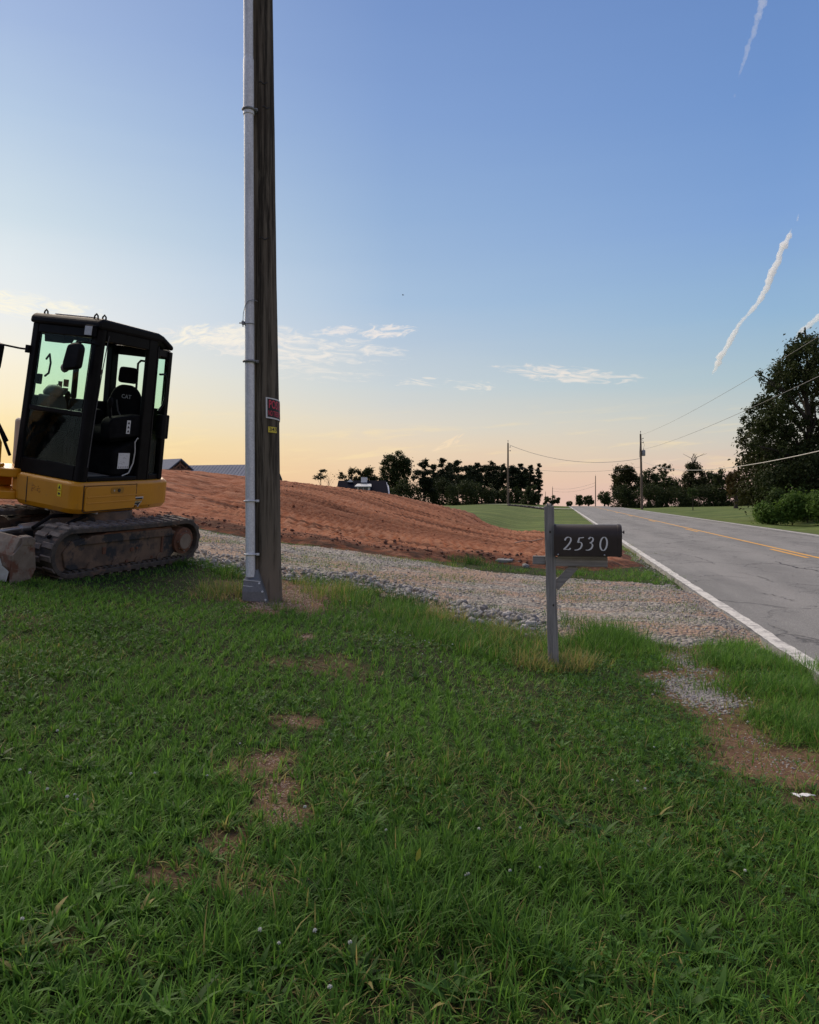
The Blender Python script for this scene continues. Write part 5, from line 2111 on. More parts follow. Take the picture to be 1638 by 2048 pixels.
    aw = .28 / .155
    zb_ = zb_ + .005
    b = MB()
    wrapped_panel(b, a0, a0 + aw, zb_, zb_ + hgt, .012, tilt=-.03)
    sg = b.build('no_trespassing_sign', simple('sign_white', (.60, .60, .58), None, 9, .5, bump=0), None,
                 label='black sign with red lettering and white border wrapped round the near pole', cat='sign')
    b = MB()
    m_ = .012 / .155
    wrapped_panel(b, a0 + m_ * 1.3, a0 + aw - m_ * 1.3, zb_ + .014, zb_ + hgt - .014, .0135, tilt=-.03)
    b.build('sign_face', simple('sign_black', (.012, .012, .013), None, 9, .5, bump=0), sg)
    M_red = simple('sign_red', (.52, .04, .07), None, 9, .5, bump=0)
    wrapped_text('POSTED', a0 + .20, aw - .40, zb_ + .108, .092, .0142, -.02, .02).build('sign_lettering', M_red, sg, fixn=False)
    wrapped_text('NO TRESPASSING', a0 + .16, aw - .32, zb_ + .028, .058, .0142, -.02, .01).build('sign_lettering', M_red, sg, fixn=False)
    zt_ = CAMZ - (867 - 997) * PY / FPX - (z0 - .05)
    b = MB()
    wrapped_panel(b, 5.12, 5.12 + .10 / .155, zt_, zt_ + .062, .012, tilt=-.005)
    tg = b.build('number_tag', simple('tag_yellow', (.62, .50, .045), None, 9, .45, bump=0), None,
                 label='small yellow number tag nailed to the near pole just under the black sign', cat='tag')
    wrapped_text('343', 5.20, .085 / .155, zt_ + .012, .040, .0128, 0, .015).build('tag_lettering', M_ink, tg, fixn=False)


near_pole()


# ------------------------------------------------------------------ mailbox
def mailbox():
    Y = 6.6
    base = G(1107, 1333)
    m, N = mat_new('weathered_timber')
    tc = N.n('ShaderNodeTexCoord')
    pos = tc.outputs['Object']
    g1 = N.noise(N.mapping(pos, (60, 60, 2.4)), 1.0, 8, .7, .4)
    g2 = N.noise(N.mapping(pos, (9, 9, 3)), 1.0, 6, .6)
    c = N.mix(N.ss(g1, .3, .7), (.17, .156, .142, 1), (.33, .305, .275, 1))
    c = N.mix(N.math('MULTIPLY', N.ss(g2, .52, .7), .5), c, (.21, .185, .16, 1))
    c = N.mix(N.math('MULTIPLY', N.ss(g1, .34, .24), .8), c, (.04, .038, .038, 1))
    bs = out_bsdf(N, Base_Color=c, Roughness=.9)
    bs.inputs['Specular IOR Level'].default_value = .2
    N.set(bs, 'Normal', bumpn(N, g1, .6, .004))
    M_post = m
    m2 = m.copy()
    m2.name = 'weathered_board'
    for nd in m2.node_tree.nodes:
        if nd.type == 'MAPPING' and nd.inputs[3].default_value[2] < 2.9:
            nd.inputs[3].default_value = (2.4, 60, 60)
    ang = -R(10.74)
    rt = empty('mailbox_post', base, ang, label='weathered grey timber post with a crossarm and brace holding the mailbox', cat='post')
    H = 1.345
    b = MB()
    hw = .041
    ln = -.042
    v, f = [], []
    lev = [(-.06, 0), (0.0, 0), (.2, 0), (.6, 0), (.9, 0), (1.2, 0), (H - .02, 0)]
    rs = np.random.default_rng(2)
    rows = 12
    for k in range(rows):
        z = -.06 + (H + .05) * k / (rows - 1)
        for (sx, sy) in ((-1, -1), (1, -1), (1, 1), (-1, 1)):
            v.append((ln * z / H + sx * hw * (1.08 - .10 * z / H) + rs.normal() * .0012, sy * hw + rs.normal() * .0012, z))
    for k in range(rows - 1):
        for q in range(4):
            q2 = (q + 1) % 4
            f.append((4 * k + q, 4 * k + q2, 4 * k + 4 + q2, 4 * k + 4 + q))
    f.append((0, 3, 2, 1))
    b.add(v, f)
    # split, rotten top
    for i in range(4):
        for j in range(4):
            x0, y0 = -hw + i * hw / 2, -hw + j * hw / 2
            h = rs.random() * .016 + (.014 if (i in (1, 2)) else 0)
            b.box((ln + x0 + .001, y0 + .001, H - .03), (ln + x0 + hw / 2 - .001, y0 + hw / 2 - .001, H - .005 + h))
    b.build('post', M_post, rt, bevel=.004)
    b = MB()
    b.box((-.175, -.008, .855), (-.042 - .028, .045, .925))
    b.box((.012, -.046, .845), (.435, .046, .918))
    b.build('crossarm', m2, rt, bevel=.004)
    b = MB()
    b.bar((.010, -.005, .665), (.172, -.005, .848), .04, .070)
    b.build('brace', m2, rt, bevel=.004)
    b = MB()
    for z, x in ((.52, .014), (1.13, .004)):
        b.blob((ln * z / H + x, -.0415, z), (.008, .002, .011), 2, int(z * 100), .1)
    b.build('knot', simple('knot_wood', (.055, .045, .038), None, 20, .9), rt)
    # ---- the box
    M_box = simple('dark_bronze_paint', (.032, .024, .019), (.042, .032, .026), 5, .45, bump=.05, spec=.22, c3=(.055, .044, .036), scale3=3, t3=(.55, .75))
    M_num = simple('number_white', (.68, .66, .62), None, 8, .45, bump=0)
    mb = empty('mailbox', base, ang, label='dark brown metal mailbox with white number 2530 on its side', cat='mailbox')
    zb, hh, wv = .935, .258, .105
    x0, x1 = .004, .532
    prof = [(-wv, zb), (-wv, zb + hh - .105)]
    for k in range(1, 16):
        a = math.pi - math.pi * k / 16
        prof.append((wv * math.cos(a), zb + hh - .105 + .105 * math.sin(a)))
    prof += [(wv, zb + hh - .105), (wv, zb)]
    b = MB()
    n = len(prof)
    v = [(x0, y, z) for y, z in prof] + [(x1, y, z) for y, z in prof]
    b.add(v, [(i, (i + 1) % n, n + (i + 1) % n, n + i) for i in range(n)], True)
    b.add(v[:n], [tuple(range(n))])
    b.add([(x1 - .01, y, z) for y, z in prof], [tuple(range(n))])
    bd = b.build('body', M_box, mb)
    md = bd.modifiers.new('edges', 'EDGE_SPLIT')
    md.split_angle = R(50)
    b = MB()
    sc = lambda y, z, k: (y * k, zb + hh / 2 + (z - zb - hh / 2) * k)
    for (xa, xb, k) in ((x0 - .004, x0 + .010, 1.022), (x1 - .022, x1 + .004, 1.03)):
        pr = [sc(y, z, k) for y, z in prof]
        b.prism(pr, 'x', xa, xb)
    b.build('rim', M_box, mb, bevel=.002)
    b = MB()
    pr = [sc(y, z, .97) for y, z in prof]
    b.prism(pr, 'x', x1 + .004, x1 + .012)
    dr = b.build('door', M_box, mb, bevel=.003)
    b = MB()
    zc = zb + hh - .062
    b.cyl((x1 + .012, 0, zc), (x1 + .030, 0, zc), .005, n=10)
    b.tube([(x1 + .028, 0, zc), (x1 + .032, 0, zc), (x1 + .037, 0, zc)], [.010, .015, .012], 12)
    b.build('knob', M_ink, dr)
    b = MB()
    for x in (.035, .405):
        b.blob((x, -wv - .002, zb + .012), (.007, .004, .007), 2, 3, .02)
    b.build('rivet', M_chrome, mb)
    b = MB()
    b.box((.03, -.075, zb - .018), (.43, .075, zb - .001))
    b.build('mounting_board', m2, mb)
    # italic numerals drawn with a broad nib
    S = {'2': [[(.10, .74), (.22, .93), (.45, 1.0), (.66, .93), (.72, .74), (.60, .52), (.36, .26), (.04, .02)], [(.04, .03), (.3, .045), (.55, .02), (.68, .06), (.74, .14)]],
         '5': [[(.36, .96), (.55, .955), (.82, .985)], [(.36, .96), (.24, .58)], [(.24, .58), (.44, .62), (.62, .53), (.66, .34), (.52, .12), (.26, .01), (-.04, -.02)]],
         '3': [[(.20, .86), (.38, .99), (.58, .97), (.67, .80), (.54, .63), (.34, .55)], [(.34, .55), (.56, .50), (.66, .34), (.54, .12), (.28, .0), (.0, .0)]],
         '0': [[(.36 + .34 * math.cos(a), .5 + .52 * math.sin(a)) for a in [2 * math.pi * k / 24 for k in range(25)]]]}

    def smooth(p):
        if len(p) < 4:
            return [tuple(np.array(p[0]) * (1 - t) + np.array(p[-1]) * t) for t in np.linspace(0, 1, 6)] if len(p) == 2 else p
        q = [np.array(a) for a in p]
        out = []
        for i in range(len(q) - 1):
            a, b_, c_, d = q[max(i - 1, 0)], q[i], q[i + 1], q[min(i + 2, len(q) - 1)]
            for t in np.linspace(0, 1, 5)[:-1]:
                out.append(.5 * ((2 * b_) + (c_ - a) * t + (2 * a - 5 * b_ + 4 * c_ - d) * t * t + (3 * b_ - a - 3 * c_ + d) * t ** 3))
        out.append(q[-1])
        return [tuple(o) for o in out]
    Hn, Wn = .104, .078
    for ch, u0 in (('2', .075), ('5', .170), ('3', .256), ('0', .366)):
        b = MB()
        for stroke in S[ch]:
            pts = [np.array((u0 + Wn * (x + .10 * y), zb + .052 + Hn * y)) for x, y in smooth(stroke)]
            L, Rr = [], []
            for i, p in enumerate(pts):
                d = pts[min(i + 1, len(pts) - 1)] - pts[max(i - 1, 0)]
                d = d / max(np.linalg.norm(d), 1e-9)
                ang_ = math.atan2(d[1], d[0])
                w = .0019 + .0046 * abs(math.sin(ang_ - R(-15 if ch != '0' else 0)))
                nn = np.array((-d[1], d[0]))
                L.append(p + nn * w)
                Rr.append(p - nn * w)
            k = len(pts)
            yy0, yy1 = -wv - .0005, -wv - .004
            v = [(p[0], yy1, p[1]) for p in L] + [(p[0], yy1, p[1]) for p in Rr] + [(p[0], yy0, p[1]) for p in L] + [(p[0], yy0, p[1]) for p in Rr]
            f = []
            for i in range(k - 1):
                f += [(i, i + 1, k + i + 1, k + i), (2 * k + i, 2 * k + i + 1, i + 1, i), (k + i, k + i + 1, 3 * k + i + 1, 3 * k + i)]
            b.add(v, f)
        b.build('numeral', M_num, mb)


mailbox()

# ------------------------------------------------------------------ trees
M_bark = simple('bark', (.022, .018, .014), (.048, .038, .030), 6, .95, bump=.6, bdist=.02, stretch=(3, 3, .6))
M_leaf = foliage_mat('broad_leaves', (.014, .024, .009), (.085, .110, .030), .25, .6)
M_leaf_b = foliage_mat('olive_leaves', (.016, .022, .007), (.085, .085, .024), .3, .6)
M_leaf_r = foliage_mat('turning_leaves', (.040, .030, .010), (.14, .10, .035), .3, .6)
M_pine = foliage_mat('pine_needles', (.008, .014, .006), (.036, .052, .02), .15, .7)
M_bush = foliage_mat('bright_shrub_leaves', (.045, .095, .018), (.19, .30, .055), .35, .55)
M_young = foliage_mat('young_leaves', (.022, .044, .012), (.095, .14, .036), .3, .6)


def leaf_cloud(clumps, n, size, seed, flat=1.0, shell=.55, up=.4, wob=.35):
    """n leaf cards spread over clumps (k,4: x,y,z,r)"""
    rs = np.random.default_rng(seed)
    C = np.array(clumps, float)
    w = C[:, 3] ** 2
    pick = rs.choice(len(C), n, p=w / w.sum())
    d = rs.normal(size=(n, 3))
    dn = np.linalg.norm(d, axis=1)[:, None]
    rad = np.clip(dn[:, 0] * .46, 0, 1.2)
    rad = np.where(rs.random(n) < .14, rad * 1.55, rad)
    d = d / dn
    p = C[pick, :3] + d * np.array([1, 1, flat]) * (C[pick, 3] * rad)[:, None]
    nrm = d + rs.normal(size=(n, 3)) * .8 + np.array([0, 0, up])
    nrm /= np.linalg.norm(nrm, axis=1)[:, None]
    t = np.cross(nrm, rs.normal(size=(n, 3)))
    t /= np.maximum(np.linalg.norm(t, axis=1), 1e-6)[:, None]
    b = np.cross(nrm, t)
    s = (size * (.55 + .9 * rs.random(n)))[:, None]
    q = np.stack([p - t * s * .5, p - b * s * .28 + nrm * s * .1, p + t * s * .5, p + b * s * .28 + nrm * s * .1], 1)
    hue = rs.random(len(C))
    tint = np.clip(.25 * rs.random(n) + .55 * hue[pick] * rs.random(n) + .15 * d[:, 2] * 0, 0, 1)
    return q.reshape(-1, 3), np.arange(4 * n).reshape(n, 4), np.repeat(tint, 4)


def tree(name, base, clumps, n, size, mat, label, cat='tree', group=None, trunk_r=.2, limbs=5, flat=1.0, seed=0, top=None, shell=.55, kink=.02):
    rt = empty(name, base, label=label, cat=cat, group=group)
    C = np.array(clumps, float).copy()
    C[:, :3] -= np.array(base)
    V, F, T = leaf_cloud(C, n, size, seed, flat, shell)
    link('crown', arr_mesh('crown', V, [F], [mat], False, attrs={'tint': T}), rt)
    rs = np.random.default_rng(seed + 1)
    H = (C[:, 2].max() if top is None else top)
    b = MB()
    cx, cy = (C[:, 0] * C[:, 3]).sum() / C[:, 3].sum(), (C[:, 1] * C[:, 3]).sum() / C[:, 3].sum()
    path, rad = [], []
    for k in range(9):
        f = k / 8
        path.append((cx * f ** 1.5 + rs.normal() * kink * H * f * .5, cy * f ** 1.5 + rs.normal() * kink * H * f * .5, -.15 + (H + .15) * f * .95))
        rad.append(trunk_r * (1 - .85 * f) + (.25 * trunk_r if k == 0 else 0))
    b.tube(path, rad, 8)
    tk = b.build('trunk', M_bark, rt, fixn=False)
    order = rs.permutation(len(C))[:limbs]
    for i in order:
        c = C[i]
        f = min(max((c[2] - c[3] * .6) / max(H, .1) * .75, .15), .85)
        k = f * 8
        k0 = int(k)
        p = Vector(path[k0]).lerp(Vector(path[min(k0 + 1, 8)]), k - k0)
        e = Vector(c[:3])
        mid = p.lerp(e, .5) + Vector((rs.normal() * .1, rs.normal() * .1, .08 * (e - p).length))
        lb = MB()
        r0 = trunk_r * (1 - .8 * f) * .55
        lb.tube([p, mid, e, e + (e - mid) * .12], [r0, r0 * .6, r0 * .25, r0 * .1], 6)
        lb.build('limb', M_bark, tk, fixn=False)
    return rt


def gz(u, Y):
    d = ray(u, 1000)
    return tz(d[0] * Y, Y)


def base_at(u, Y):
    d = ray(u, 1000)
    return (d[0] * Y, Y, tz(d[0] * Y, Y))


def ellipse_clumps(u, vt, vb, w, Y, n, seed, r=(.22, .40), pow_=1.0, depth=.8, taper=0.0):
    """clumps filling an egg between picture rows vt..vb, w picture columns wide, at distance Y"""
    rs = np.random.default_rng(seed)
    zt, zb_ = P(u, vt, Y).z, P(u, vb, Y).z
    x0 = P(u, vt, Y).x
    hw, hh = w * Y / FPX / 2, (zt - zb_) / 2
    out = []
    for _ in range(n):
        while True:
            q = rs.random(3) * 2 - 1
            if .12 < (q ** 2).sum() < 1:
                break
        rr = (r[0] + (r[1] - r[0]) * rs.random()) * min(hw, hh)
        sc = 1 - rr / min(hw, hh) * .8
        tp = 1 - taper * (q[2] * .5 + .5)
        out.append((x0 + q[0] * hw * sc * tp, Y + q[1] * hw * depth * sc * tp, (zt + zb_) / 2 + q[2] * hh * sc, rr))
    return out


LG = 'dark trees along the far field'
# behind the house
def far_trees():
    def pine(u, vt, Y, w, lab, seed, crown_from=.35, vb=None, n=1500, group='tall pines beside the far field'):
        b = base_at(u, Y)
        zt = P(u, vt, Y).z
        vbot = 997 - (b[2] + (zt - b[2]) * crown_from - CAMZ) * FPX / Y
        rs = np.random.default_rng(seed)
        hw = w * Y / FPX / 2
        zb_ = b[2] + (zt - b[2]) * crown_from
        cl = []
        for k in range(44):
            f = rs.random() ** .8
            z = zb_ + (zt - zb_) * f
            prof = (.35 + .65 * math.sin(math.pi * min(1, .15 + .8 * f))) * (1 if f < .8 else 1 - (f - .8) * 2.2)
            a = rs.random() * 6.28
            rad = hw * prof * (.15 + .75 * rs.random())
            cl.append((b[0] + rad * math.cos(a), b[1] + rad * math.sin(a), z, hw * (.24 + .24 * rs.random()) * max(prof, .5)))
        cl.append((b[0], b[1], zt - hw * .25, hw * .3))
        tree('pine_tree', b, cl, int(n * 2.4), .30 * Y / 140, M_pine, lab, group=group, trunk_r=.17 * Y / 140, limbs=6, flat=.55, seed=seed, kink=.012)

    def leafy(u, vt, vb, w, Y, lab, seed, n=2600, mat=None, k=24, size=.42, r=(.24, .42), name='leafy_tree', group=LG, trunk=.3, limbs=6, shell=.5):
        b = base_at(u, Y)
        cl = ellipse_clumps(u, vt, vb, w, Y, int(k * 2.2), seed, (r[0] * .62, r[1] * .72))
        tree(name, b, cl, int(n * 1.7), size * .78 * Y / 140, mat or M_leaf, lab, group=group, trunk_r=trunk, limbs=limbs, seed=seed, shell=shell)

    leafy(795, 898, 1004, 80, 138, 'big round-crowned dark tree right beside the dark-roofed house, tallest of the far row', 11, 6200, k=46, size=.42, trunk=.5, r=(.18, .30))
    leafy(702, 932, 990, 56, 150, 'open tree with loose branches rising behind the left end of the dark roof', 12, 1500, M_leaf_b, k=26, r=(.16, .28), shell=.4)
    leafy(736, 930, 992, 44, 150, 'fuller dark tree behind the white chimney of the dark-roofed house', 13, 2000, k=22)
    leafy(765, 950, 1000, 30, 148, 'low olive tree filling the gap between the house and the big round tree', 14, 1200, M_leaf_b, k=14)
    b = base_at(642, 150)
    cl = []
    rs = np.random.default_rng(4)
    for k in range(16):
        z = P(642, 966 - 26 * rs.random(), 150).z
        cl.append((b[0] + rs.normal() * .55, b[1] + rs.normal() * .5, z, .38 + .2 * rs.random()))
    tree('pine_tree', b, cl, 520, .30, M_pine, 'small lone pine standing left of the house above the red bank', trunk_r=.12, limbs=8, flat=.5, seed=41, kink=.01)
    b = base_at(660, 150)
    cl = [(b[0] + rs.normal() * .8, b[1] + rs.normal() * .5, P(660, 962 - 16 * rs.random(), 150).z, .5) for k in range(10)]
    tree('bare_tree', b, cl, 90, .22, M_leaf_r, 'thin nearly leafless tree just right of the small lone pine', trunk_r=.07, limbs=10, seed=43)
    pl = [(848, 921, 40), (884, 917, 42), (915, 919, 44), (932, 932, 40), (955, 925, 36), (984, 924, 34), (1006, 928, 28), (1024, 929, 30), (1042, 928, 28), (1061, 931, 26), (1077, 926, 22)]
    names = ['pine next to the big round tree, first of the pine row', 'broad pine second in the row from the big round tree', 'broad-topped pine in the middle left of the row', 'lower bushy pine in front of the two broad pines',
             'pine with a flat top left of the airy ones', 'airy pine with sky showing under its crown', 'narrow pine left of the first far utility pole', 'slim pine just right of the first far utility pole',
             'narrow pine third from the right end of the row', 'slim pine second from the right end of the row', 'tall narrow pine closing the row at its right end, beside the pink sky gap']
    for i, ((u, vt, w), nm) in enumerate(zip(pl, names)):
        pine(u, vt, 128 + 7 * (i % 3) + i, w, nm, 60 + i, crown_from=[.25, .2, .15, .1, .2, .45, .4, .3, .25, .25, .12][i], n=[2000, 2200, 2200, 2200, 1700, 1100, 1100, 1300, 1300, 1200, 1200][i])
    back = [(866, 930, 40, 'pine crown filling the gap between the first and second pines'), (900, 927, 42, 'pine crown behind the gap left of the broad-topped pine'), (943, 931, 42, 'pine standing behind the lower bushy pine'), (970, 931, 38, 'pine filling the gap left of the airy pine'),
            (996, 933, 36, 'pine behind the airy pine and the narrow pine'), (1033, 936, 34, 'low pine right of the first far utility pole, behind the slim pine'), (1052, 938, 30, 'low pine filling the gap before the right end of the row')]
    for i, (u, vt, w, nm) in enumerate(back):
        pine(u, vt, 150 + 2 * (i % 3), w, nm, 260 + i, crown_from=.15, n=2000)
    us = [(775, 962, 64), (812, 950, 76), (850, 952, 78), (888, 948, 80), (925, 948, 80), (962, 956, 72), (996, 964, 62), (1030, 968, 56), (1062, 966, 44)]
    un = ['under the big round tree', 'right of the big round tree', 'below the first pine', 'below the second pine', 'below the broad-topped pine', 'below the flat-topped pine', 'left of the first far utility pole', 'right of the first far utility pole', 'at the right end of the pine row']
    for i, ((u, vt, w), nm) in enumerate(zip(us, un)):
        leafy(u, vt, 1040, w, 124 + (i % 4) * 3, 'dark undergrowth bush ' + nm, 80 + i, 2600, k=24, size=.40, name='bush', group='bushes under the pine row', trunk=.1, limbs=2)
    # far end of the road
    leafy(1103, 990, 1014, 42, 230, 'rounded small tree on the crest just right of the pine row', 101, 900, k=12, size=.40)
    leafy(1139, 1002, 1014, 14, 300, 'tiny far tree alone where the road meets the pink sky', 102, 400, k=8, size=.40)
    leafy(1158, 987, 1013, 24, 260, 'small round far tree at the crest, left one of the touching pair', 103, 800, k=12, size=.36)
    leafy(1177, 989, 1013, 26, 262, 'small round far tree at the crest, right one of the touching pair', 104, 800, k=12, size=.36)
    leafy(1209, 978, 1013, 34, 210, 'dark tree between the thin far pole and the first tall roadside tree', 105, 1200, k=14, size=.38)
    # right of the road
    R_ = [(1250, 919, 1012, 58, 132, 'dense tall dark tree at the left end of the right-hand tree line', 5200, M_leaf_b, 40),
          (1298, 934, 1006, 60, 130, 'dark tree directly behind the transformer pole', 2400, M_leaf, 24),
          (1333, 944, 1006, 66, 132, 'dark tree between the transformer pole and the tree with a dead top', 2600, M_leaf, 24),
          (1386, 917, 1004, 56, 134, 'round-crowned tree with a dead spindly top poking out', 3200, M_leaf_b, 28),
          (1420, 940, 1004, 56, 136, 'dark tree right of the one with the dead top', 2200, M_leaf, 22),
          (1446, 934, 1004, 50, 126, 'dark narrow tree left of the browning tree', 1800, M_leaf, 18),
          (1472, 934, 1002, 44, 104, 'tree with browning autumn foliage at the far lawn edge', 3000, M_leaf_r, 26),
          (1362, 952, 1006, 60, 140, 'dark low tree behind the young lawn tree', 1800, M_leaf, 18)]
    for i, (u, vt, vb, w, Y, lab, n, mt, k) in enumerate(R_):
        leafy(u, vt, vb, w, Y, lab, 120 + i, n, mt, k, group='trees beyond the right-hand lawn')
    leafy(1325, 925, 955, 50, 136, 'thin pale tree top showing against the sky behind the transformer pole', 131, 420, M_leaf_b, 22, group='trees beyond the right-hand lawn', r=(.18, .3), limbs=12, trunk=.12)
    b = base_at(1386, 134)
    bt = MB()
    zt = P(1386, 906, 134).z - b[2]
    for k in range(9):
        bt.tube([(0, 0, zt - 2.2), (rs.normal() * .5, rs.normal() * .3, zt - .9), (rs.normal() * 1.1, rs.normal() * .5, zt - .1)], [.07, .04, .02], 5)
    o = bt.build('dead_branch', M_bark, None)
    o.location = (b[0], b[1], b[2])
    for t_ in bpy.data.objects:
        if t_.get('label', '').startswith('round-crowned tree with a dead'):
            o.location = (0, 0, 0)
            o.parent = t_
    leafy(1386, 973, 998, 26, 92, 'young slender tree alone on the right-hand lawn', 133, 700, M_young, 14, .26, group=None, trunk=.06, limbs=6)
    for i, (u, w) in enumerate([(1295, 100), (1350, 100), (1410, 100), (1460, 90), (1250, 66), (1510, 80)]):
        leafy(u, 964 if i else 960, 1040, w, 126 + i % 3, 'dark shrub filling the foot of the right-hand tree line, ' + ['under the transformer pole', 'left of the young lawn tree', 'right of the young lawn tree', 'under the browning tree', 'nearest the road crest', 'behind the bright roadside thicket'][i],
              150 + i, 3600, M_leaf, 30, .38, name='bush', group='shrubs at the foot of the right-hand trees', trunk=.08, limbs=2)

    # the big tree near the right edge
    Y = 52.0
    def px(lst, Yc, dy, sd):
        r = np.random.default_rng(sd)
        return [(*P(u, v, Yc + r.normal() * dy), rr * Yc / FPX) for u, v, rr in lst]
    big = [(1600, 695, 22), (1625, 688, 18), (1585, 716, 20), (1640, 714, 26), (1560, 744, 20), (1590, 750, 26), (1625, 748, 28), (1546, 772, 18), (1575, 790, 26), (1607, 778, 15), (1641, 774, 16),
           (1528, 806, 18), (1555, 824, 28), (1585, 830, 15), (1646, 852, 16), (1624, 816, 16), (1612, 842, 14), (1630, 882, 24), (1535, 856, 24), (1570, 864, 28), (1600, 892, 22), (1520, 886, 18), (1550, 905, 30), (1585, 925, 34), (1625, 930, 36),
           (1555, 955, 36), (1600, 975, 44), (1645, 975, 44), (1530, 975, 28), (1676, 716, 40), (1700, 790, 50), (1690, 870, 50), (1690, 950, 60)]
    rb = np.random.default_rng(31)
    sub = [(u + rb.normal() * r * .75, v + rb.normal() * r * .75, r * (.28 + .25 * rb.random())) for u, v, r in big for _ in range(4)]
    b = base_at(1618, Y)
    tree('oak_tree', b, px(big, Y, 1.0, 1) + px(big, Y + 3.0, .8, 9) + px(sub, Y, 1.3, 5), 52000, .21, M_leaf, 'large dark tree towering over the right edge beside the road', trunk_r=.34, limbs=26, seed=201, shell=.35)
    thin = [(1505, 890, 26), (1520, 910, 28), (1498, 920, 26), (1530, 935, 30), (1510, 950, 26), (1490, 935, 18), (1485, 880, 12), (1502, 865, 12), (1495, 985, 30), (1525, 985, 34)]
    b = base_at(1528, 56)
    tree('leafy_tree', b, px(thin, 56, 1.0, 2), 3600, .24, M_leaf_b, 'lighter open tree leaning out left of the large dark tree', trunk_r=.12, limbs=10, seed=203, shell=.3)
    sp = [(1488, 838, 9), (1496, 850, 10), (1500, 822, 10), (1482, 862, 8), (1510, 838, 12), (1516, 860, 14), (1520, 845, 14)]
    b = base_at(1560, 53)
    tree('leafy_tree', b, px(sp, 53, .6, 3), 900, .20, M_leaf, 'slim leaning tree whose feathery twigs stick out left of the large dark tree', trunk_r=.07, limbs=7, seed=205, shell=.2)
    for i, (u, v, w, h, Yb, nm) in enumerate([(1535, 1022, 70, 40, 45.5, 'lowest bright green shrub at the left tip of the roadside thicket'), (1585, 1008, 70, 60, 45, 'bright green shrub in the middle of the roadside thicket'),
                                              (1640, 1010, 80, 62, 44, 'bright green shrub at the right edge of the roadside thicket'), (1562, 992, 60, 50, 48, 'taller green shrub behind the left tip of the thicket'), (1615, 988, 80, 60, 48.5, 'taller green shrub against the trunk of the large dark tree'), (1705, 1005, 80, 70, 45, 'wide green shrub running out of the right edge')]):
        b = base_at(u, Yb)
        cl = ellipse_clumps(u, v - h / 2, 1050, w, Yb, 24, 220 + i, (.28, .5))
        tree('shrub', b, cl, 5200, .15, M_bush if i < 3 else M_young, nm, cat='shrub', group='roadside thicket', trunk_r=.04, limbs=4, seed=230 + i, shell=.3)


far_trees()


# ------------------------------------------------------------------ distant utility poles and wires
M_fpole = simple('grey_pole_wood', (.10, .075, .055), (.16, .12, .09), 3, .9, bump=.2, stretch=(6, 6, .5))
M_wire = simple('bare_wire', (.16, .16, .16), None, 5, .5, metallic=.4, bump=0)
M_cable = simple('pale_cable', (.40, .39, .36), None, 5, .6, bump=0)
M_ins = simple('porcelain', (.25, .24, .23), None, 5, .4, bump=0)


def far_pole(u, vt, Y, r, label, fit=0, tilt=0.0):
    b = base_at(u, Y)
    top = P(u + tilt, vt, Y)
    H = top.z - b[2]
    rt = empty('utility_pole', b, label=label, cat='utility pole', group='utility poles along the road')
    m = MB()
    m.tube([(0, 0, -.2), ((top.x - b[0]) * .5, 0, H * .5), (top.x - b[0], 0, H)], [r, r * .85, r * .66], 14)
    m.build('timber', M_fpole, rt)
    dx = top.x - b[0]
    for k in range(3 if fit else 1):
        z = H - .05 - k * .55
        m = MB()
        m.cyl((dx + (0 if k == 0 else r), -.0, z), (dx + (0 if k == 0 else r + .16), 0, z + (.35 if k == 0 else 0)), .03, n=8)
        m.blob((dx + (0 if k == 0 else r + .18), 0, z + (.38 if k == 0 else .02)), (.07, .07, .09), 2, k, .02)
        m.build('insulator', M_ins, rt)
    if fit == 2:
        z = H - 2.95
        m = MB()
        m.tube([(dx + .42, -.02, z), (dx + .42, -.02, z + .06), (dx + .42, -.02, z + .72), (dx + .42, -.02, z + .80)], [.20, .235, .235, .16], 20)
        tf = m.build('transformer', simple('transformer_grey', (.22, .23, .24), None, 6, .5, bump=0), rt)
        m = MB()
        m.cyl((dx + .42, -.02, z + .80), (dx + .42, -.02, z + 1.05), .045, .03, 10)
        m.build('bushing', M_ins, tf)
        m = MB()
        m.box((dx + .10, -.06, z + .15), (dx + .22, .04, z + .22))
        m.box((dx + .10, -.06, z + .55), (dx + .22, .04, z + .62))
        m.build('bracket', M_wire, tf)
        m = MB()
        m.tube([(dx + .42, -.02, z + 1.05), (dx + .5, -.05, z + 1.5), (dx + .35, -.05, z + 2.0), (dx + .1, 0, z + 2.3)], .015, 6)
        m.tube([(dx - .05, -.12, z + 2.2), (dx - .12, -.15, z + 1.2), (dx - .16, -.15, z + .4), (dx - .14, -.16, z - .2)], .03, 6)
        m.build('lead', M_wire, rt)
    return rt


far_pole(1284, 868, 105, .17, 'grey utility pole with a transformer on the right side of the road', 2, tilt=-3)
far_pole(1016, 886, 115, .16, 'bare utility pole in the mown field left of the road', 1)
far_pole(1060, 962, 165, .13, 'short pale utility pole in front of the right end of the pine row')
far_pole(1105, 975, 260, .13, 'thin far utility pole standing over the small rounded crest tree')
far_pole(1091, 984, 320, .13, 'farthest faint utility pole, left of the thin one over the crest tree')
far_pole(1191, 952, 240, .16, 'thin far utility pole at the crest by the pair of round trees')


def wire(pts, r, mat, label, cat='power line'):
    m = MB()
    m.tube(pts, r, 6)
    return m.build('power_line', mat, None, fixn=False, label=label, cat=cat, group='overhead lines')


def sagged(a, b, sag, n=24):
    return [a.lerp(b, k / n) - Vector((0, 0, 4 * sag * (k / n) * (1 - k / n))) for k in range(n + 1)]


A0, A1 = Vector((31.2, 105.0, 0)), Vector((12.7, 7.8, 0))


def para(z0, b, c, n=60):
    out = []
    for k in range(n + 1):
        a = k / n
        p = A0.lerp(A1, a)
        p.z = z0 + b * a + c * a * a
        out.append(p)
    return out


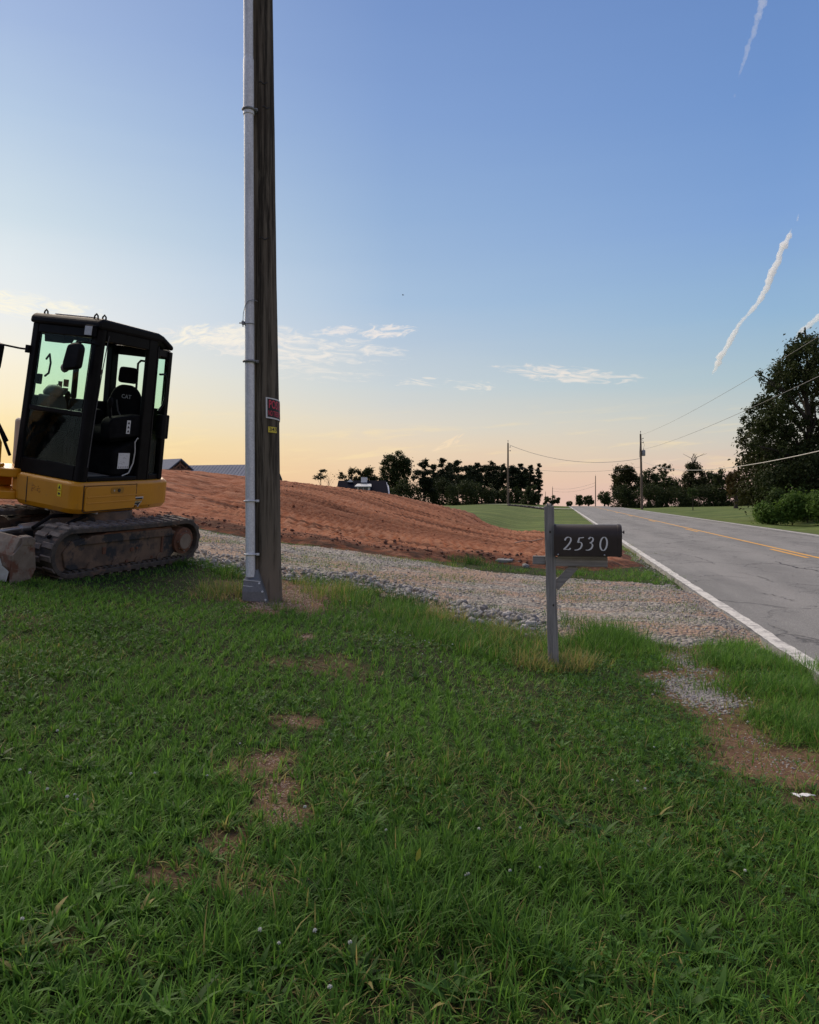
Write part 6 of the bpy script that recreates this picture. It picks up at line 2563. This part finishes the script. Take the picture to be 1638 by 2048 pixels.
wire(para(9.97, -4.18, 2.78), .010, M_wire, 'highest overhead wire running from the transformer pole top out past the large tree')
wire(para(7.95, -3.69, 2.67), .012, M_wire, 'middle overhead wire sloping up right from below the transformer pole top')
wire(para(6.47, -9.66, 7.57), .022, M_cable, 'thick pale sagging cable crossing in front of the right-hand trees')
wire(sagged(P(1019, 890, 115), P(1281, 917, 105), 1.35), .030, M_cable, 'sagging cable crossing the road between the field pole and the transformer pole')
wire(sagged(P(1019, 932, 115), P(1281, 934, 105), .75), .015, M_wire, 'faint lower wire crossing the road below the sagging cable')
wire(sagged(P(1191, 965, 240), P(1105, 977, 260), .9), .03, M_wire, 'upper far wire across the pink sky gap at the crest')
wire(sagged(P(1191, 971, 240), P(1105, 982, 260), 1.0), .03, M_wire, 'lower far wire across the pink sky gap at the crest')


# ------------------------------------------------------------------ houses
def house():
    Y = 120.0
    k = Y / FPX
    M_roof = simple('dark_shingles', (.006, .007, .013), (.010, .011, .019), 3, .9, spec=.05, bump=.3, stretch=(1, 1, 6))
    M_wh = simple('white_siding', (.62, .64, .66), None, 4, .6, bump=0)
    M_win = simple('dark_pane', (.05, .065, .075), None, 4, .15, bump=0)
    xc = P(727, 980, Y).x
    zr, ze = P(727, 961, Y).z, P(727, 999, Y).z
    gzv = tz(xc, Y)
    rt = empty('house', (xc, Y, gzv), label='white house with dark roof, dormer and white chimney half hidden behind the red bank', cat='house')
    zr, ze = zr - gzv, ze - gzv
    hw, hd = 51 * k, 4.6
    sl = (zr - ze) / hd
    m = MB()
    m.box((-hw + .3, -hd + .5, -.5), (hw - .3, hd - .5, ze - .1))
    m.prism([(-hd + .5, ze - .1), (hd - .5, ze - .1), (0, zr - .25)], 'x', -hw + .3, hw - .3)
    m.build('wall', M_wh, rt)
    m = MB()
    for s in (1, -1):
        v = [(-hw * .98, 0, zr), (hw * .88, 0, zr), (hw * 1.06, s * (hd + .3), ze - .15), (-hw * 1.04, s * (hd + .3), ze - .15)]
        v2 = [(p[0], p[1], p[2] - .18) for p in v]
        m.add(v + v2, [(0, 1, 2, 3), (7, 6, 5, 4), (0, 4, 5, 1), (1, 5, 6, 2), (2, 6, 7, 3), (3, 7, 4, 0)])
    rf = m.build('roof', M_roof, rt)
    m = MB()
    m.add([(hw * .93, -.6, zr - .5), (hw * 1.0, -1.2, zr - .9), (hw * 1.075, -3.6, ze + .15), (hw * 1.0, -3.7, ze + .15), (hw * .99, -2.6, ze + 1.0)], [(0, 1, 2, 3, 4)])
    m.prism([(hw * 1.0, ze - .9), (hw * 1.20, ze - .9), (hw * 1.20, ze - .3), (hw * 1.0, ze - .1)], 'y', -hd - .2, -hd + 1.2)
    m.build('gable_trim', M_wh, rt)
    # chimney box
    m = MB()
    x = (728.5 - 727) * k
    m.box((x - 6 * k, -.5, zr - .4), (x + 6 * k, .4, P(727, 955, Y).z - gzv))
    ch = m.build('chimney', M_wh, rf)
    m = MB()
    for q in range(5):
        z = zr + .02 + q * .12
        m.box((x - 6 * k - .01, -.515, z), (x + 6 * k + .01, -.505, z + .02))
    m.build('siding_joint', simple('joint_grey', (.35, .36, .38), None, 4, .7, bump=0), ch)
    # small white gable left
    m = MB()
    x = (701 - 727) * k
    m.prism([(x - 6.0 * k, zr - .25), (x + 6.0 * k, zr - .25), (x, zr + .16)], 'y', -.9, -.3)
    m.build('small_gable', M_wh, rf)
    # shed dormer with a pair of windows
    x0, x1 = (717 - 727) * k, (742 - 727) * k
    z1 = P(727, 973, Y).z - gzv
    z0 = P(727, 990, Y).z - gzv
    yf = -hd * .72
    m = MB()
    m.add([(x0, yf, z0), (x1 - .1, yf, z0), (x1, yf, z1), (x0, yf, z1), (x0, -.6, z1), (x1, -.6, z1), (x0, -.6, z0), (x1 - .1, -.6, z0)],
          [(0, 1, 2, 3), (0, 3, 4, 6), (1, 7, 5, 2)])
    dm = m.build('dormer', M_wh, rt)
    m = MB()
    m.add([(x0 - .35, yf - .35, z1 - .02), (x1 + .25, yf - .35, z1 - .02), (x1 + .05, -.6, z1 + .45), (x0 - .1, -.6, z1 + .45), (x0 - .35, yf - .35, z1 - .14), (x1 + .25, yf - .35, z1 - .14), (x1 + .05, -.6, z1 + .33), (x0 - .1, -.6, z1 + .33)],
          [(0, 1, 2, 3), (7, 6, 5, 4), (0, 4, 5, 1), (1, 5, 6, 2), (3, 2, 6, 7), (0, 3, 7, 4)])
    m.build('dormer_roof', simple('pale_roof_metal', (.30, .33, .36), None, 4, .5, bump=0), dm)
    for q in range(2):
        xa = x0 + .22 + q * (x1 - x0 - .2) * .43
        m = MB()
        m.box((xa, yf - .03, z1 - .95), (xa + (x1 - x0) * .34, yf - .012, z1 - .15))
        m.build('window', M_win, dm)


house()


def barn():
    M_met = simple('ribbed_metal_roof', (.12, .14, .19), (.14, .16, .21), 3, .75, spec=.08, bump=.05)
    M_wood = simple('barn_timber', (.16, .075, .045), (.22, .11, .07), 4, .9, bump=.2)
    M_wallb = simple('barn_wall', (.25, .26, .27), None, 4, .8, bump=0)
    Y = 90.0
    k = Y / FPX
    c = P(363, 917, Y)
    g = tz(c.x, Y)
    rt = empty('barn', (c.x, Y, g), label='low building with grey metal roof and timbered gable behind the red bank', cat='building')
    zr = c.z - g
    m = MB()

    def slab(v):
        v2 = [(p[0], p[1], p[2] - .14) for p in v]
        m.add(v + v2, [(0, 1, 2, 3), (7, 6, 5, 4), (0, 4, 5, 1), (1, 5, 6, 2), (2, 6, 7, 3), (3, 7, 4, 0)])
    # cross gable: ridge runs back-left, gable end faces right and near
    gx, gy = .80, -.60
    Lx, Ly = -.80, .60                          # ridge direction away
    px_, py_ = .60, .80                         # across
    W = 1.75
    drop = 1.25
    f0 = (0, 0, zr)
    b0 = (Lx * 9, Ly * 9, zr)
    for s in (1, -1):
        e0 = (s * px_ * W, s * py_ * W, zr - drop)
        e1 = (s * px_ * W + Lx * 9, s * py_ * W + Ly * 9, zr - drop)
        slab([f0, b0, e1, e0])
    rf = m.build('gable_roof', M_met, rt)
    m = MB()
    o = (-.25 * gx, -.25 * gy)
    for (a, bb) in (((-W * .92, zr - drop), (W * .92, zr - drop)), ((0, zr - .15), (0, zr - drop)), ((-W * .5, zr - drop), (0, zr - .6)), ((W * .5, zr - drop), (0, zr - .6)), ((-W * .55, zr - drop * .62), (-W * .5, zr - drop)), ((W * .55, zr - drop * .62), (W * .5, zr - drop))):
        m.bar((o[0] + a[0] * px_, o[1] + a[0] * py_, a[1]), (o[0] + bb[0] * px_, o[1] + bb[0] * py_, bb[1]), .12, .14)
    m.build('truss', M_wood, rt)
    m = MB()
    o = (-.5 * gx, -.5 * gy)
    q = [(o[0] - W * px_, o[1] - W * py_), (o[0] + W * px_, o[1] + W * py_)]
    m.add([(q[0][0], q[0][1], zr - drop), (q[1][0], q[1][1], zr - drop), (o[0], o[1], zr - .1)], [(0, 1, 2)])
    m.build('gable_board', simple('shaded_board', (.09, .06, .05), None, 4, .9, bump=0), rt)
    # the long low wing
    xa, xb = P(372, 935, Y + 2).x - c.x, P(548, 935, Y + 2).x - c.x
    zt = P(430, 930, Y + 2).z - g
    zl = P(430, 956, Y + 2).z - g
    m = MB()
    slab([(xa, 3.4, zt + .02), (xb, 3.4, zt + .16), (xb, -1.6, zl), (xa, -1.6, zl)])
    slab([(xa, 3.45, zt + .02), (xb, 3.45, zt + .16), (xb, 8.0, zl), (xa, 8.0, zl)])
    m.build('wing_roof', M_met, rt)
    m = MB()
    m.box((xa + .3, -1.2, -.4), (xb - .3, 7.6, zl - .16))
    m.box((-7, -1.2, -.4), (xa, 7.6, zr - drop - .2))
    m.build('wall', M_wallb, rt)
    m = MB()
    n = 26
    for i in range(n):
        f = (i + .5) / n
        x = xa + (xb - xa) * f
        m.bar((x, 3.38, zt + .025 + .14 * f), (x, -1.58, zl + .015), .03, .03)
    m.build('roof_seams', M_met, rt, kind='stuff')
    # an unfinished roof stub showing just right of the near pole
    return rt


barn()


def side_drive():
    # pale strip where a field entrance joins the road far off
    m, N = mat_new('concrete_strip')
    tc = N.n('ShaderNodeTexCoord')
    n1 = N.noise(tc.outputs['Object'], 2.0, 5, .6)
    out_bsdf(N, Base_Color=N.mix(n1, (.24, .235, .225, 1), (.36, .35, .335, 1)), Roughness=.9)
    T = np.linspace(0, 1, 30)
    V = []
    for wz in (-1.6, 1.6):
        x = 2.1 + (-24.0) * T
        t = 100 + 4 * T + wz
        X, Yy = xy_of(x, t)
        V.append(np.stack([X, Yy, np.maximum(terrain(X, Yy), -.02 + .004 * 0) + .14], 1))
    n = len(T)
    i = np.arange(n - 1)
    F = np.stack([i, i + n, i + n + 1, i + 1], 1)
    link('side_track', arr_mesh('side_track', np.concatenate(V), [F], [m]), kind='structure', label='pale track entering the mown field far up the road')
    rs = np.random.default_rng(9)
    X, Yy, S = [], [], []
    for _ in range(260):
        s, t = -6.0 + 5.0 * rs.random(), 97.2 + rs.normal() * .5
        x, y = xy_of(s, t)
        X.append(x), Yy.append(y), S.append(.08 + .20 * rs.random())
    X, Yy, S = map(np.array, (X, Yy, S))
    stones('culvert_rock', X, Yy, terrain(X, Yy) + S * .3, S, simple('dark_rock', (.05, .045, .04), (.09, .08, .07), 4, .9), 'dark rock dumped round the culvert under the far track', 12, .7)


side_drive()


# ------------------------------------------------------------------ contrails, high and far
def contrails():
    D = 3000.0
    specs = [([(1540, -40), (1525, 0), (1512, 45), (1498, 85), (1490, 118), (1478, 156)], [9, 9, 8, 7, 6, 3], .30, 'fainter contrail at the top right, thinning towards its lower end'),
             ([(1598, 428), (1594, 444)], [5, 4], .6, 'tiny detached scrap of contrail above the long bright one'),
             ([(1584, 458), (1570, 488), (1558, 512), (1545, 545), (1536, 570), (1522, 596), (1505, 618), (1486, 640), (1470, 664), (1455, 690), (1440, 716), (1424, 750)],
              [6, 8, 8, 8, 8, 7, 5, 5, 6, 8, 8, 4], 1.7, 'long bright white contrail falling towards the right-hand trees'),
             ([(1470, 186), (1466, 196)], [6, 5], .2, 'faint wisp of contrail under the one at the top right'),
             ([(1665, 612), (1640, 634), (1622, 648), (1604, 662), (1588, 684)], [9, 9, 8, 7, 6], 1.4, 'short contrail ending behind the top of the large dark tree')]
    for ci, (pts, ws, tau, lab) in enumerate(specs):
        rs = np.random.default_rng(50 + ci)
        L = [0]
        for a_, b_ in zip(pts[:-1], pts[1:]):
            L.append(L[-1] + math.hypot(b_[0] - a_[0], b_[1] - a_[1]))
        n = max(8, int(L[-1] / 2.5))
        path, rad = [], []
        for k in range(n + 1):
            q = L[-1] * k / n
            w = np.interp(q, L, ws)
            jit = w * .55
            u = np.interp(q, L, [p[0] for p in pts]) + (fbm(np.array([q / 14.0]), np.array([ci * 7.1]), 8, 3)[0] - .5) * 2 * jit
            v = np.interp(q, L, [p[1] for p in pts]) + (fbm(np.array([q / 14.0]), np.array([ci * 9.7]), 9, 3)[0] - .5) * 2 * jit
            path.append(P(u, v, D))
            taper = min(1.0, k / 6.0 + .08, (n - k) / 6.0 + .08)
            rad.append(float(w * (.22 + 1.05 * fbm(np.array([q / 7.0]), np.array([ci * 3.3]), 7, 3)[0]) * taper * D / FPX))
        m, N = mat_new('ice_cloud')
        vs = N.n('ShaderNodeVolumeScatter', ins={'Color': (.96, .985, 1.0, 1), 'Density': tau / (2 * float(np.mean(ws)) * D / FPX), 'Anisotropy': .25})
        o = N.n('ShaderNodeOutputMaterial')
        N.t.links.new(vs.outputs[0], o.inputs['Volume'])
        mb = MB()
        mb.tube(path, rad, 18)
        # ragged skin
        mb.v = [tuple(np.array(p) + rs.normal(size=3) * .10 * float(np.mean(rad))) for p in mb.v]
        cen = np.mean(np.array(mb.v), axis=0)
        mb.v = [tuple(np.array(p) - cen) for p in mb.v]
        ob = mb.build('contrail', m, None, label=lab, cat='contrail', group='contrails in the sky')
        ob.location = cen


contrails()


# ------------------------------------------------------------------ small things on the ground
def smalls():
    M_pet = simple('clover_petals', (.50, .51, .46), (.38, .40, .33), 200, .8, bump=0)
    M_stem = simple('flower_stem', (.05, .10, .03), None, 20, .7, bump=0)
    rs = np.random.default_rng(21)
    head, stem = MB(), MB()
    for k in range(16):
        a, e = rs.random() * 6.28, rs.random() * 1.5 - .35
        d = Vector((math.cos(a) * math.cos(e), math.sin(a) * math.cos(e), math.sin(e)))
        head.bar(d * .002, d * .011, .0045, .0045)
    stem.tube([(0, 0, -.085), (.004, .002, -.04), (0, 0, 0)], .0011, 5)
    pts = [(958, 1700), (772, 1694), (930, 1785), (936, 1793), (60, 1585), (40, 1580), (135, 1640), (150, 1625), (155, 1630), (115, 1497), (310, 1580), (262, 1588), (415, 1580), (95, 1620),
           (520, 1920), (558, 1935), (660, 2038), (610, 1660), (1495, 1472), (1490, 1785), (1290, 1612), (1275, 1596), (850, 1300), (858, 1306), (820, 1290), (790, 1285), (742, 1320), (760, 1302), (835, 1322), (845, 1326), (905, 1310),
           (700, 1218), (810, 1280), (785, 1275), (780, 1284), (882, 1348), (630, 1920), (1080, 1770), (1020, 1782), (700, 1940), (45, 1890), (1225, 1590), (1308, 1520), (345, 1216), (258, 1190), (1040, 1690), (480, 1515), (660, 1508)]
    for i, (u, v) in enumerate(pts):
        g = G(u, v)
        sc = .8 + .45 * rs.random()
        if i == 0:
            o = empty('clover_flower')
            h = head.build('flower_head', M_pet, o)
            s = stem.build('stem', M_stem, o)
            proto = (h, s)
        else:
            o = empty('clover_flower')
            for q in proto:
                c = q.copy()
                COL.objects.link(c)
                c.parent = o
        o.location = (g.x, g.y, g.z + .075 * sc)
        o.rotation_euler = (rs.normal() * .15, rs.normal() * .15, rs.random() * 6.28)
        sc *= .52
        o.scale = (sc, sc, sc)
        finish(o, label='small white clover flower head standing in the lawn grass', cat='flower', group='white clover flowers in the lawn')
    # yellow leaf
    g = G(832, 1752)
    m = MB()
    m.add([(0, 0, 0), (.012, .003, .018), (.009, .006, .040), (.0, .004, .058), (-.010, .0, .040), (-.008, -.003, .018)], [(0, 1, 2, 3), (0, 3, 4, 5)], True)
    o = m.build('yellow_leaf', simple('yellowed_leaf', (.42, .40, .05), (.50, .46, .10), 60, .6, bump=.1), None, fixn=False, label='single yellowed leaf standing up in the grass in the foreground', cat='leaf')
    o.location = (g.x, g.y, g.z + .05)
    o.rotation_euler = (.2, .25, .3)
    # white scrap at the right
    g = G(1606, 1600)
    m = MB()
    N_, rs2 = 6, np.random.default_rng(4)
    v = [(-.045 + .018 * i + rs2.normal() * .002, -.02 + .010 * j + rs2.normal() * .002, .006 + .012 * rs2.random()) for j in range(5) for i in range(6)]
    m.add(v, [(j * 6 + i, j * 6 + i + 1, j * 6 + i + 7, j * 6 + i + 6) for j in range(4) for i in range(5)], True)
    o = m.build('paper_scrap', simple('crumpled_paper', (.62, .62, .62), None, 30, .8, bump=.2), None, fixn=False, label='torn white paper scrap on the bare soil by the right edge', cat='litter')
    sd_ = o.modifiers.new('thickness', 'SOLIDIFY')
    sd_.thickness = .001
    o.location = (g.x, g.y, g.z + .012)
    # field stones at the far side of the drive
    M_fstone = simple('field_stone_grey', (.12, .125, .125), (.22, .22, .215), 9, .85, bump=.4)
    for i, (u, v, a, b, c, lab) in enumerate([(1008, 1127, .20, .13, .06, 'flat pale field stone, leftmost of the four beyond the drive'), (1036, 1130, .13, .10, .055, 'rounded grey field stone second from the left beyond the drive'),
                                              (1052, 1136, .08, .08, .045, 'small grey field stone in the grass just left of the mailbox arm'), (1066, 1125, .12, .10, .06, 'reddish field stone against the clay, behind the mailbox arm stub'), ]):
        g = G(u, v)
        var, f = rock_var(1, 700 + i, 3, 1.0)
        p = var[0] * np.array([a, b, c * 1.3])
        me = arr_mesh('field_stone', p, [f], [M_fstone if i != 3 else simple('red_stone', (.24, .13, .10), (.32, .2, .16), 6, .85)], True, attrs={'tint': np.full(len(p), .3 + .2 * i)})
        o = link('field_stone', me, None, label=lab, cat='stone')
        o.location = (g.x, g.y, max(g.z, 0) + c * .7)
    # pale sticks left on the clay
    M_st = simple('pale_stick', (.30, .20, .14), None, 20, .9, bump=.1)
    for i, (p, r, lab) in enumerate([([(1030, 1107), (1046, 1101), (1062, 1098), (1085, 1094)], .012, 'pale crooked stick on the red clay just left of the mailbox post'),
                                     ([(985, 1100), (972, 1103), (965, 1098)], .009, 'short curved root on the red clay further left of the mailbox post'),
                                     ([(1278, 1122), (1285, 1112), (1290, 1108)], .010, 'forked pale stick by the road edge right of the mailbox')]):
        pts_ = []
        for k, (u, v) in enumerate(p):
            g = G(u, v)
            z = max(g.z, float(dirt_z(np.array([g.x]), np.array([g.y]))[0]) if float(dirt_m(np.array([g.x]), np.array([g.y]))[0]) > 0 else g.z)
            pts_.append(Vector((g.x, g.y, z + .02 + .03 * (k % 2))))
        m = MB()
        m.tube(pts_, r, 6)
        m.build('stick', M_st, None, fixn=False, label=lab, cat='stick')
    # bird high up
    m = MB()
    m.blob((0, 0, 0), (.10, .22, .07), 2, 1, .05)
    for s in (1, -1):
        m.add([(0, .08, .02), (s * .22, .10, .10), (s * .42, -.02, .04), (s * .2, -.08, .07), (0, -.08, .02)], [(0, 1, 2, 3, 4)])
        m.add([(0, .08, .0), (s * .22, .10, .085), (s * .42, -.02, .03), (s * .2, -.08, .055), (0, -.08, .0)], [(0, 1, 2, 3, 4)])
    o = m.build('bird', simple('dark_feathers', (.03, .03, .03), None, 10, .8, bump=0), None, label='tiny dark bird alone in the open sky right of the near pole', cat='bird')
    o.location = P(806, 590, 160)
    o.rotation_euler = (0, .1, 1.0)


smalls()
